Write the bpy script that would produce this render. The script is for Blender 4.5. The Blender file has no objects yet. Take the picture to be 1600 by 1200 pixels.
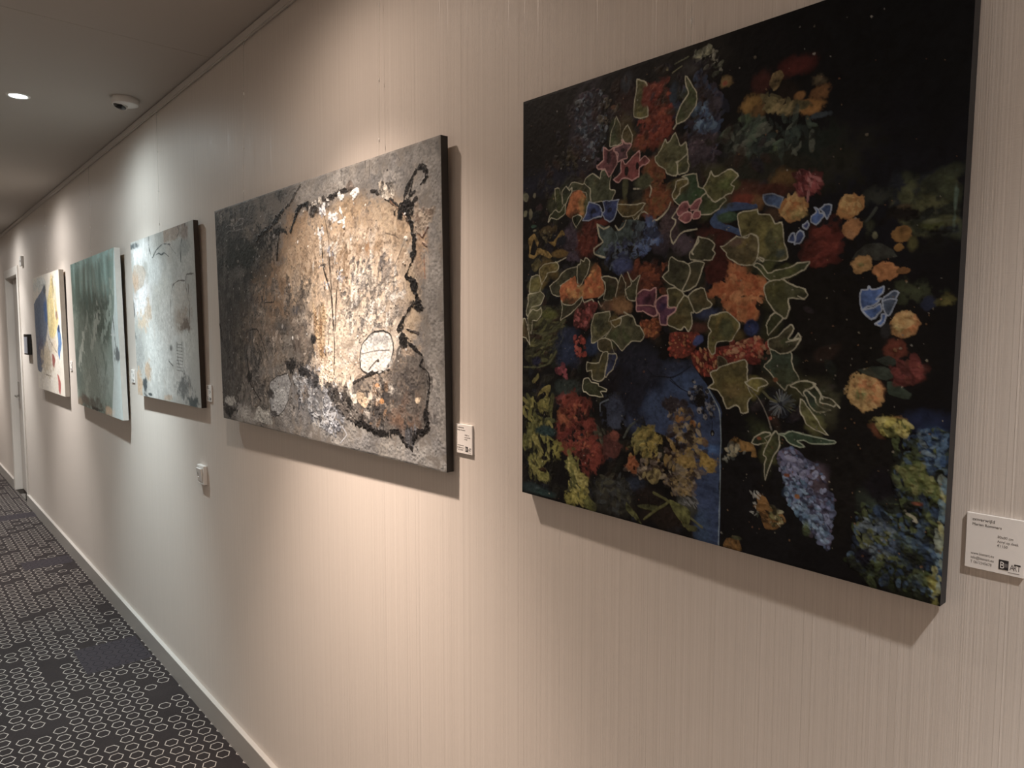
# A hotel corridor used as a small gallery: five canvases hang on the right-hand wall.
import bpy, bmesh, math, random
import numpy as np
from mathutils import Matrix, Vector

# ------------------------------------------------------------------ camera, world, exposure
scene = bpy.context.scene
COL = scene.collection
CEIL = 2.715          # ceiling height (m)
WIDTH = 1.95          # corridor width; the art wall is the plane y = 0, the room lies at y < 0
cam_data = bpy.data.cameras.new('camera')
cam_data.sensor_width = 36.0
cam_data.lens = 1115 / 1600 * 36.0
cam_data.clip_start = 0.02
cam = bpy.data.objects.new('camera', cam_data)
COL.objects.link(cam)
AX = (0.66073297, -0.05371813, 0.7486964)
AY = (0.75062104, 0.0472853, -0.65903881)
AZ = (0.0, 0.99743594, 0.07156491)
cam.matrix_world = Matrix((AX + (0.0,), AY + (-1.0,), AZ + (1.67,), (0, 0, 0, 1)))
scene.camera = cam

world = bpy.data.worlds.new('world')
scene.world = world
world.use_nodes = True
world.node_tree.nodes['Background'].inputs[0].default_value = (0.9, 0.85, 0.8, 1)
world.node_tree.nodes['Background'].inputs[1].default_value = 0.02

vs = scene.view_settings
vs.view_transform = 'Standard'
vs.look = 'None'
vs.exposure = 0.0
vs.gamma = 1.0
vs.use_curve_mapping = False

# ceiling downlights: one every 2.15 m, 0.5 m out from the art wall (x, watts, colour)
LIGHTS = [
    (2.58, 1.1, (1.0, 0.87, 0.78)),
    (0.43, 1.0, (1.0, 0.94, 0.89)),
    (-1.72, 1.2, (1.0, 0.80, 0.66)),
    (-3.87, 0.80, (0.86, 0.98, 1.0)),
    (-6.02, 0.90, (1.0, 0.95, 0.90)),
    (-8.17, 0.90, (1.0, 0.98, 0.94)),
    (-10.32, 0.90, (1.0, 0.92, 0.85)),
]
CORE_W, MID_W, SPILL_W = 320.0, 120.0, 17.0
# added unseen second row, bounces ambient fill off the opposite wall (x, watts)
FILL_ROW = [(2.58, 120.0), (0.43, 125.0), (-1.72, 80.0), (-3.87, 30.0), (-6.02, 20.0), (-8.17, 26.0), (-10.32, 26.0)]
LIGHT_Y = -0.50

# ------------------------------------------------------------------ helpers
def finish(o, label=None, cat=None, group=None, kind=None, parent=None):
    if label: o['label'] = label
    if cat: o['category'] = cat
    if group: o['group'] = group
    if kind: o['kind'] = kind
    if parent is not None: o.parent = parent
    return o

def obj(name, mesh, mat=None, parent=None, **kw):
    o = bpy.data.objects.new(name, mesh)
    COL.objects.link(o)
    if mat is not None:
        mesh.materials.clear(); mesh.materials.append(mat)
    return finish(o, parent=parent, **kw)

def empty(name, loc=(0, 0, 0), **kw):
    o = bpy.data.objects.new(name, None)
    o.empty_display_size = 0.05
    COL.objects.link(o)
    o.location = loc
    return finish(o, **kw)

def to_mesh(bm, name, smooth=False):
    me = bpy.data.meshes.new(name)
    bmesh.ops.recalc_face_normals(bm, faces=bm.faces)
    bm.to_mesh(me); bm.free()
    if smooth:
        me.polygons.foreach_set('use_smooth', [True] * len(me.polygons))
    return me

def add_box(bm, lo, hi, bevel=0.0, seg=2):
    vs_ = [bm.verts.new((x, y, z)) for x in (lo[0], hi[0]) for y in (lo[1], hi[1]) for z in (lo[2], hi[2])]
    fs = [(0, 1, 3, 2), (4, 6, 7, 5), (0, 4, 5, 1), (2, 3, 7, 6), (0, 2, 6, 4), (1, 5, 7, 3)]
    faces = [bm.faces.new([vs_[i] for i in f]) for f in fs]
    if bevel > 0:
        es = list({e for f in faces for e in f.edges})
        bmesh.ops.bevel(bm, geom=es, offset=bevel, segments=seg, affect='EDGES', profile=0.5)

def box(name, lo, hi, mat, parent=None, bevel=0.0, **kw):
    bm = bmesh.new(); add_box(bm, lo, hi, bevel)
    return obj(name, to_mesh(bm, name), mat, parent, **kw)

def boxes(name, lst, mat, parent=None, bevel=0.0, **kw):
    bm = bmesh.new()
    for lo, hi in lst: add_box(bm, lo, hi, bevel)
    return obj(name, to_mesh(bm, name), mat, parent, **kw)

def lathe(name, prof, mat, parent=None, n=40, axis='Z', loc=(0, 0, 0), **kw):
    """profile of (radius, height) turned about an axis"""
    bm = bmesh.new(); rings = []
    for r, h in prof:
        if r < 1e-6:
            rings.append([bm.verts.new((0, 0, h))])
        else:
            rings.append([bm.verts.new((r * math.cos(2 * math.pi * i / n), r * math.sin(2 * math.pi * i / n), h)) for i in range(n)])
    for a, b in zip(rings, rings[1:]):
        for i in range(n):
            j = (i + 1) % n
            if len(a) == 1 and len(b) == 1: continue
            if len(a) == 1: bm.faces.new((a[0], b[i], b[j]))
            elif len(b) == 1: bm.faces.new((a[i], a[j], b[0]))
            else: bm.faces.new((a[i], a[j], b[j], b[i]))
    if axis == 'Y':   # height runs out of the wall, towards -y
        bmesh.ops.rotate(bm, verts=bm.verts, cent=(0, 0, 0), matrix=Matrix.Rotation(math.radians(90), 3, 'X'))
    me = to_mesh(bm, name, smooth=True)
    o = obj(name, me, mat, parent, **kw)
    o.location = loc
    md = o.modifiers.new('edges', 'EDGE_SPLIT'); md.split_angle = math.radians(35)
    return o

def tube(name, pts, r, mat, parent=None, n=8, **kw):
    bm = bmesh.new(); rings = []
    pts = [Vector(p) for p in pts]
    for k, p in enumerate(pts):
        d = (pts[min(k + 1, len(pts) - 1)] - pts[max(k - 1, 0)]).normalized()
        u = d.orthogonal().normalized(); v = d.cross(u)
        rings.append([bm.verts.new(p + r * (math.cos(2 * math.pi * i / n) * u + math.sin(2 * math.pi * i / n) * v)) for i in range(n)])
    for a, b in zip(rings, rings[1:]):
        for i in range(n):
            bm.faces.new((a[i], a[(i + 1) % n], b[(i + 1) % n], b[i]))
    bm.faces.new(rings[0]); bm.faces.new(rings[-1])
    return obj(name, to_mesh(bm, name, True), mat, parent, **kw)

# ------------------------------------------------------------------ materials
class NT:
    """tiny node-graph builder"""
    def __init__(s, name):
        s.m = bpy.data.materials.new(name); s.m.use_nodes = True
        s.t = s.m.node_tree; s.b = s.t.nodes['Principled BSDF']
    def n(s, typ, **kw):
        nd = s.t.nodes.new(typ)
        for k, v in kw.items():
            if k.startswith('i_'): s.set(nd.inputs[k[2:].replace('_', ' ')], v)
            else: setattr(nd, k, v)
        return nd
    def set(s, sock, v):
        if hasattr(v, 'is_linked') or isinstance(v, bpy.types.NodeSocket): s.t.links.new(v, sock)
        else:
            if isinstance(v, (tuple, list)) and len(v) == 3 and sock.type == 'RGBA': v = tuple(v) + (1,)
            sock.default_value = v
    def math(s, op, a, b=0.0, c=None, clamp=False):
        nd = s.t.nodes.new('ShaderNodeMath'); nd.operation = op; nd.use_clamp = clamp
        s.set(nd.inputs[0], a); s.set(nd.inputs[1], b)
        if c is not None: s.set(nd.inputs[2], c)
        return nd.outputs[0]
    def ramp(s, x, lo, hi):   # smooth step
        nd = s.t.nodes.new('ShaderNodeMapRange'); nd.interpolation_type = 'SMOOTHSTEP'
        s.set(nd.inputs['Value'], x); nd.inputs['From Min'].default_value = lo; nd.inputs['From Max'].default_value = hi
        return nd.outputs[0]
    def mix(s, f, a, b):
        nd = s.t.nodes.new('ShaderNodeMix'); nd.data_type = 'RGBA'
        s.set(nd.inputs['Factor'], f); s.set(nd.inputs['A'], a); s.set(nd.inputs['B'], b)
        return nd.outputs['Result']
    def pos(s):
        g = s.n('ShaderNodeNewGeometry'); x = s.n('ShaderNodeSeparateXYZ'); s.t.links.new(g.outputs['Position'], x.inputs[0])
        return x.outputs, g.outputs['Position']
    def noise(s, scale, vec=None, w=None, detail=3.0, rough=0.55):
        nd = s.n('ShaderNodeTexNoise')
        nd.inputs['Scale'].default_value = scale; nd.inputs['Detail'].default_value = detail; nd.inputs['Roughness'].default_value = rough
        if w is not None:
            nd.noise_dimensions = '1D'; s.set(nd.inputs['W'], w)
        elif vec is not None: s.set(nd.inputs['Vector'], vec)
        return nd.outputs['Fac']
    def bump(s, h, strength=0.3, dist=0.002):
        nd = s.n('ShaderNodeBump'); nd.inputs['Strength'].default_value = strength; nd.inputs['Distance'].default_value = dist
        s.set(nd.inputs['Height'], h); s.t.links.new(nd.outputs[0], s.b.inputs['Normal'])
    def out(s, color=None, rough=None, **kw):
        if color is not None: s.set(s.b.inputs['Base Color'], color)
        if rough is not None: s.set(s.b.inputs['Roughness'], rough)
        for k, v in kw.items(): s.set(s.b.inputs[k.replace('_', ' ')], v)
        return s.m

def plain(name, color, rough=0.5, var=0.06, scale=40.0, bump=0.0, **kw):
    t = NT(name); _, p = t.pos()
    f = t.noise(scale, vec=p)
    c0 = tuple(c * (1 - var) for c in color); c1 = tuple(min(1, c * (1 + var)) for c in color)
    if bump: t.bump(f, bump, 0.001)
    return t.out(t.mix(f, c0, c1), rough, **kw)

def mat_wallpaper():
    t = NT('striped_wallpaper'); (x, y, z), p = t.pos()
    xy = t.math('ADD', x, y)
    fine = t.noise(430.0, w=xy, detail=2.0)
    mid = t.noise(90.0, w=xy, detail=3.0, rough=0.7)
    broad = t.noise(9.0, w=xy, detail=2.0)
    weave = t.noise(520.0, w=z, detail=1.0)
    s = t.math('ADD', t.math('MULTIPLY', fine, 0.6), t.math('MULTIPLY', mid, 0.4))
    c = t.mix(t.ramp(s, 0.3, 0.7), (0.56, 0.513, 0.468), (0.645, 0.597, 0.552))
    c = t.mix(t.math('MULTIPLY', broad, 0.25), c, (0.63, 0.575, 0.54))
    thread = t.ramp(t.noise(160.0, w=xy, detail=3.0, rough=0.75), 0.60, 0.68)      # raised satin threads
    h = t.math('ADD', t.math('ADD', s, t.math('MULTIPLY', weave, 0.10)), t.math('MULTIPLY', thread, 0.7))
    t.bump(h, 0.45, 0.0012)
    rough = t.math('SUBTRACT', t.math('ADD', t.math('MULTIPLY', fine, 0.25), 0.38), t.math('MULTIPLY', thread, 0.20))
    return t.out(c, rough, Specular_IOR_Level=t.math('ADD', 0.33, t.math('MULTIPLY', thread, 0.3)))

def mat_carpet():
    """dark carpet woven with columns of pale elongated hexagon outlines"""
    t = NT('hexagon_carpet'); (x, y, z), p = t.pos()
    PU, PQ = 0.0733, 0.0648
    q = t.math('DIVIDE', t.math('ADD', y, 0.062), PQ)
    col = t.math('ROUND', q)
    half = t.math('MULTIPLY', t.math('FLOORED_MODULO', col, 2.0), 0.5)
    r = t.math('ADD', t.math('DIVIDE', t.math('ADD', x, 3.904), PU), half)
    row = t.math('ROUND', r)
    lq = t.math('MULTIPLY', t.math('ABSOLUTE', t.math('SUBTRACT', q, col)), PQ)
    lu = t.math('MULTIPLY', t.math('ABSOLUTE', t.math('SUBTRACT', r, row)), PU)
    d = t.math('MAXIMUM', t.math('DIVIDE', lu, 0.0262), t.math('DIVIDE', t.math('ADD', lq, t.math('MULTIPLY', lu, 0.52)), 0.0272))
    ring = t.math('MULTIPLY', t.ramp(d, 0.85, 0.90), t.math('SUBTRACT', 1.0, t.ramp(d, 0.98, 1.04)))
    def white(a, b):
        cmb = t.n('ShaderNodeCombineXYZ'); t.set(cmb.inputs[0], a); t.set(cmb.inputs[1], b)
        wn = t.n('ShaderNodeTexWhiteNoise', noise_dimensions='2D'); t.set(wn.inputs['Vector'], cmb.outputs[0])
        return wn.outputs['Value']
    single = t.math('LESS_THAN', white(col, row), 0.13)
    cpl = t.math('LESS_THAN', white(t.math('ADD', t.math('FLOOR', t.math('DIVIDE', col, 2.0)), 31.0), row), 0.035)
    blk = t.math('LESS_THAN', white(t.math('ADD', t.math('FLOOR', t.math('DIVIDE', col, 5.0)), 7.0), t.math('FLOOR', t.math('DIVIDE', row, 6.0))), 0.012)
    def rect(x0, x1, y0, y1):   # cells left without pale yarn, by row/column span
        a = t.math('MULTIPLY', t.math('GREATER_THAN', x, x0), t.math('LESS_THAN', x, x1))
        b = t.math('MULTIPLY', t.math('GREATER_THAN', y, y0), t.math('LESS_THAN', y, y1))
        return t.math('MULTIPLY', a, b)
    blk = t.math('MAXIMUM', blk, t.math('MAXIMUM', rect(-4.26, -3.915, -0.325, -0.03), rect(-6.17, -5.96, -0.325, -0.03)))
    blk = t.math('MAXIMUM', blk, rect(-7.9, -7.68, -0.6, 0.0))
    gone = t.math('MAXIMUM', t.math('MAXIMUM', single, cpl), blk)
    pale = t.math('MULTIPLY', ring, t.math('SUBTRACT', 1.0, gone))
    dark = t.math('MULTIPLY', ring, blk)
    pile = t.noise(900.0, vec=p, detail=2.0)
    patch = t.noise(5.0, vec=p, detail=4.0)
    base = t.mix(patch, (0.016, 0.0125, 0.0125), (0.031, 0.0255, 0.0258))
    base = t.mix(t.math('MULTIPLY', blk, 0.5), base, (0.046, 0.040, 0.050))
    base = t.mix(t.math('MULTIPLY', pile, 0.45), base, (0.008, 0.007, 0.007))
    c = t.mix(dark, base, (0.009, 0.008, 0.010))
    c = t.mix(t.math('MULTIPLY', pale, t.math('ADD', 0.62, t.math('MULTIPLY', pile, 0.5)), clamp=True), c, (0.38, 0.345, 0.315))
    t.bump(t.math('ADD', pile, t.math('MULTIPLY', ring, 0.5)), 0.6, 0.003)
    return t.out(c, 0.92, Specular_IOR_Level=0.15)

M = {}
M['wall'] = mat_wallpaper()
M['carpet'] = mat_carpet()
M['ceiling'] = plain('ceiling_paint', (0.46, 0.425, 0.39), 0.75, 0.02, 3.0)
M['white_paint'] = plain('white_satin_paint', (0.70, 0.67, 0.63), 0.35, 0.02, 8.0)
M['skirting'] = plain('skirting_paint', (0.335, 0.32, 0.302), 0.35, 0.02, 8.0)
M['rail'] = plain('rail_aluminium', (0.50, 0.47, 0.44), 0.45, 0.03, 20.0)
M['door'] = plain('door_laminate', (0.50, 0.47, 0.44), 0.4, 0.04, 6.0)
M['dark_gap'] = plain('gap_shade_black', (0.012, 0.011, 0.011), 0.7)  # black that stands for shade in the door gap
M['steel'] = plain('brushed_steel', (0.55, 0.54, 0.53), 0.3, 0.05, 80.0, Metallic=1.0)
M['white_plastic'] = plain('white_plastic', (0.72, 0.71, 0.69), 0.3, 0.02, 20.0)
M['grey_plastic'] = plain('grey_plastic', (0.30, 0.29, 0.28), 0.4, 0.02, 20.0)
M['black_gloss'] = plain('black_gloss_plastic', (0.006, 0.006, 0.007), 0.15, 0.05)
M['card'] = plain('label_card', (0.80, 0.78, 0.76), 0.5, 0.01, 60.0)
M['ink'] = plain('black_ink', (0.02, 0.018, 0.02), 0.6)
M['grey_ink'] = plain('grey_ink', (0.15, 0.14, 0.14), 0.6)
M['wood'] = plain('stretcher_pine', (0.42, 0.30, 0.18), 0.6, 0.15, 30.0)

def emit(name, color, strength):
    t = NT(name)
    t.set(t.b.inputs['Base Color'], (0.8, 0.8, 0.8)); t.set(t.b.inputs['Emission Color'], color)
    t.b.inputs['Emission Strength'].default_value = strength
    return t.m

def mat_cord():
    t = NT('clear_nylon_cord'); _, p = t.pos()
    f = t.noise(30.0, vec=p)
    return t.out(t.mix(f, (0.70, 0.66, 0.61), (0.80, 0.76, 0.71)), 0.15, Alpha=0.3)
M['cord'] = mat_cord()

# ------------------------------------------------------------------ the corridor shell
XN, XF = 4.2, -13.5
DX0, DX1, DH = -9.16, -8.29, 2.25     # door opening
box('floor', (XF, -WIDTH, -0.12), (XN, 0.0, 0.0), M['carpet'], kind='structure')
ceil = box('ceiling', (XF, -WIDTH, CEIL + 0.012), (XN, 0.0, CEIL + 0.15), M['ceiling'], kind='structure')
for x0, x1 in ((XF, -2.861), (-2.859, XN)):
    box('ceiling_panel', (x0, -WIDTH, CEIL), (x1, 0.0, CEIL + 0.012), M['ceiling'], ceil, bevel=0.0006)
boxes('wall_right', [((DX1, 0.0, -0.12), (XN, 0.2, CEIL + 0.15)),
                     ((XF, 0.0, -0.12), (DX0, 0.2, CEIL + 0.15)),
                     ((DX0, 0.0, DH), (DX1, 0.2, CEIL + 0.15))], M['wall'], kind='structure')
box('wall_left', (XF, -WIDTH - 0.15, -0.12), (XN, -WIDTH, CEIL + 0.15), M['wall'], kind='structure')
box('wall_end', (XF - 0.15, -WIDTH - 0.15, -0.12), (XF, 0.2, CEIL + 0.15), M['wall'], kind='structure')
box('wall_back', (XN, -WIDTH - 0.15, -0.12), (XN + 0.15, 0.2, CEIL + 0.15), M['wall'], kind='structure')

def skirting(name, x0, x1, y0, y1, sgn):
    # flat board with a small rounded top edge
    bm = bmesh.new()
    prof = [(0, 0), (0.018, 0), (0.018, 0.0970), (0.017, 0.0990), (0.0155, 0.0995), (0, 0.0995)]
    for x in (x0, x1):
        for d, h in prof: bm.verts.new((x, y0 - sgn * d, h))
    bm.verts.ensure_lookup_table(); k = len(prof)
    for i in range(k):
        j = (i + 1) % k
        bm.faces.new((bm.verts[i], bm.verts[j], bm.verts[k + j], bm.verts[k + i]))
    bm.faces.new(bm.verts[:k]); bm.faces.new(bm.verts[k:])
    return obj(name, to_mesh(bm, name), M['skirting'], kind='structure')
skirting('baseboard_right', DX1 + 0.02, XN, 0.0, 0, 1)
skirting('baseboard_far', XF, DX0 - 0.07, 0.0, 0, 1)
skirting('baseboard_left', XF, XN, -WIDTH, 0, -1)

# picture-hanging rail along the top of the art wall: a flat face with a lip
rb = bmesh.new()
add_box(rb, (XF, -0.014, CEIL - 0.029), (XN, 0.0, CEIL - 0.005), 0.0008)
add_box(rb, (XF, -0.010, CEIL - 0.0335), (XN, -0.006, CEIL - 0.029))
obj('trim_1', to_mesh(rb, 'trim_1'), M['rail'], kind='structure')

# hotel-room door set into the wall
door = empty('door_1', ((DX0 + DX1) / 2, 0, 0), kind='structure')
def dpart(name, lo, hi, mat, parent=door, bevel=0.0):
    o = box(name, lo, hi, mat, parent, bevel)
    if parent is door: o.matrix_parent_inverse = Matrix.Translation(-door.location)
    return o
leaf = dpart('door_leaf', (DX0 + 0.045, 0.052, 0.012), (DX1 - 0.02, 0.095, DH - 0.03), M['door'], bevel=0.001)
dpart('door_frame_header', (DX0 - 0.06, -0.012, DH - 0.02), (DX1 + 0.05, 0.0, DH + 0.06), M['white_paint'], bevel=0.001)
dpart('door_frame_jamb', (DX0 - 0.06, -0.012, 0), (DX0 + 0.02, 0.0, DH - 0.02), M['white_paint'], bevel=0.001)
dpart('door_frame_jamb', (DX1 - 0.02, -0.012, 0), (DX1 + 0.05, 0.0, DH - 0.02), M['white_paint'], bevel=0.001)
dpart('door_reveal', (DX0, 0.0, 0), (DX0 + 0.02, 0.2, DH), M['white_paint'])
dpart('door_reveal', (DX1 - 0.012, 0.0, 0), (DX1, 0.2, DH), M['white_paint'])
dpart('door_reveal_header', (DX0 + 0.02, 0.0, DH - 0.02), (DX1 - 0.012, 0.2, DH), M['white_paint'])
dpart('door_gap_shade', (DX0 + 0.02, 0.097, 0.0), (DX1 - 0.012, 0.12, DH - 0.02), M['dark_gap'])  # black sheet behind the leaf, painted shade for the gap around it
dpart('door_handle', (DX0 + 0.10, 0.012, 1.0), (DX0 + 0.24, 0.024, 1.02), M['steel'], bevel=0.003)
dpart('handle_rose', (DX0 + 0.085, 0.044, 0.96), (DX0 + 0.135, 0.0525, 1.16), M['steel'], bevel=0.002)
dpart('handle_neck', (DX0 + 0.10, 0.02, 1.0), (DX0 + 0.12, 0.046, 1.02), M['steel'])
# ------------------------------------------------------------------ downlights in the ceiling
LABELS = {2.58: 'recessed ceiling downlight behind the viewer', 0.43: 'recessed ceiling downlight right of the dark flower painting',
          -1.72: 'recessed warm ceiling downlight above the grey abstract painting',
          -3.87: 'glowing round white ceiling downlight left of the ceiling camera',
          -6.02: 'recessed ceiling downlight beyond the ceiling camera', -8.17: 'recessed ceiling downlight in front of the room door',
          -10.32: 'farthest recessed ceiling downlight beyond the door'}
def downlight(x, y, colr, label, group, lobes):
    e = empty('ceiling_downlight', (x, y, CEIL), label=label, cat='downlight', group=group)
    lathe('trim_ring', [(0.034, 0.0), (0.034, -0.0015), (0.037, -0.004), (0.044, -0.003), (0.047, 0.0)], M['white_plastic'], e)
    lathe('lens', [(0.0, -0.0012), (0.034, -0.0012), (0.034, 0.0)], emit('downlight_glow', colr, 14.0), e, n=32)
    for watts, cone in lobes:     # narrow beam and wide spill of the same lamp
        ld = bpy.data.lights.new('downlight_lamp', 'SPOT')
        ld.energy = watts; ld.color = colr; ld.spot_size = math.radians(cone); ld.spot_blend = 1.0; ld.shadow_soft_size = 0.03
        lo = bpy.data.objects.new('downlight_lamp', ld); COL.objects.link(lo)
        lo.parent = e; lo.location = (0, 0, -0.02)
for lx, k, colr in LIGHTS:
    downlight(lx, LIGHT_Y, colr, LABELS[lx], 'downlights along the art wall', [(CORE_W * k, 62), (MID_W * k, 96), (SPILL_W * (k if lx > -3 else 2.6 * k), 177)])
ACROSS = {2.58: 'behind the viewer', 0.43: 'beside the viewer', -1.72: 'across from the wide grey abstract painting', -3.87: 'across from the ceiling camera',
          -6.02: 'across from the blue and yellow canvas', -8.17: 'across from the room door', -10.32: 'at the far end of the corridor'}
for lx, watts in FILL_ROW:  # lamps added out of view for ambient fill
    downlight(lx, -WIDTH + 0.38, (1.0, 0.82, 0.67), 'added fill downlight by the opposite wall, ' + ACROSS[lx], 'added fill downlights along the opposite wall', [(watts, 110)])
# ------------------------------------------------------------------ brush engine: paints colours and relief on a canvas grid
def _s2l(c):
    c = np.asarray(c, float) / 255.0
    return np.where(c <= 0.04045, c / 12.92, ((c + 0.055) / 1.055) ** 2.4)

def _up(a, H, W):
    """smooth bilinear upsampling of a coarse random grid"""
    h, w = a.shape
    y = np.linspace(0, h - 1.001, H); x = np.linspace(0, w - 1.001, W)
    y0 = y.astype(int); x0 = x.astype(int)
    fy = (y - y0)[:, None]; fx = (x - x0)[None]
    fy = fy * fy * (3 - 2 * fy); fx = fx * fx * (3 - 2 * fx)
    r0 = a[y0][:, x0] * (1 - fx) + a[y0][:, x0 + 1] * fx
    r1 = a[y0 + 1][:, x0] * (1 - fx) + a[y0 + 1][:, x0 + 1] * fx
    return r0 * (1 - fy) + r1 * fy

class Canvas:
    def __init__(s, w, h, W, seed, base, grain=1.0):
        s.w, s.h = w, h                      # metres
        s.W = W; s.H = int(round(W * h / w)) if w <= h * 1.2 else int(round(W * h / w * 1.35))
        s.rng = np.random.RandomState(seed)
        s.X, s.Y = np.meshgrid((np.arange(s.W) + .5) / s.W * 1000, (np.arange(s.H) + .5) / s.H * 1000)   # permille of the canvas
        s.asp = w / h                        # x-distances are scaled by this so that marks keep their shape
        s.c = np.empty((s.H, s.W, 3)); s.c[:] = _s2l(base)
        s.z = np.zeros((s.H, s.W))
        s.n1 = s.fbm(24); s.n2 = s.fbm(60); s.n3 = s.fbm(140); s.n2 *= grain; s.n3 *= grain
    def fbm(s, f, oct=4, stretch=1.0):
        o = np.zeros((s.H, s.W)); a = 1.0; t = 0
        for k in range(oct):
            gy = max(3, int(f * 2 ** k / stretch)); gx = max(3, int(f * 2 ** k * s.asp))
            if gx > 2 * s.W: break
            o += a * _up(s.rng.rand(gy + 1, gx + 1), s.H, s.W); t += a; a *= 0.55
        o /= t
        return (o - o.mean()) / o.std()
    def win(s, x0, y0, x1, y1, pad=0):
        i0 = max(0, int((x0 - pad) / 1000 * s.W) - 1); i1 = min(s.W, int((x1 + pad) / 1000 * s.W) + 2)
        j0 = max(0, int((y0 - pad) / 1000 * s.H) - 1); j1 = min(s.H, int((y1 + pad) / 1000 * s.H) + 2)
        return (slice(j0, j1), slice(i0, i1)) if i1 > i0 and j1 > j0 else None
    def put(s, sl, m, col, var=0.0, z=0.0):
        c = _s2l(col)
        if var:
            f = np.clip(1 + var * (0.6 * s.n2[sl] + 0.5 * s.n3[sl]), 0.15, 2.6)[..., None]
            c = c * f
        m3 = m[..., None]
        s.c[sl] = s.c[sl] * (1 - m3) + c * m3
        if z: s.z[sl] = np.maximum(s.z[sl], s.z[sl] * (1 - m) + m * z * (1 + 0.4 * s.n3[sl]))
    def blob(s, x, y, rx, ry, ang, col, soft=0.5, rag=0.35, a=1.0, var=0.25, z=0.0):
        R = max(rx, ry) * (1.6 + rag)
        sl = s.win(x - R, y - R * s.asp, x + R, y + R * s.asp)
        if sl is None: return
        ca, sa = math.cos(math.radians(ang)), math.sin(math.radians(ang))
        dx = (s.X[sl] - x); dy = (s.Y[sl] - y) / s.asp
        u = (dx * ca + dy * sa) / rx; v = (-dx * sa + dy * ca) / ry
        r = np.sqrt(u * u + v * v) + rag * (0.35 * s.n1[sl] + 0.3 * s.n2[sl] + 0.2 * s.n3[sl])
        m = np.clip((1 + soft * 0.5 - r) / max(soft, 0.03), 0, 1); m = m * m * (3 - 2 * m) * a
        s.put(sl, m, col, var, z)
    @staticmethod
    def smooth(P, closed):
        P = np.asarray(P, float); n = len(P); o = []
        for i in range(n if closed else n - 1):
            if closed: a, b, c, d = P[i - 1], P[i], P[(i + 1) % n], P[(i + 2) % n]
            else: a, b, c, d = P[max(i - 1, 0)], P[i], P[i + 1], P[min(i + 2, n - 1)]
            for t in (0, .25, .5, .75):      # Catmull-Rom, kept close to the drawn corners
                cr = 0.5 * (2 * b + (c - a) * t + (2 * a - 5 * b + 4 * c - d) * t * t + (3 * b - a - 3 * c + d) * t ** 3)
                o.append(0.5 * cr + 0.5 * (b + (c - b) * t))
        if not closed: o.append(P[-1])
        return np.array(o)
    def poly(s, P, col=None, a=0.95, var=0.25, edge=None, ew=3.4, z=0.25, ea=0.9, hard=False):
        P = np.asarray(P, float)
        if not hard:
            P = s.smooth(P, True)          # then let the hand waver a little
            i = np.clip((P[:, 0] / 1000 * s.W).astype(int), 0, s.W - 1); j = np.clip((P[:, 1] / 1000 * s.H).astype(int), 0, s.H - 1)
            P = P + 1.7 * np.stack([s.n1[j, i], s.n1[j, s.W - 1 - i]], -1) + 0.7 * np.stack([s.n2[j, i], s.n2[j, s.W - 1 - i]], -1)
        sl = s.win(P[:, 0].min(), P[:, 1].min(), P[:, 0].max(), P[:, 1].max(), 4)
        if sl is None: return
        if col is not None:
            X, Y = s.X[sl], s.Y[sl]; m = np.zeros(X.shape)
            px, py = 1000 / s.W, 1000 / s.H
            for ox, oy in ((-.25, -.25), (.25, -.25), (-.25, .25), (.25, .25)):
                xx = X + ox * px; yy = Y + oy * py; ins = np.zeros(X.shape, bool)
                for (x0, y0), (x1, y1) in zip(P, np.roll(P, -1, 0)):
                    if y0 == y1: continue
                    ins ^= ((y0 > yy) != (y1 > yy)) & (xx < (x1 - x0) * (yy - y0) / (y1 - y0) + x0)
                m += ins * .25
            s.put(sl, m * a, col, var, z)
        if edge is not None:
            s.stroke(np.vstack([P, P[:1]]), edge, ew, ea, smooth=False)
    def stroke(s, P, col, w=3.4, a=0.9, smooth=True, rag=0.25, var=0.12, z=0.35, taper=False):
        P = np.asarray(P, float)
        if smooth and len(P) > 2: P = s.smooth(P, False)
        n = len(P) - 1
        for k in range(n):
            (x0, y0), (x1, y1) = P[k], P[k + 1]
            ww = w * (1 - 0.75 * k / max(n, 1)) if taper else w
            sl = s.win(min(x0, x1), min(y0, y1), max(x0, x1), max(y0, y1), ww + 3)
            if sl is None: continue
            X, Y = s.X[sl], s.Y[sl] / s.asp
            ax, ay = x0, y0 / s.asp; bx, by = x1 - x0, (y1 - y0) / s.asp
            L = bx * bx + by * by + 1e-9
            t = np.clip(((X - ax) * bx + (Y - ay) * by) / L, 0, 1)
            d = np.hypot(X - ax - t * bx, Y - ay - t * by)
            hw = ww * .5 * (1 + rag * 0.5 * s.n1[sl] + rag * .3 * s.n2[sl])
            m = np.clip((hw - d) / 1.1 + .5, 0, 1) * a
            s.put(sl, m, col, var, z)
    def dabs(s, P, n, cols, size=8, asp=2.0, ang=0, jit=180, a=0.85, var=0.2, z=0.5, soft=0.25, rag=0.3):
        """n small brush marks inside polygon P"""
        P = np.asarray(P, float); x0, y0 = P.min(0); x1, y1 = P.max(0); k = 0; tries = 0
        while k < n and tries < n * 20:
            tries += 1
            x = s.rng.uniform(x0, x1); y = s.rng.uniform(y0, y1); ins = False
            for (ax, ay), (bx, by) in zip(P, np.roll(P, -1, 0)):
                if (ay > y) != (by > y) and x < (bx - ax) * (y - ay) / (by - ay) + ax: ins = not ins
            if not ins: continue
            k += 1
            sz = size * math.exp(s.rng.normal(0, .35))
            s.blob(x, y, sz * asp ** .5, sz / asp ** .5, ang + s.rng.uniform(-jit, jit), cols[s.rng.randint(len(cols))], soft, rag, a * s.rng.uniform(.6, 1), var, z)
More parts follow.
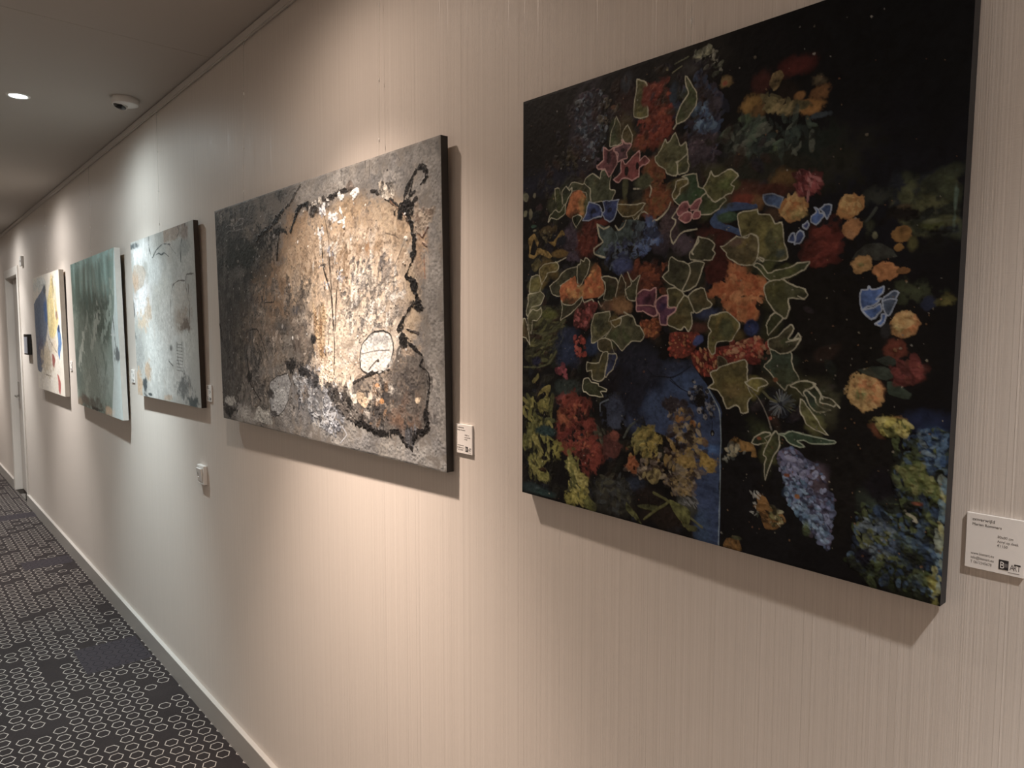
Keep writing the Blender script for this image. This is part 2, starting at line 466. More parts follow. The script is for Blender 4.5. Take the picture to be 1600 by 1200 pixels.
    def run(s, ops):
        for o in ops: getattr(s, o[0])(*o[1], **(o[2] if len(o) > 2 else {}))

def mat_paint(name, rough=0.42, spec=0.3, bump=0.25):
    t = NT(name)
    at = t.n('ShaderNodeVertexColor', layer_name='paint')
    _, p = t.pos()
    wv = t.noise(1400.0, vec=p, detail=1.0)
    c = t.mix(t.math('MULTIPLY', wv, 0.16), at.outputs['Color'], (0.01, 0.01, 0.01))
    t.bump(wv, bump, 0.0006)
    return t.out(c, t.math('ADD', rough, t.math('MULTIPLY', wv, 0.2)), Specular_IOR_Level=spec)

def canvas_thing(name, label, cv, pose, t, gain, edge_col, relief=0.0012, spec=0.3, sat=1.0):
    """a stretched canvas: painted front sheet with relief, wrapped edges, pine stretcher bars behind"""
    cx, y0, cz, ro, ti, ya = pose; w, h = cv.w, cv.h
    e = empty(name, group='paintings on the corridor wall', label=label, cat='painting')
    e.matrix_world = Matrix.Translation((cx, y0, cz)) @ Matrix.Rotation(ya, 4, 'Z') @ Matrix.Rotation(ti, 4, 'X') @ Matrix.Rotation(ro, 4, 'Y')
    H, W = cv.H, cv.W
    grey = cv.c @ np.array([0.3, 0.55, 0.15])
    cv.c = grey[..., None] + (cv.c - grey[..., None]) * sat
    gx = np.linspace(-w / 2, w / 2, W); gz = np.linspace(h / 2, -h / 2, H)
    GX, GZ = np.meshgrid(gx, gz)
    z = cv.z + 0.05 * cv.n3 + 0.05 * cv.n2
    z = np.clip(z - z.min(), 0, 2.5) * relief
    fade = np.minimum(np.minimum(GX + w / 2, w / 2 - GX), np.minimum(GZ + h / 2, h / 2 - GZ))
    z *= np.clip(fade / 0.004, 0, 1)
    GY = -t - z
    co = np.stack([GX, GY, GZ], -1).reshape(-1, 3).astype(np.float32)
    idx = np.arange(H * W).reshape(H, W)
    q = np.stack([idx[:-1, :-1], idx[1:, :-1], idx[1:, 1:], idx[:-1, 1:]], -1).reshape(-1, 4)
    me = bpy.data.meshes.new('painted_canvas')
    me.vertices.add(len(co)); me.vertices.foreach_set('co', co.ravel())
    me.loops.add(q.size); me.loops.foreach_set('vertex_index', q.ravel().astype(np.int32))
    me.polygons.add(len(q)); me.polygons.foreach_set('loop_start', (np.arange(len(q)) * 4).astype(np.int32))
    me.update(calc_edges=True)
    at = me.color_attributes.new('paint', 'FLOAT_COLOR', 'POINT')
    rgba = np.ones((H * W, 4), np.float32); rgba[:, :3] = np.clip(cv.c * np.array(gain), 0.001, 0.92).reshape(-1, 3)
    at.data.foreach_set('color', rgba.ravel())
    me.polygons.foreach_set('use_smooth', np.ones(len(q), bool))
    me.update()
    obj('painted_canvas', me, mat_paint(name + '_paint', spec=spec), e)
    em = plain(name + '_edge', edge_col, 0.55, 0.12, 25.0)
    k = 0.0022
    for nm, lo, hi in (('canvas_edge', (-w / 2, -t + 0.0004, h / 2 - k), (w / 2, 0, h / 2)), ('canvas_edge', (-w / 2, -t + 0.0004, -h / 2), (w / 2, 0, -h / 2 + k)),
                       ('canvas_edge', (-w / 2, -t + 0.0004, -h / 2 + k), (-w / 2 + k, 0, h / 2 - k)), ('canvas_edge', (w / 2 - k, -t + 0.0004, -h / 2 + k), (w / 2, 0, h / 2 - k))):
        box(nm, lo, hi, em, e)
    b = 0.042
    for lo, hi in (((-w / 2 + k, -t + 0.001, h / 2 - b), (w / 2 - k, 0, h / 2 - k)), ((-w / 2 + k, -t + 0.001, -h / 2 + k), (w / 2 - k, 0, -h / 2 + b)),
                   ((-w / 2 + k, -t + 0.001, -h / 2 + b), (-w / 2 + b, 0, h / 2 - b)), ((w / 2 - b, -t + 0.001, -h / 2 + b), (w / 2 - k, 0, h / 2 - b))):
        box('stretcher_bar', lo, hi, M['wood'], e)
    return e
# ------------------------------------------------------------------ what is painted on each canvas (coordinates in thousandths of the canvas)
P1_OPS = [
 ('blob',(875,171,273.3,267.4,0,(7,8,11),0.8,0.35,1.0,0.25,0.0)),
 ('blob',(832,360,189.6,150.9,0,(12,13,20),0.9,0.35,1.0,0.25,0.0)),
 ('blob',(122,146,144.2,167.2,0,(17,14,13),0.8,0.35,1.0,0.25,0.0)),
 ('blob',(101,211,147.4,33.8,0,(22,23,36),0.9,0.35,1.0,0.25,0.0)),
 ('blob',(750,566,192.3,186.5,0,(15,13,12),0.9,0.35,1.0,0.25,0.0)),
 ('blob',(698,859,143.8,161.7,0,(14,13,16),0.9,0.35,1.0,0.25,0.0)),
 ('blob',(841,821,122.1,113.7,0,(16,14,13),0.9,0.35,1.0,0.25,0.0)),
 ('blob',(334,82,35.5,49.9,0,(40,24,22),0.9,0.35,1.0,0.25,0.0)),
 ('blob',(689,266,150.2,55.4,0,(28,29,23),0.9,0.35,1.0,0.25,0.0)),
 ('blob',(488,32,88.5,50.1,0,(26,24,22),0.9,0.35,1.0,0.25,0.0)),
 ('blob',(220,96,49.1,100.9,0,(44,40,48),0.8,0.35,1.0,0.25,0.0)),
 ('dabs',([(192,40),(245,12),(278,51),(282,140),(254,197),(183,171),(179,109)],230,[(70,82,98),(52,46,58),(98,108,118),(34,44,56),(60,50,62),(24,22,26)],4),{'z': 0.5}),
 ('dabs',([(281,54),(321,75),(304,112),(259,103),(246,58)],60,[(52,46,40),(80,72,58),(30,28,26)],4),{}),
 ('blob',(336,35,14.9,18.0,0,(42,46,54),0.8,0.35,1.0,0.25,0.0)),
 ('blob',(298,77,7.7,4.6,0,(90,60,40),0.6,0.35,1.0,0.25,0.0)),
 ('dabs',([(111,147),(187,159),(194,195),(130,190)],40,[(40,36,26),(26,24,20),(56,50,34)],4),{}),
 ('dabs',([(468,81),(518,56),(563,87),(581,135),(571,183),(567,233),(503,222),(488,157),(469,132)],200,[(45,60,86),(60,55,70),(30,34,52),(52,46,58),(40,44,60)],6),{'z': 0.4}),
 ('dabs',([(520,110),(560,142),(556,180),(534,176),(491,157),(501,138)],50,[(80,106,132),(60,84,116),(44,60,90)],6),{}),
 ('blob',(559,128,16.7,16.2,0,(56,50,60),0.7,0.35,1.0,0.25,0.0)),
 ('blob',(535,203,36.5,27.0,0,(56,46,54),0.7,0.35,1.0,0.25,0.0)),
 ('dabs',([(502,174),(566,186),(567,233),(505,223)],60,[(66,54,62),(48,40,48),(74,62,72)],5),{}),
 ('blob',(458,87,13.2,23.4,0,(36,48,62),0.8,0.35,1.0,0.25,0.0)),
 ('blob',(506,43,20.0,14.5,0,(46,44,44),0.8,0.35,1.0,0.25,0.0)),
 ('blob',(533,229,34.2,29.2,0,(50,43,52),0.7,0.35,1.0,0.25,0.0)),
 ('blob',(417,80,36.8,32.6,0,(92,36,26),0.35,0.3,1.0,0.25,0.3)),
 ('blob',(424,136,43.3,41.4,0,(96,38,25),0.4,0.3,1.0,0.25,0.3)),
 ('blob',(379,169,25.7,15.7,0,(108,54,28),0.5,0.35,1.0,0.25,0.0)),
 ('dabs',([(380,44),(446,57),(461,122),(452,163),(402,180),(365,173),(367,122),(395,113)],150,[(112,44,30),(78,28,22),(128,60,38),(100,40,26)],4),{}),
 ('poly',([(503,28),(517,17),(546,14),(555,27),(542,34),(515,34)],(108,108,88)),{'var': 0.5,'ew': 2.1,'ea': 0.95}),
 ('dabs',([(507,12),(546,13),(573,30),(575,80),(558,76),(528,48)],60,[(125,125,112),(95,98,84),(60,64,52),(20,20,22)],3.5),{'z': 0.7}),
 ('poly',([(435,30),(443,27),(450,32),(443,35)],(120,112,70)),{'var': 0.3,'ew': 2.1,'ea': 0.95}),
 ('stroke',([(457,43),(470,38),(480,35)],(110,108,80),3,0.85),{}),
 ('stroke',([(462,27),(485,23),(495,21)],(90,92,70),3,0.85),{}),
 ('blob',(580,91,14.0,13.0,0,(100,80,44),0.6,0.6,1.0,0.25,0.0)),
 ('blob',(580,93,6.1,4.8,0,(120,62,40),0.6,0.35,1.0,0.25,0.0)),
 ('blob',(633,146,24.1,15.6,0,(112,84,30),0.8,0.5,1.0,0.25,0.0)),
 ('blob',(724,98,31.4,16.6,0,(62,19,16),0.9,0.35,1.0,0.25,0.0)),
 ('blob',(660,108,21.2,19.1,0,(52,21,17),0.9,0.35,1.0,0.25,0.0)),
 ('blob',(709,136,24.1,16.8,0,(24,16,13),0.8,0.35,1.0,0.25,0.0)),
 ('poly',([(666,153),(676,145),(689,151),(702,161),(673,167)],(92,84,50)),{'var': 0.4,'ew': 2.1,'ea': 0.95}),
 ('poly',([(677,99),(695,100),(702,113),(688,128),(680,134),(673,119)],(94,78,46)),{'var': 0.4,'ew': 2.1,'ea': 0.95}),
 ('blob',(631,146,17.6,15.6,0,(112,84,32),0.8,0.5,1.0,0.25,0.0)),
 ('blob',(752,175,21.1,12.8,0,(116,80,30),0.7,0.5,1.0,0.25,0.0)),
 ('blob',(770,150,16.0,11.7,0,(88,58,26),0.7,0.6,1.0,0.25,0.0)),
 ('blob',(733,149,9.8,7.4,0,(108,74,32),0.7,0.35,1.0,0.25,0.0)),
 ('blob',(767,130,14.1,11.7,0,(74,64,44),0.8,0.6,1.0,0.25,0.0)),
 ('blob',(716,169,22.0,8.4,0,(74,68,42),0.8,0.7,1.0,0.25,0.0)),
 ('blob',(651,161,13.0,11.6,0,(80,58,26),0.8,0.35,1.0,0.25,0.0)),
 ('dabs',([(666,138),(705,147),(730,174),(707,180),(673,170)],24,[(96,88,54),(70,64,40),(110,96,60)],6),{'asp': 3}),
 ('blob',(641,184,20.7,11.7,0,(54,70,57),0.7,0.7,1.0,0.25,0.0)),
 ('blob',(720,215,25.9,18.7,0,(37,50,47),0.7,0.7,1.0,0.25,0.0)),
 ('blob',(692,234,12.5,18.1,0,(58,72,50),0.7,0.7,1.0,0.25,0.0)),
 ('blob',(602,203,31.8,24.0,0,(40,46,42),0.7,0.7,1.0,0.25,0.0)),
 ('blob',(664,221,25.5,15.5,0,(36,48,46),0.7,0.7,1.0,0.25,0.0)),
 ('blob',(760,238,37.8,27.5,0,(22,30,26),0.7,0.7,1.0,0.25,0.0)),
 ('blob',(623,167,11.2,7.9,0,(62,78,56),0.7,0.7,1.0,0.25,0.0)),
 ('blob',(768,191,17.0,4.5,0,(44,54,62),0.7,0.7,1.0,0.25,0.0)),
 ('dabs',([(612,165),(749,193),(779,224),(741,253),(603,230),(578,186)],90,[(64,80,66),(30,38,36),(48,60,54),(20,24,22),(78,84,74)],6),{'asp': 3}),
 ('dabs',([(31,225),(185,41),(373,3),(547,35),(608,180),(750,273),(733,451),(846,675),(758,776),(626,731),(386,629),(193,761),(20,579)],420,[(34,28,22),(36,34,26),(28,26,36),(44,30,24),(26,32,26),(40,34,38)],9),{'asp': 2,'soft': 0.7,'a': 0.8}),
 ('dabs',([(7,222),(386,629),(585,801),(576,1001),(8,1002)],260,[(24,24,20),(30,30,24),(22,26,34),(32,26,22)],10),{'asp': 2,'soft': 0.7,'a': 0.8}),
 ('blob',(621,301,61.6,18.0,0,(64,35,25),0.8,0.35,1.0,0.25,0.0)),
 ('blob',(633,316,20.0,10.0,0,(88,42,26),0.7,0.35,1.0,0.25,0.0)),
 ('blob',(655,321,17.4,15.8,0,(92,66,32),0.8,0.35,1.0,0.25,0.0)),
 ('blob',(707,291,28.4,19.1,0,(82,60,27),0.8,0.35,1.0,0.25,0.0)),
 ('blob',(687,309,41.3,14.5,0,(60,29,21),0.8,0.35,1.0,0.25,0.0)),
 ('blob',(630,318,28.9,12.0,0,(92,38,25),0.7,0.35,1.0,0.25,0.0)),
 ('blob',(657,327,13.0,13.8,0,(84,58,30),0.8,0.35,1.0,0.25,0.0)),
 ('blob',(692,352,18.8,13.6,0,(56,40,28),0.8,0.35,1.0,0.25,0.0)),
 ('blob',(425,298,35.7,37.8,0,(106,58,29),0.6,0.4,1.0,0.25,0.0)),
 ('blob',(418,233,27.6,24.3,0,(96,54,28),0.6,0.4,1.0,0.25,0.0)),
 ('dabs',([(395,212),(431,217),(457,280),(447,327),(400,324),(393,267)],70,[(122,66,32),(88,44,24),(100,70,34)],5),{}),
 ('blob',(567,393,51.9,31.3,0,(60,25,20),0.7,0.35,1.0,0.25,0.0)),
 ('blob',(597,416,37.0,33.0,0,(56,22,18),0.8,0.35,1.0,0.25,0.0)),
 ('blob',(371,456,32.2,34.9,0,(70,34,24),0.8,0.35,1.0,0.25,0.0)),
 ('blob',(456,349,24.1,35.2,0,(58,45,50),0.7,0.35,1.0,0.25,0.0)),
 ('dabs',([(434,325),(474,329),(473,375),(449,395),(432,372)],50,[(70,56,62),(44,34,38),(62,52,56)],4),{}),
 ('blob',(494,392,28.4,19.5,0,(64,54,64),0.6,0.35,1.0,0.25,0.0)),
 ('blob',(432,389,24.8,20.1,0,(46,40,50),0.8,0.35,1.0,0.25,0.0)),
 ('blob',(178,358,26.2,42.7,0,(52,43,55),0.7,0.35,1.0,0.25,0.0)),
 ('dabs',([(156,321),(199,325),(203,400),(164,405)],50,[(64,54,70),(42,34,44),(58,46,56)],5),{}),
 ('blob',(226,360,30.0,36.9,0,(76,32,25),0.6,0.35,1.0,0.25,0.0)),
 ('blob',(259,326,32.3,12.1,0,(84,33,23),0.6,0.35,1.0,0.25,0.0)),
 ('dabs',([(202,326),(262,324),(257,379),(210,398)],60,[(92,40,30),(60,24,20),(82,34,24)],5),{}),
 ('blob',(11,238,11.3,11.2,0,(98,98,78),0.3,0.5,1.0,0.25,0.0)),
 ('blob',(43,236,7.8,9.2,0,(96,94,76),0.3,0.5,1.0,0.25,0.0)),
 ('blob',(31,278,8.7,16.4,0,(92,90,70),0.3,0.5,1.0,0.25,0.0)),
 ('blob',(11,278,8.1,9.4,0,(88,88,66),0.3,0.5,1.0,0.25,0.0)),
 ('blob',(88,228,5.3,7.7,0,(52,50,48),0.3,0.5,1.0,0.25,0.0)),
 ('blob',(63,268,15.4,10.4,0,(46,32,34),0.3,0.5,1.0,0.25,0.0)),
 ('blob',(39,313,12.6,5.3,0,(42,70,58),0.3,0.5,1.0,0.25,0.0)),
 ('blob',(45,323,7.1,4.2,0,(96,90,66),0.3,0.5,1.0,0.25,0.0)),
 ('blob',(90,323,30.0,10.4,0,(66,54,30),0.3,0.5,1.0,0.25,0.0)),
 ('poly',([(20,343),(36,336),(47,337),(61,354),(59,365),(44,348),(34,360),(28,379),(44,386),(59,370),(79,375),(98,377),(111,390),(102,397),(71,387),(40,394),(24,389),(27,362)],(120,98,44)),{'var': 0.4,'ew': 2.1,'ea': 0.95}),
 ('poly',([(131,342),(146,334),(154,346),(135,350),(120,364),(94,354),(116,353)],(114,92,36)),{'var': 0.4,'ew': 2.1,'ea': 0.95}),
 ('poly',([(32,408),(63,394),(75,405),(59,418),(44,425)],(72,66,36)),{'var': 0.4,'ew': 2.1,'ea': 0.95}),
 ('dabs',([(71,324),(116,333),(101,352),(71,345)],20,[(96,88,58),(60,52,32),(30,24,18)],4),{}),
 ('blob',(135,386,25.4,7.7,0,(92,72,30),0.8,0.35,1.0,0.25,0.0)),
 ('blob',(142,355,14.5,10.2,0,(24,26,36),0.8,0.35,1.0,0.25,0.0)),
 ('poly',([(40,516),(129,514),(155,551),(151,587),(133,619),(103,657),(44,666),(7,640),(28,579)],(34,35,22)),{'var': 0.5,'ew': 2.1,'ea': 0.95}),
 ('dabs',([(40,519),(125,514),(151,556),(140,598),(103,652),(44,663),(16,634),(32,579)],120,[(66,68,36),(24,22,17),(52,54,30),(78,78,42),(40,26,20)],6),{'asp': 4,'ang': -25,'jit': 30,'z': 0.5}),
 ('blob',(99,533,26.4,10.6,0,(64,68,26),0.8,0.35,1.0,0.25,0.0)),
 ('stroke',([(44,578),(87,583),(125,564),(158,546)],(58,60,40),5,0.85),{}),
 ('stroke',([(52,608),(103,599),(151,579)],(60,62,38),5,0.85),{}),
 ('stroke',([(7,668),(64,665),(103,652),(133,614),(155,577)],(62,64,40),4,0.85),{}),
 ('blob',(169,581,32.0,18.1,0,(28,36,56),0.8,0.35,1.0,0.25,0.0)),
 ('blob',(159,621,39.4,36.5,0,(27,37,60),0.8,0.35,1.0,0.25,0.0)),
 ('blob',(243,605,23.4,22.6,0,(28,40,66),0.8,0.35,1.0,0.25,0.0)),
 ('blob',(56,652,15.8,10.9,0,(24,26,48),0.8,0.35,1.0,0.25,0.0)),
 ('poly',([(197,505),(265,506),(245,538),(226,569),(184,561)],(80,35,33)),{'var': 0.4,'ew': 2.1,'ea': 0.95}),
 ('dabs',([(197,505),(265,506),(245,538),(226,569),(184,561)],70,[(146,76,76),(112,42,42),(60,24,26)],3),{'asp': 1.2}),
 ('dabs',([(187,586),(219,583),(226,626),(191,637)],40,[(136,48,36),(156,76,64),(80,28,26)],4),{'asp': 1.3}),
 ('dabs',([(126,669),(148,655),(170,662),(163,686),(141,682)],30,[(116,52,62),(86,36,44)],4),{'asp': 1.3}),
 ('blob',(306,667,37.7,39.3,0,(19,17,25),0.8,0.35,1.0,0.25,0.0)),
 ('blob',(374,625,52.6,35.5,0,(21,23,34),0.8,0.35,1.0,0.25,0.0)),
 ('blob',(160,712,50.1,21.1,0,(34,44,42),0.8,0.35,1.0,0.25,0.0)),
 ('blob',(318,745,36.1,27.1,0,(44,52,72),0.5,0.5,1.0,0.25,0.0)),
 ('blob',(319,778,32.8,20.4,0,(48,56,76),0.5,0.5,1.0,0.25,0.0)),
 ('blob',(371,759,21.4,39.7,0,(36,46,70),0.8,0.35,1.0,0.25,0.0)),
 ('stroke',([(272,758),(273,739),(297,728)],(80,90,100),3,0.85),{}),
 ('stroke',([(344,810),(363,781),(396,759)],(60,66,62),5,0.85),{}),
 ('blob',(254,799,25.7,22.4,0,(22,20,20),0.8,0.35,1.0,0.25,0.0)),
 ('dabs',([(250,788),(294,797),(295,860),(270,853)],30,[(64,64,52),(34,34,28)],5),{'asp': 3,'ang': 45,'jit': 25}),
 ('blob',(148,739,20.2,14.6,0,(84,38,36),0.5,0.6,1.0,0.25,0.0)),
 ('blob',(196,751,42.2,25.8,0,(92,38,29),0.5,0.6,1.0,0.25,0.0)),
 ('blob',(157,819,32.0,26.4,0,(84,31,27),0.5,0.6,1.0,0.25,0.0)),
 ('blob',(232,864,43.0,37.1,0,(96,38,29),0.5,0.6,1.0,0.25,0.0)),
 ('blob',(165,781,23.9,20.4,0,(116,62,33),0.5,0.6,1.0,0.25,0.0)),
 ('blob',(227,791,22.6,17.0,0,(98,40,32),0.5,0.6,1.0,0.25,0.0)),
 ('blob',(165,859,20.0,17.6,0,(92,44,28),0.5,0.6,1.0,0.25,0.0)),
 ('blob',(309,836,21.1,30.2,0,(72,38,35),0.5,0.6,1.0,0.25,0.0)),
 ('blob',(316,805,17.5,10.9,0,(96,50,40),0.5,0.6,1.0,0.25,0.0)),
 ('dabs',([(136,743),(227,737),(246,794),(273,858),(233,904),(189,865),(137,837)],150,[(112,46,34),(70,24,20),(126,68,42),(40,18,16),(100,40,30)],6),{'z': 0.6}),
 ('blob',(232,858,13.6,10.3,0,(44,22,18),0.6,0.35,1.0,0.25,0.0)),
 ('blob',(81,762,27.7,16.5,0,(94,90,36),0.45,0.7,1.0,0.25,0.4)),
 ('blob',(33,764,13.4,18.4,0,(72,72,32),0.45,0.7,1.0,0.25,0.4)),
 ('blob',(90,798,29.7,6.6,0,(60,64,36),0.45,0.7,1.0,0.25,0.4)),
 ('blob',(42,830,17.8,18.5,0,(88,88,36),0.45,0.7,1.0,0.25,0.4)),
 ('blob',(86,843,10.7,15.1,0,(92,92,40),0.45,0.7,1.0,0.25,0.4)),
 ('blob',(124,871,18.7,19.4,0,(108,104,38),0.45,0.7,1.0,0.25,0.4)),
 ('blob',(64,907,26.2,18.5,0,(104,104,46),0.45,0.7,1.0,0.25,0.4)),
 ('blob',(82,941,22.4,19.9,0,(108,106,48),0.45,0.7,1.0,0.25,0.4)),
 ('blob',(19,874,18.1,9.4,0,(70,70,32),0.45,0.7,1.0,0.25,0.4)),
 ('blob',(186,903,19.7,26.3,0,(90,90,40),0.45,0.7,1.0,0.25,0.4)),
 ('blob',(214,933,16.2,15.1,0,(122,116,46),0.45,0.7,1.0,0.25,0.4)),
 ('blob',(202,970,33.0,19.0,0,(108,104,38),0.45,0.7,1.0,0.25,0.4)),
 ('blob',(241,983,15.1,14.4,0,(70,72,30),0.45,0.7,1.0,0.25,0.4)),
 ('dabs',([(5,748),(115,747),(132,808),(95,872),(137,860),(129,897),(95,957),(38,961),(5,885)],130,[(96,96,40),(70,72,34),(26,28,20),(112,108,50),(18,18,16)],7),{'asp': 3,'ang': 70,'jit': 50,'z': 0.6}),
 ('dabs',([(170,885),(205,885),(233,933),(237,984),(206,990),(170,967)],50,[(120,114,48),(80,82,36),(140,134,70),(50,54,30)],6),{'asp': 3,'ang': 70,'jit': 40,'z': 0.7}),
 ('poly',([(56,742),(72,719),(103,708),(105,724),(96,744),(84,729),(64,736)],(92,84,36)),{'var': 0.4,'ew': 2.1,'ea': 0.95}),
 ('poly',([(36,702),(58,679),(60,692),(40,710)],(76,72,34)),{'var': 0.4,'ew': 2.1,'ea': 0.95}),
 ('blob',(94,826,33.8,12.0,0,(28,48,50),0.7,0.35,1.0,0.25,0.0)),
 ('blob',(42,982,48.6,15.6,0,(28,40,42),0.8,0.35,1.0,0.25,0.0)),
 ('blob',(82,987,38.6,9.2,0,(26,44,44),0.8,0.35,1.0,0.25,0.0)),
 ('blob',(120,911,25.0,21.0,0,(15,14,12),0.6,0.35,1.0,0.25,0.0)),
 ('poly',([(64,926),(90,923),(95,933),(80,934)],(40,24,16)),{'var': 0.3,'ew': 2.1,'ea': 0.95}),
 ('blob',(86,895,11.2,7.9,0,(16,14,12),0.5,0.35,1.0,0.25,0.0)),
 ('blob',(311,952,55.6,36.2,0,(42,42,36),0.9,0.35,1.0,0.25,0.0)),
 ('blob',(379,912,29.6,18.8,0,(30,38,54),0.9,0.35,1.0,0.25,0.0)),
 ('dabs',([(274,908),(345,891),(380,939),(329,990),(275,973)],60,[(58,58,44),(30,30,28),(46,50,52)],7),{'asp': 3}),
 ('poly',([(397,690),(472,647),(523,635),(542,658),(560,681),(580,707),(591,727),(593,763),(594,838),(596,1000),(545,1001),(542,925),(475,799),(407,775)],(42,57,88)),{'var': 0.2,'ew': 2.1,'ea': 0.95}),
 ('blob',(429,665,58.1,22.7,0,(27,32,48),1.0,0.35,1.0,0.25,0.0)),
 ('blob',(483,643,40.7,15.7,0,(34,42,62),1.0,0.35,1.0,0.25,0.0)),
 ('blob',(377,708,49.3,56.9,0,(21,23,36),0.8,0.35,1.0,0.25,0.0)),
 ('blob',(435,733,35.2,29.3,0,(44,60,90),0.9,0.35,1.0,0.25,0.0)),
 ('blob',(503,676,43.5,21.9,0,(46,66,100),0.8,0.35,0.7,0.25,0.0)),
 ('blob',(571,805,20.7,12.3,0,(50,80,125),0.8,0.35,1.0,0.25,0.0)),
 ('blob',(396,644,44.3,29.6,0,(27,30,44),0.8,0.35,1.0,0.25,0.0)),
 ('stroke',([(560,681),(582,713),(590,730),(594,784),(593,826),(595,869),(595,998)],(112,128,138),2.2,0.85),{}),
 ('blob',(555,970,21.3,37.9,0,(40,58,84),0.9,0.35,1.0,0.25,0.0)),
 ('dabs',([(462,724),(492,712),(541,747),(550,808),(582,822),(565,849),(541,863),(531,909),(478,912),(430,882),(397,890),(354,884),(362,855),(396,857),(437,837),(468,807)],320,[(116,100,62),(92,82,74),(38,25,20),(128,104,46),(70,60,55),(22,17,17),(126,116,96),(60,50,46)],6.5),{'z': 0.8}),
 ('blob',(428,812,23.1,28.0,0,(128,112,42),0.5,0.8,1.0,0.25,0.6)),
 ('blob',(391,811,20.7,20.1,0,(88,84,42),0.5,0.8,1.0,0.25,0.6)),
 ('blob',(565,832,21.5,16.0,0,(132,108,38),0.5,0.8,1.0,0.25,0.6)),
 ('blob',(507,838,34.8,11.4,0,(124,102,46),0.5,0.8,1.0,0.25,0.6)),
 ('blob',(363,867,17.1,17.1,0,(122,68,34),0.5,0.8,1.0,0.25,0.6)),
 ('blob',(497,752,15.6,12.0,0,(130,90,38),0.5,0.8,1.0,0.25,0.6)),
 ('blob',(527,755,10.8,8.1,0,(128,82,32),0.5,0.8,1.0,0.25,0.6)),
 ('blob',(558,790,12.6,11.1,0,(88,70,52),0.5,0.8,1.0,0.25,0.6)),
 ('blob',(449,852,13.4,9.2,0,(24,18,18),0.5,0.8,1.0,0.25,0.6)),
 ('blob',(491,801,11.3,16.0,0,(32,22,18),0.5,0.8,1.0,0.25,0.6)),
 ('blob',(513,782,18.3,22.1,0,(44,36,32),0.5,0.8,1.0,0.25,0.6)),
 ('blob',(481,725,22.5,15.9,0,(48,42,48),0.5,0.8,1.0,0.25,0.6)),
 ('blob',(475,771,11.4,19.2,0,(66,60,64),0.5,0.8,1.0,0.25,0.6)),
 ('dabs',([(370,800),(403,782),(448,793),(445,836),(409,842),(371,830)],60,[(134,120,52),(92,88,44),(40,36,22)],5),{'asp': 2.5,'ang': -60,'jit': 40,'z': 0.8}),
 ('dabs',([(397,877),(446,869),(442,889),(401,896)],20,[(130,118,70),(60,50,34)],6),{}),
 ('dabs',([(458,874),(530,861),(531,906),(478,916)],90,[(108,92,58),(40,30,26),(84,76,70),(130,112,70)],5),{'z': 0.8}),
 ('blob',(460,962,72.2,26.4,0,(27,20,16),0.7,0.35,1.0,0.25,0.0)),
 ('blob',(419,927,44.1,20.1,0,(26,19,17),0.7,0.35,1.0,0.25,0.0)),
 ('blob',(517,934,25.7,19.2,0,(52,54,50),0.8,0.35,1.0,0.25,0.0)),
 ('dabs',([(486,921),(538,910),(542,929),(509,939)],40,[(96,98,100),(60,62,60),(36,38,38)],4),{'asp': 3,'ang': 35,'jit': 20}),
 ('poly',([(469,927),(498,930),(528,944),(523,973),(512,980),(495,961),(477,942)],(78,80,38)),{'var': 0.4,'ew': 2.1,'ea': 0.95}),
 ('poly',([(356,956),(382,975),(404,996),(387,993),(356,977)],(76,78,40)),{'var': 0.4,'ew': 2.1,'ea': 0.95}),
 ('poly',([(386,954),(439,946),(436,960),(394,962)],(56,58,30)),{'var': 0.4,'ew': 2.1,'ea': 0.95}),
 ('stroke',([(431,921),(471,933),(440,956),(405,986)],(74,74,38),5,0.85),{}),
 ('poly',([(514,976),(544,973),(544,982),(522,989)],(60,60,30)),{'var': 0.3,'ew': 2.1,'ea': 0.95}),
 ('stroke',([(529,957),(555,970)],(80,80,50),5,0.85),{}),
 ('stroke',([(407,651),(425,665),(453,666),(475,665),(496,655),(519,639)],(15,16,23),2.6,0.85),{}),
 ('stroke',([(469,668),(497,689)],(15,16,23),2.2,0.85),{}),
 ('stroke',([(468,672),(492,686),(518,695)],(16,16,22),2.2,0.85),{}),
 ('stroke',([(573,747),(573,765)],(16,16,20),2,0.85),{}),
 ('dabs',([(507,710),(524,668),(553,679),(577,704),(579,737),(555,752),(533,733)],90,[(16,15,19),(20,19,24),(110,110,112),(40,40,46)],3.2),{'asp': 1.1,'soft': 0.1,'rag': 0.1}),
 ('blob',(549,713,12.0,18.4,0,(18,16,18),0.4,0.6,1.0,0.25,0.0)),
 ('blob',(574,772,4.8,7.3,0,(16,15,18),0.2,0.1,1.0,0.25,0.0)),
 ('blob',(574,774,2.1,3.7,0,(96,96,90),0.3,0.35,1.0,0.25,0.0)),
 ('poly',([(614,792),(627,773),(646,779),(664,777),(676,805),(661,807),(658,794),(635,800)],(106,78,30)),{'var': 0.5,'ew': 2.1,'ea': 0.95}),
 ('dabs',([(609,795),(642,793),(647,801),(614,814),(601,837)],34,[(128,122,98),(90,94,88),(50,56,58)],4),{'z': 0.8}),
 ('poly',([(719,786),(742,778),(767,791),(791,801),(803,816),(808,842),(823,859),(822,941),(813,958),(801,942),(772,925),(763,897),(738,882),(730,851),(713,803)],(54,56,76)),{'var': 0.3,'ew': 2.1,'ea': 0.95}),
 ('blob',(796,825,17.3,31.0,0,(62,51,60),0.8,0.35,1.0,0.25,0.0)),
 ('blob',(749,857,16.3,18.0,0,(52,74,104),0.9,0.35,1.0,0.25,0.0)),
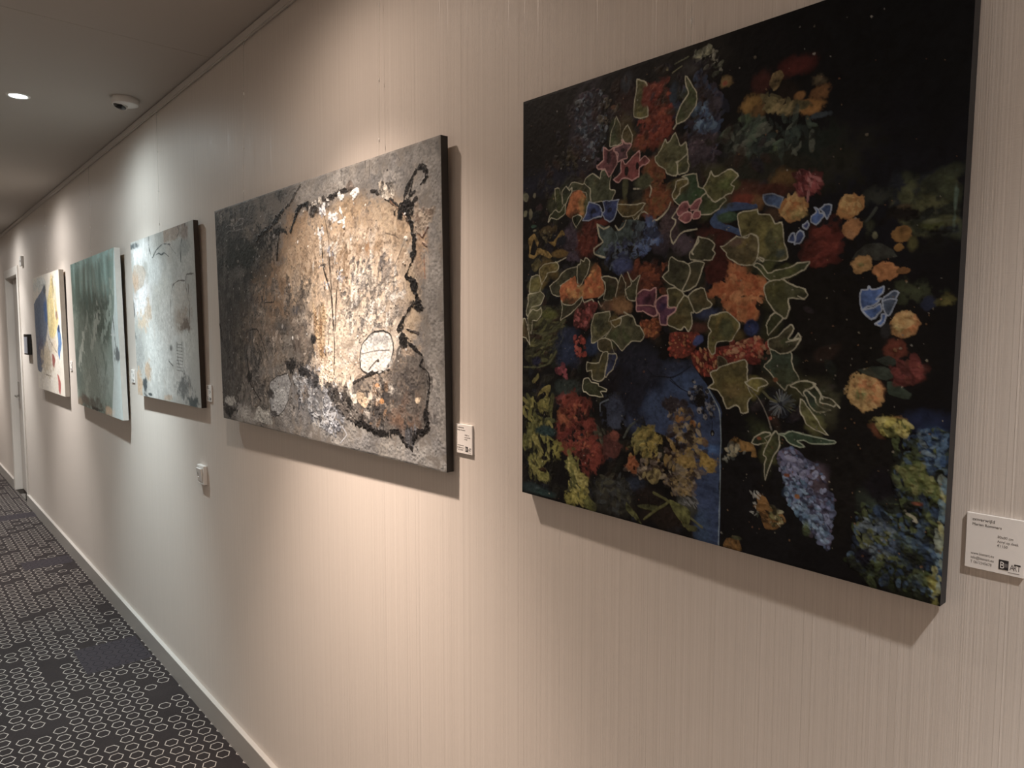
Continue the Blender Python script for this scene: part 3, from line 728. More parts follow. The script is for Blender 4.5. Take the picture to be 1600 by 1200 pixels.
 ('dabs',([(719,786),(742,778),(767,791),(791,801),(803,816),(808,842),(823,859),(822,941),(813,958),(801,942),(772,925),(763,897),(738,882),(730,851),(713,803)],260,[(94,102,134),(60,82,112),(116,126,156),(82,68,86),(42,42,62),(70,72,100)],3.6),{'asp': 1.6,'z': 0.7,'soft': 0.2}),
 ('dabs',([(727,831),(760,825),(799,887),(815,915),(813,951),(797,939),(763,903),(738,884)],120,[(110,136,160),(74,104,130),(96,116,146),(40,50,70)],3.8),{'asp': 1.6,'z': 0.7,'soft': 0.2}),
 ('dabs',([(721,787),(755,796),(780,822),(757,836),(727,817)],50,[(126,130,160),(96,98,130)],4),{'z': 0.7}),
 ('blob',(756,867,4.9,4.0,0,(132,84,44),0.3,0.35,1.0,0.25,0.0)),
 ('blob',(736,831,7.0,4.0,0,(104,56,32),0.5,0.35,1.0,0.25,0.0)),
 ('blob',(776,922,8.0,11.9,0,(66,78,50),0.8,0.35,1.0,0.25,0.0)),
 ('poly',([(677,879),(690,875),(704,895),(724,903),(733,922),(714,937),(692,938),(680,912)],(104,72,28)),{'var': 0.4,'ew': 2.1,'ea': 0.95}),
 ('dabs',([(702,895),(724,903),(733,922),(714,937),(703,928)],40,[(104,102,58),(140,136,104),(50,46,28)],3.6),{'z': 0.8}),
 ('dabs',([(680,896),(699,892),(705,926),(687,930)],26,[(36,26,16),(120,84,34)],4),{'asp': 3,'ang': 20,'jit': 20}),
 ('dabs',([(663,874),(679,871),(680,916),(665,924)],16,[(140,142,136),(70,78,66)],3),{'asp': 3}),
 ('poly',([(606,1000),(615,983),(643,978),(650,999)],(108,76,30)),{'var': 0.4,'ew': 2.1,'ea': 0.95}),
 ('blob',(634,973,8.4,3.5,0,(64,66,44),0.6,0.35,1.0,0.25,0.0)),
 ('blob',(966,706,35.0,19.8,0,(20,28,52),0.9,0.35,1.0,0.25,0.0)),
 ('blob',(976,753,25.7,34.6,0,(34,56,86),0.9,0.35,1.0,0.25,0.0)),
 ('blob',(944,804,22.1,24.6,0,(66,76,32),0.9,0.35,1.0,0.25,0.0)),
 ('blob',(900,872,36.3,34.1,0,(44,54,44),0.9,0.35,1.0,0.25,0.0)),
 ('blob',(955,921,36.4,30.4,0,(40,50,24),0.9,0.35,1.0,0.25,0.0)),
 ('blob',(931,967,49.7,25.4,0,(30,36,18),0.9,0.35,1.0,0.25,0.0)),
 ('dabs',([(915,745),(997,713),(999,829),(1002,982),(881,996),(852,959),(863,897),(856,869),(928,843),(922,780)],700,[(34,52,76),(58,68,34),(44,52,26),(24,34,50),(70,78,42),(18,20,18),(54,74,94),(32,38,24),(16,17,16),(14,14,14)],5.5),{'z': 0.8}),
 ('dabs',([(928,788),(957,777),(993,814),(992,831),(959,815),(939,816)],70,[(80,86,38),(62,72,32),(96,96,52)],6),{'z': 0.8}),
 ('dabs',([(950,719),(995,716),(996,771),(967,773)],90,[(34,58,90),(56,80,104),(24,36,58),(80,94,100)],4.5),{'z': 0.7}),
 ('dabs',([(865,879),(922,884),(930,939),(885,951),(867,920)],80,[(60,74,96),(84,96,104),(44,52,60),(76,80,42)],5),{'z': 0.8}),
 ('dabs',([(993,788),(997,787),(999,975),(987,984)],60,[(96,104,92),(120,118,74),(70,92,104)],4),{'asp': 2,'ang': 80,'jit': 20,'z': 0.9}),
 ('blob',(989,967,6.2,16.3,0,(110,106,40),0.7,0.8,1.0,0.25,0.0)),
 ('blob',(958,840,8.3,3.8,0,(88,44,24),0.6,0.35,1.0,0.25,0.0)),
 ('stroke',([(944,860),(954,863),(959,870)],(120,116,96),4,0.85),{}),
 ('blob',(879,949,13.6,13.1,0,(15,14,24),0.7,0.35,1.0,0.25,0.0)),
 ('blob',(901,823,23.4,25.4,0,(17,14,20),0.8,0.35,1.0,0.25,0.0)),
 ('blob',(916,715,20.6,11.2,0,(118,104,32),0.6,0.8,1.0,0.25,0.0)),
 ('blob',(924,711,11.9,9.3,0,(104,72,28),0.8,0.8,1.0,0.25,0.0)),
 ('blob',(891,728,10.7,9.5,0,(84,46,24),0.8,0.6,1.0,0.25,0.0)),
 ('dabs',([(894,713),(939,708),(944,727),(899,733)],50,[(134,124,40),(60,64,24),(150,140,70)],5),{'z': 0.8}),
 ('dabs',([(903,317),(984,328),(991,405),(937,402),(901,359)],110,[(46,52,34),(30,34,26),(20,22,18),(62,64,40),(24,28,36)],13),{'asp': 2,'soft': 0.6}),
 ('blob',(921,342,14.1,18.5,0,(62,66,42),0.8,0.7,1.0,0.25,0.0)),
 ('blob',(953,364,23.7,9.5,0,(60,62,38),0.8,0.7,1.0,0.25,0.0)),
 ('blob',(959,398,13.5,6.9,0,(56,60,26),0.8,0.7,1.0,0.25,0.0)),
 ('blob',(876,346,19.3,14.5,0,(36,40,36),0.8,0.7,1.0,0.25,0.0)),
 ('blob',(954,377,9.6,7.8,0,(20,22,20),0.8,0.7,1.0,0.25,0.0)),
 ('blob',(938,497,24.5,16.0,0,(50,56,36),0.8,0.7,1.0,0.25,0.0)),
 ('blob',(959,517,9.6,10.6,0,(28,34,54),0.8,0.7,1.0,0.25,0.0)),
 ('blob',(983,517,12.4,8.7,0,(70,66,26),0.8,0.7,1.0,0.25,0.0)),
 ('blob',(915,364,10.1,5.3,0,(58,48,32),0.8,0.7,1.0,0.25,0.0)),
 ('blob',(902,375,23.7,10.8,0,(18,15,14),0.8,0.7,1.0,0.25,0.0)),
 ('blob',(961,428,26.7,22.6,0,(15,15,15),0.8,0.7,1.0,0.25,0.0)),
 ('blob',(862,390,10.8,12.9,0,(42,46,32),0.8,0.7,1.0,0.25,0.0)),
 ('blob',(989,369,2.8,28.8,0,(64,80,70),0.8,0.7,1.0,0.25,0.0)),
 ('blob',(959,390,9.5,3.8,0,(70,74,52),0.8,0.7,1.0,0.25,0.0)),
 ('blob',(872,403,5.0,7.7,0,(84,84,62),0.5,0.5,1.0,0.25,0.0)),
 ('stroke',([(872,361),(865,372),(857,381)],(50,54,50),4,0.85),{}),
 ('poly',([(833,441),(858,419),(880,418),(902,433),(907,442),(878,445),(857,437)],(44,46,42)),{'var': 0.3,'ew': 2.1,'ea': 0.95}),
 ('blob',(787,413,33.5,33.3,0,(70,27,22),0.6,0.6,1.0,0.25,0.0)),
 ('dabs',([(754,418),(766,390),(801,389),(814,412),(806,440),(779,450),(759,437)],50,[(92,36,27),(60,22,19),(82,30,24)],9),{}),
 ('blob',(830,354,20.8,18.4,0,(142,100,48),0.14,0.28,1.0,0.2,0.5)),
 ('blob',(835,391,17.1,17.3,0,(132,90,48),0.14,0.28,1.0,0.2,0.5)),
 ('blob',(853,453,20.4,16.1,0,(138,104,56),0.14,0.28,1.0,0.2,0.5)),
 ('blob',(889,464,20.5,15.6,0,(148,96,48),0.14,0.28,1.0,0.2,0.5)),
 ('blob',(920,465,10.1,5.0,0,(106,70,30),0.14,0.28,1.0,0.2,0.5)),
 ('blob',(914,408,17.6,13.4,0,(104,74,30),0.14,0.28,1.0,0.2,0.5)),
 ('blob',(910,427,8.5,7.5,0,(104,74,27),0.14,0.28,1.0,0.2,0.5)),
 ('blob',(729,345,26.3,24.6,0,(140,98,48),0.14,0.28,1.0,0.2,0.5)),
 ('blob',(925,552,19.7,18.1,0,(140,102,54),0.14,0.28,1.0,0.2,0.5)),
 ('blob',(868,666,31.6,29.6,0,(146,116,62),0.14,0.28,1.0,0.2,0.5)),
 ('blob',(931,422,8.3,12.4,0,(64,62,30),0.8,0.35,1.0,0.25,0.0)),
 ('blob',(851,452,7.4,4.9,0,(98,90,48),0.8,0.35,1.0,0.25,0.0)),
 ('blob',(820,348,9.5,5.6,0,(156,120,64),0.8,0.35,1.0,0.25,0.0)),
 ('blob',(833,400,9.3,7.5,0,(146,104,64),0.8,0.35,1.0,0.25,0.0)),
 ('blob',(723,340,14.1,11.4,0,(150,92,40),0.9,0.35,1.0,0.25,0.0)),
 ('blob',(738,357,13.9,9.4,0,(124,110,60),0.9,0.35,1.0,0.25,0.0)),
 ('blob',(935,551,9.1,11.7,0,(152,94,46),0.9,0.35,1.0,0.25,0.0)),
 ('blob',(917,555,6.8,7.3,0,(116,110,60),0.9,0.35,1.0,0.25,0.0)),
 ('blob',(883,663,15.2,20.8,0,(152,98,50),0.9,0.35,1.0,0.25,0.0)),
 ('blob',(861,670,11.1,8.8,0,(104,102,54),0.9,0.35,1.0,0.25,0.0)),
 ('blob',(864,651,16.5,7.6,0,(150,96,50),0.9,0.35,1.0,0.25,0.0)),
 ('dabs',([(897,663),(894,678),(884,689),(870,694),(855,692),(843,682),(839,668),(842,653),(853,642),(867,637),(881,640),(892,650)],46,[(158,128,72),(136,92,42),(170,140,84),(120,96,50)],3.6),{'asp': 2.2,'a': 0.6}),
 ('dabs',([(942,551),(941,560),(934,567),(926,570),(917,567),(910,561),(907,552),(909,543),(915,536),(924,533),(933,536),(940,542)],46,[(158,128,72),(136,92,42),(170,140,84),(120,96,50)],3.6),{'asp': 2.2,'a': 0.6}),
 ('dabs',([(754,348),(751,358),(743,366),(730,368),(717,363),(707,354),(703,342),(706,331),(716,324),(728,322),(741,327),(750,336)],46,[(158,128,72),(136,92,42),(170,140,84),(120,96,50)],3.6),{'asp': 2.2,'a': 0.6}),
 ('dabs',([(848,356),(846,364),(840,370),(830,372),(821,368),(814,361),(811,352),(813,343),(819,337),(829,336),(838,340),(845,347)],46,[(158,128,72),(136,92,42),(170,140,84),(120,96,50)],3.6),{'asp': 2.2,'a': 0.6}),
 ('blob',(913,592,15.4,13.8,0,(84,38,25),0.6,0.5,1.0,0.25,0.0)),
 ('blob',(930,629,23.4,16.8,0,(68,30,25),0.6,0.5,1.0,0.25,0.0)),
 ('poly',([(857,628),(879,620),(901,626),(912,640),(894,642)],(42,49,41)),{'var': 0.2,'ew': 2.1,'ea': 0.95}),
 ('poly',([(902,644),(919,649),(942,663),(937,670),(906,664)],(42,52,42)),{'var': 0.2,'ew': 2.1,'ea': 0.95}),
 ('poly',([(884,610),(903,605),(918,614),(901,623)],(40,46,40)),{'var': 0.2,'ew': 2.1,'ea': 0.95}),
 ('blob',(896,561,7.0,11.1,0,(34,34,36),0.7,0.35,1.0,0.25,0.0)),
 ('dabs',([(908,622),(953,614),(946,641),(926,646)],30,[(96,40,36),(56,24,22),(82,40,30)],7),{}),
 ('blob',(753,305,21.7,22.3,0,(86,36,38),0.3,0.3,1.0,0.25,0.0)),
 ('dabs',([(733,285),(752,281),(772,298),(771,318),(754,329),(734,312)],60,[(140,92,92),(122,56,58),(76,28,32)],5),{'asp': 3.5,'ang': 60,'jit': 40,'z': 0.7}),
 ('poly',([(668,315),(687,315),(708,323),(702,340),(683,334),(673,331)],(54,76,112)),{'edge': (100,110,125),'var': 0.3,'ew': 2.4,'ea': 0.95}),
 ('poly',([(554,348),(570,331),(610,322),(655,334),(656,341),(617,337),(583,342),(576,350),(590,360),(619,370),(626,383),(600,376),(564,364)],(47,68,104)),{'var': 0.2,'ew': 2.1,'ea': 0.95}),
 ('blob',(595,346,22.1,9.8,0,(50,74,54),0.6,0.35,1.0,0.25,0.0)),
 ('blob',(610,455,25.3,24.7,0,(142,84,44),0.4,0.5,1.0,0.25,0.0)),
 ('blob',(574,450,29.8,24.1,0,(60,22,18),0.5,0.4,1.0,0.25,0.0)),
 ('blob',(597,490,34.9,14.1,0,(142,78,37),0.4,0.5,1.0,0.25,0.0)),
 ('blob',(652,485,30.7,25.2,0,(154,92,46),0.3,0.35,1.0,0.25,0.0)),
 ('blob',(628,519,32.7,26.7,0,(154,98,52),0.3,0.35,1.0,0.25,0.0)),
 ('blob',(644,528,20.1,20.3,0,(150,90,44),0.4,0.4,1.0,0.25,0.0)),
 ('dabs',([(570,483),(626,446),(669,472),(670,516),(629,548),(600,519)],70,[(140,66,26),(168,112,64),(150,80,36)],5),{'asp': 2}),
 ('blob',(554,533,31.8,12.8,0,(38,46,72),0.8,0.35,1.0,0.25,0.0)),
 ('poly',([(464,571),(523,566),(538,577),(519,614),(487,625),(465,621)],(86,34,24)),{'var': 0.4,'ew': 2.1,'ea': 0.95}),
 ('poly',([(521,607),(598,598),(673,576),(677,628),(632,632),(581,662),(546,658),(527,634)],(80,28,22)),{'var': 0.4,'ew': 2.1,'ea': 0.95}),
 ('blob',(535,561,27.5,10.8,0,(70,40,32),0.8,0.35,1.0,0.25,0.0)),
 ('dabs',([(464,571),(523,566),(533,579),(519,614),(487,625),(465,621)],46,[(140,96,54),(150,52,32),(120,40,28)],3),{'asp': 1.6,'z': 0.9}),
 ('dabs',([(521,607),(559,600),(598,611),(580,650),(546,657),(527,634)],50,[(152,110,66),(156,62,36),(112,36,28)],3.4),{'asp': 2.2,'z': 0.9,'ang': 70,'jit': 50}),
 ('dabs',([(584,603),(673,574),(678,616),(608,629)],80,[(150,108,74),(150,70,46),(110,36,30)],3),{'asp': 1.4,'z': 0.9}),
 ('dabs',([(607,590),(664,578),(697,595),(683,624),(608,619)],50,[(146,108,78),(120,44,34),(90,32,26)],3),{'asp': 1.4,'z': 0.9}),
 ('blob',(533,586,15.7,10.9,-35,(48,60,106),0.3,0.3,1.0,0.25,0.0)),
 ('blob',(653,560,14.2,13.4,0,(34,45,84),0.4,0.2,1.0,0.25,0.0)),
 ('blob',(414,558,32.5,21.9,0,(92,48,25),0.5,0.4,1.0,0.25,0.0)),
 ('dabs',([(384,549),(433,540),(439,569),(405,586)],50,[(156,100,44),(130,66,32),(80,34,22)],3.4),{'asp': 2,'z': 0.8}),
 ('blob',(408,451,42.1,34.2,0,(74,36,24),0.6,0.4,1.0,0.25,0.0)),
 ('dabs',([(370,419),(455,429),(439,454),(451,491),(394,476)],70,[(116,58,27),(60,28,20),(92,44,26)],5),{}),
 ('poly',([(361,35),(385,45),(390,63),(383,75),(392,99),(395,115),(375,117),(361,110),(357,85),(360,56)],(80,78,44)),{'var': 0.3,'ew': 2.1,'ea': 0.95}),
 ('dabs',([(365,47),(383,55),(386,68),(381,76),(388,94),(390,105),(376,107),(365,101),(363,83),(364,63)],5,[(96,93,48),(59,57,32)],13),{'asp': 2,'soft': 0.8,'a': 0.6}),
 ('poly',([(361,35),(385,45),(390,63),(383,75),(392,99),(395,115),(375,117),(361,110),(357,85),(360,56)],None),{'edge': (150,147,126),'var': 0.3,'ew': 2.1,'ea': 0.95}),
 ('blob',(392,72,14.1,30.8,0,(92,36,26),0.5,0.3,1.0,0.25,0.0)),
 ('poly',([(491,55),(501,72),(517,92),(516,113),(505,127),(493,141),(470,146),(468,132),(477,110),(492,95),(494,87),(488,73)],(70,72,48)),{'var': 0.3,'ew': 2.1,'ea': 0.95}),
 ('dabs',([(491,69),(499,81),(510,96),(510,110),(502,120),(493,131),(476,134),(475,124),(481,109),(492,97),(494,92),(489,82)],5,[(63,79,43),(51,53,35)],13),{'asp': 2,'soft': 0.8,'a': 0.6}),
 ('poly',([(491,55),(501,72),(517,92),(516,113),(505,127),(493,141),(470,146),(468,132),(477,110),(492,95),(494,87),(488,73)],None),{'edge': (150,147,126),'var': 0.3,'ew': 2.1,'ea': 0.95}),
 ('stroke',([(470,147),(463,155)],(150,147,126),3.2,0.85),{}),
 ('poly',([(289,162),(295,133),(307,113),(311,99),(324,123),(324,159),(305,163)],(67,70,48)),{'var': 0.3,'ew': 2.1,'ea': 0.95}),
 ('dabs',([(294,155),(298,134),(307,119),(310,109),(319,127),(320,153),(305,155)],5,[(60,77,43),(49,51,35)],13),{'asp': 2,'soft': 0.8,'a': 0.6}),
 ('poly',([(289,162),(295,133),(307,113),(311,99),(324,123),(324,159),(305,163)],None),{'edge': (150,147,126),'var': 0.3,'ew': 2.1,'ea': 0.95}),
 ('poly',([(326,148),(334,132),(343,127),(356,149),(350,168),(332,163)],(64,64,44)),{'var': 0.3,'ew': 2.1,'ea': 0.95}),
 ('dabs',([(330,148),(336,136),(343,133),(352,149),(347,163),(334,159)],5,[(73,64,35),(47,47,32)],13),{'asp': 2,'soft': 0.8,'a': 0.6}),
 ('poly',([(326,148),(334,132),(343,127),(356,149),(350,168),(332,163)],None),{'edge': (150,147,126),'var': 0.3,'ew': 2.1,'ea': 0.95}),
 ('poly',([(436,186),(428,199),(421,203),(421,211),(428,217),(445,232),(448,244),(470,249),(472,235),(469,223),(482,219),(495,208),(494,196),(492,185),(481,191),(476,180),(468,163),(455,176),(447,179),(442,172)],(80,82,54)),{'var': 0.3,'ew': 2.1,'ea': 0.95}),
 ('dabs',([(442,191),(437,200),(432,203),(432,209),(437,213),(449,224),(451,232),(467,236),(468,226),(466,218),(476,215),(485,207),(485,198),(483,190),(475,195),(471,186),(465,175),(456,184),(450,186),(447,181)],5,[(92,82,43),(59,60,39)],13),{'asp': 2,'soft': 0.8,'a': 0.6}),
 ('poly',([(436,186),(428,199),(421,203),(421,211),(428,217),(445,232),(448,244),(470,249),(472,235),(469,223),(482,219),(495,208),(494,196),(492,185),(481,191),(476,180),(468,163),(455,176),(447,179),(442,172)],None),{'edge': (150,147,126),'var': 0.3,'ew': 2.1,'ea': 0.95}),
 ('poly',([(486,215),(495,208),(498,224),(502,233),(496,244),(475,246),(471,232),(472,224)],(68,72,50)),{'var': 0.3,'ew': 2.1,'ea': 0.95}),
 ('dabs',([(486,219),(493,214),(495,225),(498,231),(493,240),(478,241),(475,231),(476,225)],5,[(85,86,42),(50,53,37)],13),{'asp': 2,'soft': 0.8,'a': 0.6}),
 ('poly',([(486,215),(495,208),(498,224),(502,233),(496,244),(475,246),(471,232),(472,224)],None),{'edge': (150,147,126),'var': 0.3,'ew': 2.1,'ea': 0.95}),
 ('poly',([(486,251),(518,253),(525,280),(545,289),(535,302),(530,306),(508,316),(482,309),(468,296),(484,285),(486,275),(502,269),(499,260)],(48,64,45)),{'var': 0.3,'ew': 2.1,'ea': 0.95}),
 ('dabs',([(491,261),(514,262),(519,281),(534,288),(527,297),(524,300),(507,307),(488,302),(479,293),(490,285),(492,278),(503,273),(501,267)],5,[(43,70,40),(35,47,33)],13),{'asp': 2,'soft': 0.8,'a': 0.6}),
 ('poly',([(486,251),(518,253),(525,280),(545,289),(535,302),(530,306),(508,316),(482,309),(468,296),(484,285),(486,275),(502,269),(499,260)],None),{'edge': (150,147,126),'var': 0.3,'ew': 2.1,'ea': 0.95}),
 ('poly',([(471,260),(486,258),(501,262),(499,270),(485,275),(481,287),(470,296),(464,287),(469,273)],(86,78,42)),{'var': 0.3,'ew': 2.1,'ea': 0.95}),
 ('dabs',([(474,264),(484,262),(496,266),(494,271),(484,275),(481,284),(473,290),(469,283),(472,273)],5,[(103,93,46),(63,57,31)],13),{'asp': 2,'soft': 0.8,'a': 0.6}),
 ('poly',([(471,260),(486,258),(501,262),(499,270),(485,275),(481,287),(470,296),(464,287),(469,273)],None),{'edge': (150,147,126),'var': 0.3,'ew': 2.1,'ea': 0.95}),
 ('poly',([(550,304),(565,314),(582,308),(591,317),(566,331),(536,338),(528,320),(535,302),(545,295)],(56,66,47)),{'var': 0.3,'ew': 2.1,'ea': 0.95}),
 ('dabs',([(552,307),(562,314),(575,310),(581,317),(563,326),(542,331),(536,319),(541,306),(548,301)],5,[(70,79,39),(41,48,34)],13),{'asp': 2,'soft': 0.8,'a': 0.6}),
 ('poly',([(550,304),(565,314),(582,308),(591,317),(566,331),(536,338),(528,320),(535,302),(545,295)],None),{'edge': (150,147,126),'var': 0.3,'ew': 2.1,'ea': 0.95}),
 ('poly',([(557,249),(561,261),(571,264),(592,257),(601,260),(615,274),(602,285),(610,292),(603,303),(586,307),(565,314),(550,302),(537,284),(547,267)],(84,84,47)),{'var': 0.3,'ew': 2.1,'ea': 0.95}),
 ('dabs',([(563,257),(566,267),(573,268),(588,263),(595,266),(605,276),(595,284),(602,289),(596,296),(584,299),(569,305),(558,296),(549,283),(556,270)],5,[(75,92,42),(62,62,34)],13),{'asp': 2,'soft': 0.8,'a': 0.6}),
 ('poly',([(557,249),(561,261),(571,264),(592,257),(601,260),(615,274),(602,285),(610,292),(603,303),(586,307),(565,314),(550,302),(537,284),(547,267)],None),{'edge': (150,147,126),'var': 0.3,'ew': 2.1,'ea': 0.95}),
 ('poly',([(482,313),(487,304),(500,305),(508,319),(503,328),(482,334),(477,323)],(116,64,70)),{'var': 0.3,'ew': 2.1,'ea': 0.95}),
 ('poly',([(482,313),(487,304),(500,305),(508,319),(503,328),(482,334),(477,323)],None),{'edge': (165,125,122),'var': 0.3,'ew': 2.6,'ea': 0.95}),
 ('poly',([(508,319),(520,307),(533,305),(534,315),(529,327),(513,327)],(116,64,70)),{'var': 0.3,'ew': 2.1,'ea': 0.95}),
 ('poly',([(508,319),(520,307),(533,305),(534,315),(529,327),(513,327)],None),{'edge': (165,125,122),'var': 0.3,'ew': 2.6,'ea': 0.95}),
 ('poly',([(503,328),(512,331),(514,344),(496,350),(483,343),(485,335)],(116,64,70)),{'var': 0.3,'ew': 2.1,'ea': 0.95}),
 ('poly',([(503,328),(512,331),(514,344),(496,350),(483,343),(485,335)],None),{'edge': (165,125,122),'var': 0.3,'ew': 2.6,'ea': 0.95}),
 ('poly',([(516,338),(521,330),(534,331),(534,342),(521,344)],(116,64,70)),{'var': 0.3,'ew': 2.1,'ea': 0.95}),
 ('poly',([(516,338),(521,330),(534,331),(534,342),(521,344)],None),{'edge': (165,125,122),'var': 0.3,'ew': 2.6,'ea': 0.95}),
 ('blob',(506,322,3.6,3.0,0,(36,20,22),0.5,0.35,1.0,0.25,0.0)),
 ('stroke',([(479,317),(464,334),(473,340),(472,349),(462,361),(461,372),(468,388),(483,371),(496,365),(525,363)],(150,147,126),3.2,0.85),{}),
 ('stroke',([(460,302),(453,316),(439,328),(426,335),(417,335),(405,342)],(150,147,126),3.2,0.85),{}),
 ('poly',([(361,296),(391,299),(380,320),(368,327),(362,318)],(82,74,42)),{'var': 0.3,'ew': 2.1,'ea': 0.95}),
 ('dabs',([(364,300),(386,303),(377,317),(369,323),(365,316)],5,[(102,88,35),(60,54,31)],13),{'asp': 2,'soft': 0.8,'a': 0.6}),
 ('poly',([(361,296),(391,299),(380,320),(368,327),(362,318)],None),{'edge': (150,147,126),'var': 0.3,'ew': 2.1,'ea': 0.95}),
 ('stroke',([(374,328),(380,317),(391,314),(401,320)],(150,147,126),3.2,0.85),{}),
 ('stroke',([(361,262),(387,265),(404,260),(409,269),(405,284)],(150,147,126),3.2,0.85),{}),
 ('blob',(387,251,22.9,13.5,0,(64,68,46),0.7,0.35,1.0,0.25,0.0)),
 ('poly',([(529,379),(563,391),(569,397),(562,406),(569,411),(563,422),(539,427),(513,424),(509,412),(518,402),(528,390)],(57,57,40)),{'var': 0.3,'ew': 2.1,'ea': 0.95}),
 ('dabs',([(533,387),(557,395),(561,400),(556,406),(562,409),(557,417),(540,421),(522,419),(519,410),(525,403),(532,394)],5,[(68,68,44),(42,42,29)],13),{'asp': 2,'soft': 0.8,'a': 0.6}),
 ('poly',([(529,379),(563,391),(569,397),(562,406),(569,411),(563,422),(539,427),(513,424),(509,412),(518,402),(528,390)],None),{'edge': (150,147,126),'var': 0.3,'ew': 2.1,'ea': 0.95}),
 ('stroke',([(529,379),(525,390),(514,408),(518,413)],(150,147,126),3.2,0.85),{}),
 ('poly',([(506,431),(524,428),(547,431),(539,444),(530,467),(515,481),(492,485),(502,466),(510,444)],(60,60,42)),{'var': 0.3,'ew': 2.1,'ea': 0.95}),
 ('dabs',([(509,437),(522,435),(539,437),(534,446),(527,463),(516,473),(499,476),(507,462),(513,447)],5,[(69,60,33),(44,44,31)],13),{'asp': 2,'soft': 0.8,'a': 0.6}),
 ('poly',([(506,431),(524,428),(547,431),(539,444),(530,467),(515,481),(492,485),(502,466),(510,444)],None),{'edge': (150,147,126),'var': 0.3,'ew': 2.1,'ea': 0.95}),
 ('poly',([(466,415),(487,425),(506,431),(510,442),(502,466),(490,484),(474,475),(459,466),(441,456),(458,442),(459,424)],(64,64,45)),{'var': 0.3,'ew': 2.1,'ea': 0.95}),
 ('dabs',([(469,424),(485,431),(498,436),(501,444),(495,461),(487,474),(475,467),(464,461),(451,453),(464,444),(465,431)],5,[(76,76,49),(47,47,33)],13),{'asp': 2,'soft': 0.8,'a': 0.6}),
 ('poly',([(466,415),(487,425),(506,431),(510,442),(502,466),(490,484),(474,475),(459,466),(441,456),(458,442),(459,424)],None),{'edge': (150,147,126),'var': 0.3,'ew': 2.1,'ea': 0.95}),
 ('poly',([(457,482),(473,476),(489,484),(496,492),(487,507),(477,518),(460,515),(456,497)],(74,70,42)),{'var': 0.3,'ew': 2.1,'ea': 0.95}),
 ('dabs',([(462,486),(473,481),(485,487),(490,493),(483,504),(476,512),(464,510),(462,497)],5,[(88,84,46),(54,51,31)],13),{'asp': 2,'soft': 0.8,'a': 0.6}),
 ('poly',([(457,482),(473,476),(489,484),(496,492),(487,507),(477,518),(460,515),(456,497)],None),{'edge': (150,147,126),'var': 0.3,'ew': 2.1,'ea': 0.95}),
 ('poly',([(505,494),(530,480),(547,484),(556,502),(566,512),(561,519),(542,523),(527,530),(511,514)],(68,66,44)),{'var': 0.3,'ew': 2.1,'ea': 0.95}),
 ('dabs',([(514,498),(533,487),(545,490),(551,503),(559,511),(555,515),(541,518),(530,523),(519,512)],5,[(78,66,35),(50,48,32)],13),{'asp': 2,'soft': 0.8,'a': 0.6}),
 ('poly',([(505,494),(530,480),(547,484),(556,502),(566,512),(561,519),(542,523),(527,530),(511,514)],None),{'edge': (150,147,126),'var': 0.3,'ew': 2.1,'ea': 0.95}),
 ('poly',([(496,492),(505,498),(521,528),(513,533),(516,553),(508,565),(499,557),(488,563),(464,556),(456,551),(461,535),(477,522),(484,507)],(76,72,42)),{'var': 0.3,'ew': 2.1,'ea': 0.95}),
 ('dabs',([(495,504),(501,509),(513,530),(507,534),(509,548),(504,557),(497,551),(489,555),(472,550),(466,547),(469,535),(481,526),(486,515)],5,[(87,72,33),(56,53,31)],13),{'asp': 2,'soft': 0.8,'a': 0.6}),
 ('poly',([(496,492),(505,498),(521,528),(513,533),(516,553),(508,565),(499,557),(488,563),(464,556),(456,551),(461,535),(477,522),(484,507)],None),{'edge': (150,147,126),'var': 0.3,'ew': 2.1,'ea': 0.95}),
 ('poly',([(374,491),(390,481),(409,483),(425,482),(426,497),(421,515),(427,524),(426,533),(410,535),(393,526),(375,526),(373,507)],(86,45,62)),{'var': 0.3,'ew': 2.1,'ea': 0.95}),
 ('poly',([(374,491),(390,481),(409,483),(425,482),(426,497),(421,515),(427,524),(426,533),(410,535),(393,526),(375,526),(373,507)],None),{'edge': (165,125,122),'var': 0.3,'ew': 2.6,'ea': 0.95}),
 ('poly',([(428,504),(454,495),(457,518),(477,518),(474,527),(458,535),(456,553),(439,554),(434,535),(424,520)],(78,45,70)),{'var': 0.3,'ew': 2.1,'ea': 0.95}),
 ('poly',([(428,504),(454,495),(457,518),(477,518),(474,527),(458,535),(456,553),(439,554),(434,535),(424,520)],None),{'edge': (165,125,122),'var': 0.3,'ew': 2.6,'ea': 0.95}),
 ('blob',(398,503,11.6,9.2,0,(54,28,44),0.8,0.35,1.0,0.25,0.0)),
 ('blob',(444,517,10.0,9.0,0,(46,30,60),0.8,0.35,1.0,0.25,0.0)),
 ('stroke',([(375,514),(410,514),(421,517)],(165,125,122),2,0.85),{}),
 ('poly',([(563,533),(581,529),(600,530),(627,548),(627,560),(616,585),(588,588),(577,597),(576,610),(569,617),(560,600),(560,578),(564,565),(556,555),(558,540)],(88,84,44)),{'var': 0.3,'ew': 2.1,'ea': 0.95}),
 ('dabs',([(568,543),(581,540),(595,541),(614,554),(615,563),(607,581),(586,583),(579,589),(578,598),(573,604),(566,591),(566,576),(569,566),(564,559),(565,548)],5,[(101,84,35),(65,62,32)],13),{'asp': 2,'soft': 0.8,'a': 0.6}),
 ('poly',([(563,533),(581,529),(600,530),(627,548),(627,560),(616,585),(588,588),(577,597),(576,610),(569,617),(560,600),(560,578),(564,565),(556,555),(558,540)],None),{'edge': (150,147,126),'var': 0.3,'ew': 2.1,'ea': 0.95}),
 ('blob',(599,561,16.5,18.8,0,(66,70,42),0.9,0.35,1.0,0.25,0.0)),
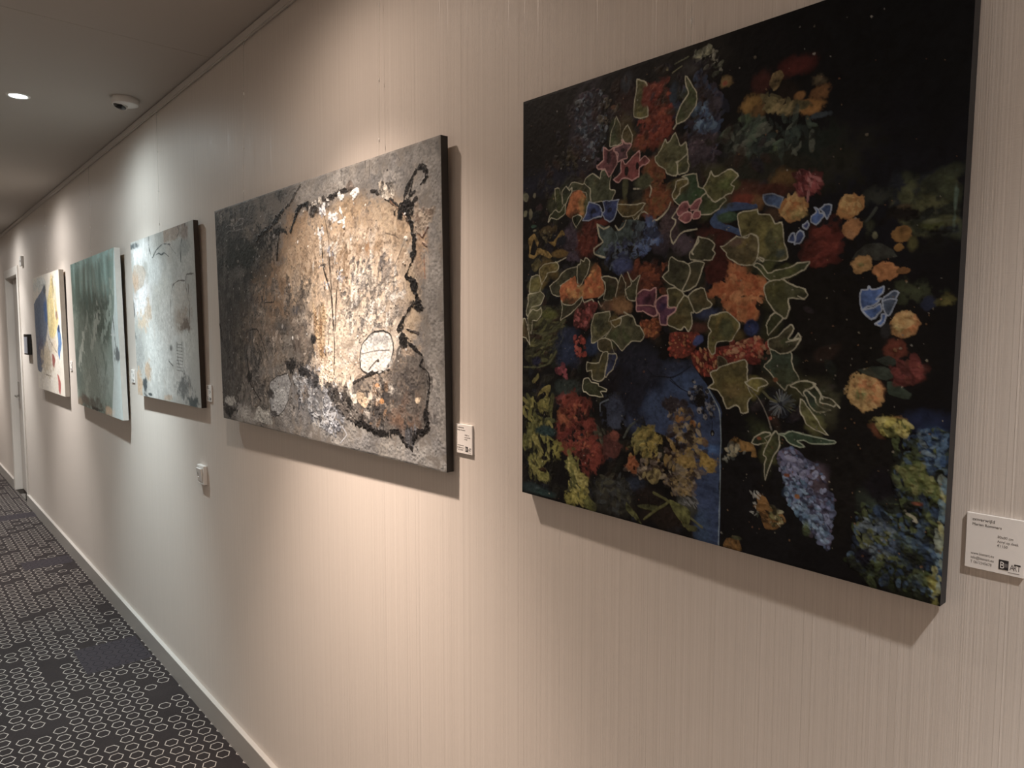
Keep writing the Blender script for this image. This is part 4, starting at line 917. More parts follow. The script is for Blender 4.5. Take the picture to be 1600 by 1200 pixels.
 ('poly',([(582,620),(596,620),(611,644),(610,665),(598,674),(583,667)],(50,47,32)),{'var': 0.3,'ew': 2.1,'ea': 0.95}),
 ('poly',([(582,620),(596,620),(611,644),(610,665),(598,674),(583,667)],None),{'edge': (84,80,60),'var': 0.3,'ew': 2.1,'ea': 0.95}),
 ('poly',([(563,653),(594,639),(615,629),(641,622),(645,642),(648,669),(663,690),(655,701),(652,722),(635,724),(630,715),(620,712),(602,718),(591,701),(581,686),(561,684),(573,672)],(78,72,38)),{'var': 0.3,'ew': 2.1,'ea': 0.95}),
 ('dabs',([(578,661),(600,651),(616,644),(634,638),(637,653),(639,672),(650,688),(644,696),(642,711),(630,712),(626,706),(619,703),(606,707),(599,695),(591,685),(577,683),(586,675)],5,[(97,86,32),(57,53,28)],13),{'asp': 2,'soft': 0.8,'a': 0.6}),
 ('poly',([(563,653),(594,639),(615,629),(641,622),(645,642),(648,669),(663,690),(655,701),(652,722),(635,724),(630,715),(620,712),(602,718),(591,701),(581,686),(561,684),(573,672)],None),{'edge': (150,147,126),'var': 0.3,'ew': 2.1,'ea': 0.95}),
 ('blob',(620,683,20.8,14.7,0,(88,76,40),0.9,0.35,1.0,0.25,0.0)),
 ('poly',([(648,669),(641,663),(664,656),(678,655),(690,662),(672,673),(672,680),(665,676)],(94,92,54)),{'var': 0.3,'ew': 2.1,'ea': 0.95}),
 ('dabs',([(653,668),(648,664),(665,659),(674,658),(683,663),(670,671),(670,676),(665,673)],5,[(117,110,45),(69,68,39)],13),{'asp': 2,'soft': 0.8,'a': 0.6}),
 ('poly',([(648,669),(641,663),(664,656),(678,655),(690,662),(672,673),(672,680),(665,676)],None),{'edge': (150,147,126),'var': 0.3,'ew': 2.1,'ea': 0.95}),
 ('poly',([(163,232),(177,224),(208,231),(221,229),(232,244),(235,278),(225,279),(222,250),(173,241)],(62,66,46)),{'var': 0.3,'ew': 2.1,'ea': 0.95}),
 ('dabs',([(175,236),(185,230),(208,235),(217,233),(225,244),(227,269),(220,270),(218,248),(183,242)],5,[(71,66,36),(45,48,34)],13),{'asp': 2,'soft': 0.8,'a': 0.6}),
 ('poly',([(163,232),(177,224),(208,231),(221,229),(232,244),(235,278),(225,279),(222,250),(173,241)],None),{'edge': (150,147,126),'var': 0.3,'ew': 2.1,'ea': 0.95}),
 ('poly',([(177,244),(208,245),(222,262),(216,302),(192,305),(171,308),(156,296),(160,276),(167,260)],(154,88,42)),{'ew': 2.1,'ea': 0.95}),
 ('blob',(209,284,11.6,22.1,0,(146,108,52),0.9,0.35,1.0,0.25,0.0)),
 ('blob',(222,286,8.8,19.5,0,(66,68,40),0.8,0.35,1.0,0.25,0.0)),
 ('poly',([(118,231),(134,234),(141,252),(143,272),(134,285),(122,277),(121,254)],(54,60,38)),{'var': 0.3,'ew': 2.1,'ea': 0.95}),
 ('dabs',([(121,239),(133,241),(139,253),(140,268),(133,278),(124,272),(124,255)],5,[(67,72,32),(39,44,28)],13),{'asp': 2,'soft': 0.8,'a': 0.6}),
 ('poly',([(118,231),(134,234),(141,252),(143,272),(134,285),(122,277),(121,254)],None),{'edge': (150,147,126),'var': 0.3,'ew': 2.1,'ea': 0.95}),
 ('poly',([(143,242),(156,231),(165,240),(173,233),(173,246),(163,257),(152,271),(145,267)],(44,50,34)),{'var': 0.3,'ew': 2.1,'ea': 0.95}),
 ('dabs',([(148,244),(156,236),(163,242),(169,238),(169,246),(162,255),(154,264),(149,262)],5,[(52,60,37),(32,37,25)],13),{'asp': 2,'soft': 0.8,'a': 0.6}),
 ('poly',([(143,242),(156,231),(165,240),(173,233),(173,246),(163,257),(152,271),(145,267)],None),{'edge': (150,147,126),'var': 0.3,'ew': 2.1,'ea': 0.95}),
 ('blob',(105,270,18.6,15.4,0,(52,54,36),0.8,0.35,1.0,0.25,0.0)),
 ('poly',([(90,307),(97,293),(120,282),(138,285),(152,268),(153,291),(131,301),(105,298)],(46,52,34)),{'var': 0.3,'ew': 2.1,'ea': 0.95}),
 ('dabs',([(99,303),(105,292),(121,285),(134,287),(145,274),(145,291),(129,298),(110,296)],5,[(57,62,28),(34,38,25)],13),{'asp': 2,'soft': 0.8,'a': 0.6}),
 ('poly',([(90,307),(97,293),(120,282),(138,285),(152,268),(153,291),(131,301),(105,298)],None),{'edge': (150,147,126),'var': 0.3,'ew': 2.1,'ea': 0.95}),
 ('poly',([(179,308),(195,300),(209,311),(192,330)],(40,42,30)),{'var': 0.3,'ew': 2.1,'ea': 0.95}),
 ('dabs',([(184,310),(195,304),(205,312),(192,325)],5,[(36,46,27),(29,31,22)],13),{'asp': 2,'soft': 0.8,'a': 0.6}),
 ('poly',([(179,308),(195,300),(209,311),(192,330)],None),{'edge': (150,147,126),'var': 0.3,'ew': 2.1,'ea': 0.95}),
 ('poly',([(215,229),(221,218),(238,211),(258,223),(264,208),(296,217),(293,249),(309,257),(306,270),(294,287),(268,274),(239,278),(232,244)],(62,68,49)),{'var': 0.3,'ew': 2.1,'ea': 0.95}),
 ('dabs',([(229,233),(233,225),(245,220),(260,229),(264,218),(287,224),(285,248),(297,254),(295,262),(286,275),(267,266),(246,268),(241,244)],5,[(71,68,39),(45,50,36)],13),{'asp': 2,'soft': 0.8,'a': 0.6}),
 ('poly',([(215,229),(221,218),(238,211),(258,223),(264,208),(296,217),(293,249),(309,257),(306,270),(294,287),(268,274),(239,278),(232,244)],None),{'edge': (150,147,126),'var': 0.3,'ew': 2.1,'ea': 0.95}),
 ('poly',([(319,288),(361,295),(394,300),(368,318),(332,317),(316,301)],(86,78,45)),{'var': 0.3,'ew': 2.1,'ea': 0.95}),
 ('dabs',([(327,292),(358,297),(381,301),(362,314),(337,313),(325,302)],5,[(98,78,36),(63,57,33)],13),{'asp': 2,'soft': 0.8,'a': 0.6}),
 ('poly',([(319,288),(361,295),(394,300),(368,318),(332,317),(316,301)],None),{'edge': (150,147,126),'var': 0.3,'ew': 2.1,'ea': 0.95}),
 ('blob',(337,257,9.1,27.7,0,(70,72,46),0.6,0.35,1.0,0.25,0.0)),
 ('blob',(367,275,17.6,11.4,0,(34,34,28),0.8,0.35,1.0,0.25,0.0)),
 ('poly',([(230,277),(265,284),(272,301),(269,310),(249,313),(229,318),(212,317),(222,301)],(46,60,104)),{'var': 0.3,'ew': 2.1,'ea': 0.95}),
 ('poly',([(230,277),(265,284),(272,301),(269,310),(249,313),(229,318),(212,317),(222,301)],None),{'edge': (128,140,160),'var': 0.3,'ew': 2.6,'ea': 0.95}),
 ('poly',([(275,275),(294,279),(319,279),(310,317),(291,326),(278,314),(272,306),(281,295)],(46,60,104)),{'var': 0.3,'ew': 2.1,'ea': 0.95}),
 ('poly',([(275,275),(294,279),(319,279),(310,317),(291,326),(278,314),(272,306),(281,295)],None),{'edge': (128,140,160),'var': 0.3,'ew': 2.6,'ea': 0.95}),
 ('blob',(246,298,7.3,4.8,0,(24,28,50),0.8,0.35,1.0,0.25,0.0)),
 ('blob',(293,300,7.0,4.7,0,(22,26,48),0.8,0.35,1.0,0.25,0.0)),
 ('poly',([(256,328),(276,337),(295,337),(311,350),(338,327),(368,327),(394,339),(401,389),(339,383),(283,405),(257,401),(249,388),(273,371),(260,355)],(58,72,72)),{'var': 0.3,'ew': 2.1,'ea': 0.95}),
 ('stroke',([(256,328),(263,355),(274,369),(248,382),(250,395),(283,405)],(150,147,126),3.2,0.85),{}),
 ('stroke',([(256,328),(276,340),(292,336)],(150,147,126),3.2,0.85),{}),
 ('stroke',([(310,336),(320,347),(334,340),(341,327)],(150,147,126),3.2,0.85),{}),
 ('stroke',([(311,350),(317,364),(311,373)],(80,96,98),3,0.85),{}),
 ('dabs',([(276,380),(395,366),(396,407),(352,421),(328,448),(293,429)],170,[(22,22,28),(54,64,100),(74,88,104),(18,18,22),(40,46,66)],5),{'z': 0.6}),
 ('blob',(406,365,25.4,27.1,0,(62,82,124),0.6,0.6,1.0,0.25,0.0)),
 ('blob',(331,426,24.4,16.5,0,(52,62,100),0.7,0.35,1.0,0.25,0.0)),
 ('dabs',([(380,356),(426,342),(429,382),(393,402),(364,403)],60,[(66,88,134),(30,34,50),(84,104,140)],5),{}),
 ('dabs',([(362,331),(397,339),(381,374),(363,377)],40,[(30,30,36),(64,78,90),(20,20,24)],5),{}),
 ('poly',([(102,464),(128,444),(164,423),(193,419),(200,440),(197,465),(172,446),(136,460),(136,486),(114,485)],(55,55,40)),{'var': 0.3,'ew': 2.1,'ea': 0.95}),
 ('dabs',([(117,461),(136,447),(162,431),(182,429),(187,443),(185,461),(167,448),(141,458),(141,477),(125,476)],5,[(66,66,44),(40,40,29)],13),{'asp': 2,'soft': 0.8,'a': 0.6}),
 ('poly',([(102,464),(128,444),(164,423),(193,419),(200,440),(197,465),(172,446),(136,460),(136,486),(114,485)],None),{'edge': (150,147,126),'var': 0.3,'ew': 2.1,'ea': 0.95}),
 ('poly',([(196,419),(203,417),(206,408),(215,413),(220,406),(232,409),(231,436),(211,460),(197,465)],(56,56,44)),{'var': 0.3,'ew': 2.1,'ea': 0.95}),
 ('dabs',([(201,421),(206,420),(208,413),(214,417),(218,411),(227,414),(226,433),(211,450),(201,454)],5,[(70,67,37),(41,41,32)],13),{'asp': 2,'soft': 0.8,'a': 0.6}),
 ('poly',([(196,419),(203,417),(206,408),(215,413),(220,406),(232,409),(231,436),(211,460),(197,465)],None),{'edge': (150,147,126),'var': 0.3,'ew': 2.1,'ea': 0.95}),
 ('poly',([(139,458),(165,448),(189,442),(193,466),(207,470),(241,441),(257,418),(269,428),(274,453),(281,477),(258,496),(211,498),(176,505),(143,504),(132,473)],(156,88,42)),{'ew': 2.1,'ea': 0.95}),
 ('blob',(197,480,20.8,15.1,0,(140,104,54),0.9,0.35,1.0,0.25,0.0)),
 ('blob',(251,439,13.2,19.6,0,(134,84,42),0.9,0.35,1.0,0.25,0.0)),
 ('stroke',([(271,448),(284,467),(281,484),(262,496)],(150,147,126),3.2,0.85),{}),
 ('dabs',([(139,458),(189,444),(211,470),(257,420),(278,472),(211,498),(143,499)],50,[(172,92,40),(140,70,34),(166,120,60)],5),{}),
 ('poly',([(271,448),(309,452),(319,466),(316,499),(284,499),(284,467)],(48,43,30)),{'var': 0.3,'ew': 2.1,'ea': 0.95}),
 ('dabs',([(278,454),(306,457),(313,468),(311,492),(288,491),(288,469)],5,[(43,47,27),(35,31,22)],13),{'asp': 2,'soft': 0.8,'a': 0.6}),
 ('poly',([(271,448),(309,452),(319,466),(316,499),(284,499),(284,467)],None),{'edge': (150,147,126),'var': 0.3,'ew': 2.1,'ea': 0.95}),
 ('poly',([(319,466),(331,445),(344,465),(344,491),(338,500),(319,497)],(60,54,39)),{'var': 0.3,'ew': 2.1,'ea': 0.95}),
 ('dabs',([(323,469),(331,454),(341,468),(341,487),(336,493),(323,491)],5,[(69,54,31),(44,39,28)],13),{'asp': 2,'soft': 0.8,'a': 0.6}),
 ('poly',([(319,466),(331,445),(344,465),(344,491),(338,500),(319,497)],None),{'edge': (150,147,126),'var': 0.3,'ew': 2.1,'ea': 0.95}),
 ('poly',([(344,481),(359,467),(349,441),(362,463),(385,448),(374,480),(371,500),(350,500)],(55,55,39)),{'var': 0.3,'ew': 2.1,'ea': 0.95}),
 ('dabs',([(349,479),(360,469),(353,450),(362,466),(379,455),(371,478),(369,493),(354,492)],5,[(66,66,42),(40,40,28)],13),{'asp': 2,'soft': 0.8,'a': 0.6}),
 ('poly',([(344,481),(359,467),(349,441),(362,463),(385,448),(374,480),(371,500),(350,500)],None),{'edge': (150,147,126),'var': 0.3,'ew': 2.1,'ea': 0.95}),
 ('poly',([(141,499),(151,507),(180,508),(211,491),(208,505),(187,523),(158,538),(144,544),(147,520)],(53,51,36)),{'var': 0.3,'ew': 2.1,'ea': 0.95}),
 ('dabs',([(150,503),(156,509),(177,510),(199,498),(197,508),(182,520),(161,531),(151,536),(154,518)],5,[(47,56,32),(39,37,26)],13),{'asp': 2,'soft': 0.8,'a': 0.6}),
 ('poly',([(141,499),(151,507),(180,508),(211,491),(208,505),(187,523),(158,538),(144,544),(147,520)],None),{'edge': (150,147,126),'var': 0.3,'ew': 2.1,'ea': 0.95}),
 ('stroke',([(211,493),(218,505),(242,498),(248,503)],(150,147,126),3.2,0.85),{}),
 ('stroke',([(262,503),(272,516),(286,500),(293,509),(307,512)],(150,147,126),3.2,0.85),{}),
 ('blob',(291,516,19.1,9.7,0,(98,60,48),0.7,0.35,1.0,0.25,0.0)),
 ('poly',([(300,547),(320,540),(360,538),(372,556),(384,559),(397,582),(388,594),(361,594),(336,615),(312,599),(286,587),(302,569),(306,555)],(68,68,47)),{'var': 0.3,'ew': 2.1,'ea': 0.95}),
 ('dabs',([(311,554),(326,549),(355,547),(364,561),(372,562),(381,579),(375,588),(356,588),(337,603),(320,592),(302,582),(313,570),(316,560)],5,[(61,74,42),(50,50,34)],13),{'asp': 2,'soft': 0.8,'a': 0.6}),
 ('poly',([(300,547),(320,540),(360,538),(372,556),(384,559),(397,582),(388,594),(361,594),(336,615),(312,599),(286,587),(302,569),(306,555)],None),{'edge': (150,147,126),'var': 0.3,'ew': 2.1,'ea': 0.95}),
 ('poly',([(254,530),(272,526),(298,523),(296,545),(306,552),(302,569),(266,594),(243,600),(241,575),(246,548)],(80,80,54)),{'var': 0.3,'ew': 2.1,'ea': 0.95}),
 ('dabs',([(259,538),(272,534),(291,532),(290,548),(297,553),(294,566),(268,584),(251,588),(250,570),(253,550)],5,[(100,96,45),(59,59,39)],13),{'asp': 2,'soft': 0.8,'a': 0.6}),
 ('poly',([(254,530),(272,526),(298,523),(296,545),(306,552),(302,569),(266,594),(243,600),(241,575),(246,548)],None),{'edge': (150,147,126),'var': 0.3,'ew': 2.1,'ea': 0.95}),
 ('blob',(267,557,11.1,17.3,0,(52,54,38),0.7,0.35,1.0,0.25,0.0)),
 ('blob',(335,516,28.9,17.8,0,(110,80,48),0.5,0.35,1.0,0.25,0.0)),
 ('poly',([(301,545),(330,541),(327,557),(311,563)],(82,80,50)),{'var': 0.3,'ew': 2.1,'ea': 0.95}),
 ('dabs',([(306,547),(326,544),(324,555),(313,560)],5,[(94,80,40),(60,59,37)],13),{'asp': 2,'soft': 0.8,'a': 0.6}),
 ('poly',([(301,545),(330,541),(327,557),(311,563)],None),{'edge': (150,147,126),'var': 0.3,'ew': 2.1,'ea': 0.95}),
 ('stroke',([(339,528),(360,538)],(150,147,126),3.2,0.85),{}),
 ('poly',([(266,594),(286,587),(302,598),(314,625),(296,625),(280,620),(265,612)],(71,65,41)),{'var': 0.3,'ew': 2.1,'ea': 0.95}),
 ('dabs',([(272,598),(286,593),(298,601),(306,620),(293,621),(282,617),(271,611)],5,[(88,78,34),(52,48,30)],13),{'asp': 2,'soft': 0.8,'a': 0.6}),
 ('poly',([(266,594),(286,587),(302,598),(314,625),(296,625),(280,620),(265,612)],None),{'edge': (150,147,126),'var': 0.3,'ew': 2.1,'ea': 0.95}),
 ('poly',([(296,625),(317,625),(320,634),(309,657),(287,675),(282,668),(295,643)],(40,47,78)),{'var': 0.3,'ew': 2.1,'ea': 0.95}),
 ('dabs',([(297,631),(313,631),(315,638),(307,654),(291,667),(288,662),(296,644)],5,[(48,56,85),(29,34,57)],13),{'asp': 2,'soft': 0.8,'a': 0.6}),
 ('poly',([(296,625),(317,625),(320,634),(309,657),(287,675),(282,668),(295,643)],None),{'edge': (150,147,126),'var': 0.3,'ew': 2.1,'ea': 0.95}),
 ('poly',([(228,642),(247,647),(267,644),(280,621),(296,621),(296,638),(284,658),(282,675),(274,685),(247,684),(245,663),(230,665)],(61,59,39)),{'var': 0.3,'ew': 2.1,'ea': 0.95}),
 ('dabs',([(238,645),(252,649),(266,647),(276,630),(287,630),(288,642),(278,657),(278,669),(272,676),(252,675),(251,660),(240,661)],5,[(76,70,33),(45,43,28)],13),{'asp': 2,'soft': 0.8,'a': 0.6}),
 ('poly',([(228,642),(247,647),(267,644),(280,621),(296,621),(296,638),(284,658),(282,675),(274,685),(247,684),(245,663),(230,665)],None),{'edge': (150,147,126),'var': 0.3,'ew': 2.1,'ea': 0.95}),
 ('poly',([(215,700),(220,684),(234,681),(244,690),(264,694),(268,701),(291,705),(288,711),(273,713),(280,723),(244,721),(217,715)],(44,48,30)),{'var': 0.3,'ew': 2.1,'ea': 0.95}),
 ('poly',([(215,700),(220,684),(234,681),(244,690),(264,694),(268,701),(291,705),(288,711),(273,713),(280,723),(244,721),(217,715)],None),{'edge': (165,162,140),'var': 0.3,'ew': 2.1,'ea': 0.95}),
 ('poly',([(20,483),(40,473),(71,474),(83,489),(68,506),(36,516),(22,535),(16,527),(22,500)],(80,80,57)),{'var': 0.3,'ew': 2.1,'ea': 0.95}),
 ('dabs',([(26,488),(41,481),(63,481),(72,492),(61,504),(37,512),(27,525),(23,519),(27,500)],5,[(96,96,62),(59,59,42)],13),{'asp': 2,'soft': 0.8,'a': 0.6}),
 ('poly',([(20,483),(40,473),(71,474),(83,489),(68,506),(36,516),(22,535),(16,527),(22,500)],None),{'edge': (150,147,126),'var': 0.3,'ew': 2.1,'ea': 0.95}),
 ('poly',([(26,530),(40,522),(56,524),(72,515),(74,532),(60,550),(40,551),(32,581),(24,557)],(76,76,51)),{'var': 0.3,'ew': 2.1,'ea': 0.95}),
 ('dabs',([(32,533),(42,527),(53,529),(65,522),(66,535),(56,547),(42,548),(36,570),(30,552)],5,[(91,91,56),(56,56,37)],13),{'asp': 2,'soft': 0.8,'a': 0.6}),
 ('poly',([(26,530),(40,522),(56,524),(72,515),(74,532),(60,550),(40,551),(32,581),(24,557)],None),{'edge': (150,147,126),'var': 0.3,'ew': 2.1,'ea': 0.95}),
 ('poly',([(1,543),(14,543),(22,565),(28,612),(16,590),(1,582)],(68,60,37)),{'var': 0.3,'ew': 2.1,'ea': 0.95}),
 ('dabs',([(5,552),(14,552),(19,567),(24,601),(15,585),(5,579)],5,[(78,60,29),(50,44,27)],13),{'asp': 2,'soft': 0.8,'a': 0.6}),
 ('poly',([(1,543),(14,543),(22,565),(28,612),(16,590),(1,582)],None),{'edge': (150,147,126),'var': 0.3,'ew': 2.1,'ea': 0.95}),
 ('poly',([(36,435),(65,434),(73,461),(66,474),(26,478),(32,454)],(78,78,53)),{'var': 0.3,'ew': 2.1,'ea': 0.95}),
 ('dabs',([(40,441),(61,440),(67,459),(61,469),(33,472),(37,454)],5,[(97,93,45),(57,57,39)],13),{'asp': 2,'soft': 0.8,'a': 0.6}),
 ('poly',([(36,435),(65,434),(73,461),(66,474),(26,478),(32,454)],None),{'edge': (150,147,126),'var': 0.3,'ew': 2.1,'ea': 0.95}),
 ('poly',([(69,418),(87,409),(124,404),(132,416),(128,426),(94,430),(75,458),(67,434)],(88,84,45)),{'var': 0.3,'ew': 2.1,'ea': 0.95}),
 ('dabs',([(77,420),(90,413),(117,410),(122,418),(120,426),(95,428),(81,449),(76,431)],5,[(101,84,36),(65,62,33)],13),{'asp': 2,'soft': 0.8,'a': 0.6}),
 ('poly',([(69,418),(87,409),(124,404),(132,416),(128,426),(94,430),(75,458),(67,434)],None),{'edge': (150,147,126),'var': 0.3,'ew': 2.1,'ea': 0.95}),
 ('stroke',([(124,407),(157,397)],(150,147,126),3.2,0.85),{}),
 ('poly',([(270,164),(289,171),(301,167),(311,185),(313,203),(290,224),(274,207),(254,204),(249,196),(270,185)],(96,56,62)),{'var': 0.3,'ew': 2.1,'ea': 0.95}),
 ('poly',([(270,164),(289,171),(301,167),(311,185),(313,203),(290,224),(274,207),(254,204),(249,196),(270,185)],None),{'edge': (165,125,122),'var': 0.3,'ew': 2.6,'ea': 0.95}),
 ('poly',([(303,167),(326,163),(324,153),(335,165),(352,168),(340,183),(345,195),(330,195),(314,197),(313,180),(302,174)],(86,58,66)),{'var': 0.3,'ew': 2.1,'ea': 0.95}),
 ('poly',([(303,167),(326,163),(324,153),(335,165),(352,168),(340,183),(345,195),(330,195),(314,197),(313,180),(302,174)],None),{'edge': (165,125,122),'var': 0.3,'ew': 2.6,'ea': 0.95}),
 ('blob',(328,175,6.1,5.0,0,(30,20,24),0.6,0.35,1.0,0.25,0.0)),
 ('blob',(289,186,7.6,11.7,0,(58,34,42),0.8,0.35,1.0,0.25,0.0)),
 ('poly',([(325,196),(339,207),(354,198),(368,190),(375,184),(379,207),(391,198),(406,207),(395,218),(378,222),(375,240),(355,245),(330,236),(318,241),(303,232),(324,223)],(106,53,54)),{'var': 0.3,'ew': 2.1,'ea': 0.95}),
 ('poly',([(325,196),(339,207),(354,198),(368,190),(375,184),(379,207),(391,198),(406,207),(395,218),(378,222),(375,240),(355,245),(330,236),(318,241),(303,232),(324,223)],None),{'edge': (165,125,122),'var': 0.3,'ew': 2.6,'ea': 0.95}),
 ('blob',(340,221,5.4,9.6,0,(20,14,14),0.3,0.2,1.0,0.25,0.0)),
 ('blob',(370,215,4.1,7.7,0,(22,14,14),0.3,0.2,1.0,0.25,0.0)),
 ('poly',([(617,345),(638,343),(656,343),(659,351),(684,351),(693,368),(705,366),(710,385),(719,424),(718,435),(672,436),(660,428),(661,392),(648,381),(628,384),(618,363)],(86,82,43)),{'var': 0.3,'ew': 2.1,'ea': 0.95}),
 ('dabs',([(631,355),(647,353),(659,353),(662,359),(680,360),(686,371),(695,370),(699,384),(705,412),(705,420),(671,421),(662,415),(663,389),(654,381),(640,383),(633,368)],5,[(103,98,47),(63,60,31)],13),{'asp': 2,'soft': 0.8,'a': 0.6}),
 ('poly',([(617,345),(638,343),(656,343),(659,351),(684,351),(693,368),(705,366),(710,385),(719,424),(718,435),(672,436),(660,428),(661,392),(648,381),(628,384),(618,363)],None),{'edge': (150,147,126),'var': 0.3,'ew': 2.1,'ea': 0.95}),
 ('blob',(706,423,12.4,9.7,0,(50,58,52),0.9,0.35,1.0,0.25,0.0)),
 ('blob',(690,400,12.6,23.4,0,(66,68,42),0.9,0.35,1.0,0.25,0.0)),
 ('blob',(700,384,8.3,13.6,0,(92,92,52),0.9,0.35,1.0,0.25,0.0)),
 ('poly',([(583,400),(589,397),(614,384),(641,387),(647,381),(660,393),(661,428),(650,443),(628,443),(611,433),(597,418),(596,412)],(86,78,50)),{'var': 0.3,'ew': 2.1,'ea': 0.95}),
 ('dabs',([(595,403),(599,400),(617,391),(636,393),(640,389),(650,398),(650,423),(643,434),(627,434),(615,426),(604,416),(603,411)],5,[(107,93,42),(63,57,37)],13),{'asp': 2,'soft': 0.8,'a': 0.6}),
 ('poly',([(583,400),(589,397),(614,384),(641,387),(647,381),(660,393),(661,428),(650,443),(628,443),(611,433),(597,418),(596,412)],None),{'edge': (150,147,126),'var': 0.3,'ew': 2.1,'ea': 0.95}),
 ('blob',(615,397,18.3,8.1,0,(76,60,50),0.9,0.35,1.0,0.25,0.0)),
 ('poly',([(663,436),(683,455),(700,450),(725,450),(737,443),(762,444),(750,458),(730,465),(711,470),(688,469),(670,454),(653,443)],(60,67,44)),{'var': 0.3,'ew': 2.1,'ea': 0.95}),
 ('dabs',([(676,441),(690,454),(702,451),(720,451),(729,446),(747,447),(738,456),(723,462),(710,466),(693,464),(681,454),(668,446)],5,[(75,80,37),(44,49,32)],13),{'asp': 2,'soft': 0.8,'a': 0.6}),
 ('poly',([(663,436),(683,455),(700,450),(725,450),(737,443),(762,444),(750,458),(730,465),(711,470),(688,469),(670,454),(653,443)],None),{'edge': (150,147,126),'var': 0.3,'ew': 2.1,'ea': 0.95}),
 ('stroke',([(660,428),(672,436),(674,432),(665,428)],(150,147,126),3.2,0.85),{}),
 ('poly',([(680,480),(688,471),(699,469),(714,472),(735,486),(755,492),(763,500),(756,508),(745,504),(756,509),(724,508),(725,526),(720,540),(710,538),(695,528),(682,510),(678,494)],(63,65,42)),{'var': 0.3,'ew': 2.1,'ea': 0.95}),
 ('dabs',([(691,486),(697,480),(705,478),(715,480),(731,490),(745,495),(751,500),(746,506),(738,504),(746,507),(723,506),(723,519),(720,529),(713,528),(702,521),(693,508),(690,496)],5,[(78,78,35),(46,48,31)],13),{'asp': 2,'soft': 0.8,'a': 0.6}),
 ('poly',([(680,480),(688,471),(699,469),(714,472),(735,486),(755,492),(763,500),(756,508),(745,504),(756,509),(724,508),(725,526),(720,540),(710,538),(695,528),(682,510),(678,494)],None),{'edge': (150,147,126),'var': 0.3,'ew': 2.1,'ea': 0.95}),
 ('poly',([(697,531),(714,540),(692,573),(683,554),(687,540)],(48,57,38)),{'var': 0.3,'ew': 2.1,'ea': 0.95}),
 ('dabs',([(696,535),(709,542),(693,566),(686,552),(689,542)],5,[(55,57,30),(35,42,28)],13),{'asp': 2,'soft': 0.8,'a': 0.6}),
 ('poly',([(697,531),(714,540),(692,573),(683,554),(687,540)],None),{'edge': (150,147,126),'var': 0.3,'ew': 2.1,'ea': 0.95}),
 ('poly',([(697,599),(715,606),(733,603),(740,627),(752,651),(739,658),(727,661),(723,669),(710,660),(683,632),(698,619)],(50,63,49)),{'var': 0.3,'ew': 2.1,'ea': 0.95}),
 ('dabs',([(704,609),(716,614),(730,612),(735,629),(743,647),(734,652),(725,654),(722,660),(713,653),(694,633),(704,623)],5,[(57,63,39),(37,46,36)],13),{'asp': 2,'soft': 0.8,'a': 0.6}),
 ('poly',([(697,599),(715,606),(733,603),(740,627),(752,651),(739,658),(727,661),(723,669),(710,660),(683,632),(698,619)],None),{'edge': (150,147,126),'var': 0.3,'ew': 2.1,'ea': 0.95}),
 ('poly',([(692,583),(709,574),(727,554),(736,561),(728,580),(736,582),(745,569),(749,578),(739,602),(715,606),(697,597)],(66,63,44)),{'var': 0.3,'ew': 2.1,'ea': 0.95}),
 ('dabs',([(702,582),(714,576),(727,562),(733,566),(727,580),(733,582),(739,573),(743,579),(735,596),(718,599),(705,592)],5,[(59,69,39),(48,46,32)],13),{'asp': 2,'soft': 0.8,'a': 0.6}),
 ('poly',([(692,583),(709,574),(727,554),(736,561),(728,580),(736,582),(745,569),(749,578),(739,602),(715,606),(697,597)],None),{'edge': (150,147,126),'var': 0.3,'ew': 2.1,'ea': 0.95}),
 ('stroke',([(724,585),(738,581),(748,578)],(150,147,126),3.2,0.85),{}),
 ('dabs',([(704,671),(734,672),(743,697),(732,724),(706,723),(692,702)],20,[(30,34,44),(20,20,24)],8),{}),
 ('stroke',([(719,704),(721,720)],(64,72,84),1.7,0.8),{'smooth': False}),
 ('stroke',([(722,701),(740,709)],(84,92,96),1.7,0.8),{'smooth': False}),
 ('stroke',([(721,692),(724,681)],(84,92,96),1.7,0.8),{'smooth': False}),
 ('stroke',([(717,704),(715,717)],(64,72,84),1.7,0.8),{'smooth': False}),
 ('stroke',([(722,698),(743,689)],(84,92,96),1.7,0.8),{'smooth': False}),
 ('stroke',([(720,695),(724,680)],(84,92,96),1.7,0.8),{'smooth': False}),
 ('stroke',([(725,702),(742,709)],(64,72,84),1.7,0.8),{'smooth': False}),
 ('stroke',([(721,705),(727,714)],(84,92,96),1.7,0.8),{'smooth': False}),
 ('stroke',([(724,699),(745,698)],(84,92,96),1.7,0.8),{'smooth': False}),
 ('stroke',([(722,694),(731,682)],(84,92,96),1.7,0.8),{'smooth': False}),
 ('stroke',([(713,702),(697,710)],(104,108,112),1.7,0.8),{'smooth': False}),
 ('stroke',([(724,702),(746,710)],(70,74,50),1.7,0.8),{'smooth': False}),
 ('stroke',([(716,695),(709,678)],(104,108,112),1.7,0.8),{'smooth': False}),
 ('stroke',([(713,702),(695,714)],(84,92,96),1.7,0.8),{'smooth': False}),
 ('stroke',([(721,705),(729,719)],(64,72,84),1.7,0.8),{'smooth': False}),
 ('stroke',([(722,697),(734,689)],(64,72,84),1.7,0.8),{'smooth': False}),
 ('stroke',([(717,706),(714,725)],(104,108,112),1.7,0.8),{'smooth': False}),
 ('stroke',([(716,704),(707,719)],(104,108,112),1.7,0.8),{'smooth': False}),
 ('stroke',([(715,703),(699,722)],(84,92,96),1.7,0.8),{'smooth': False}),
 ('stroke',([(717,691),(716,683)],(84,92,96),1.7,0.8),{'smooth': False}),
 ('stroke',([(716,704),(707,722)],(104,108,112),1.7,0.8),{'smooth': False}),
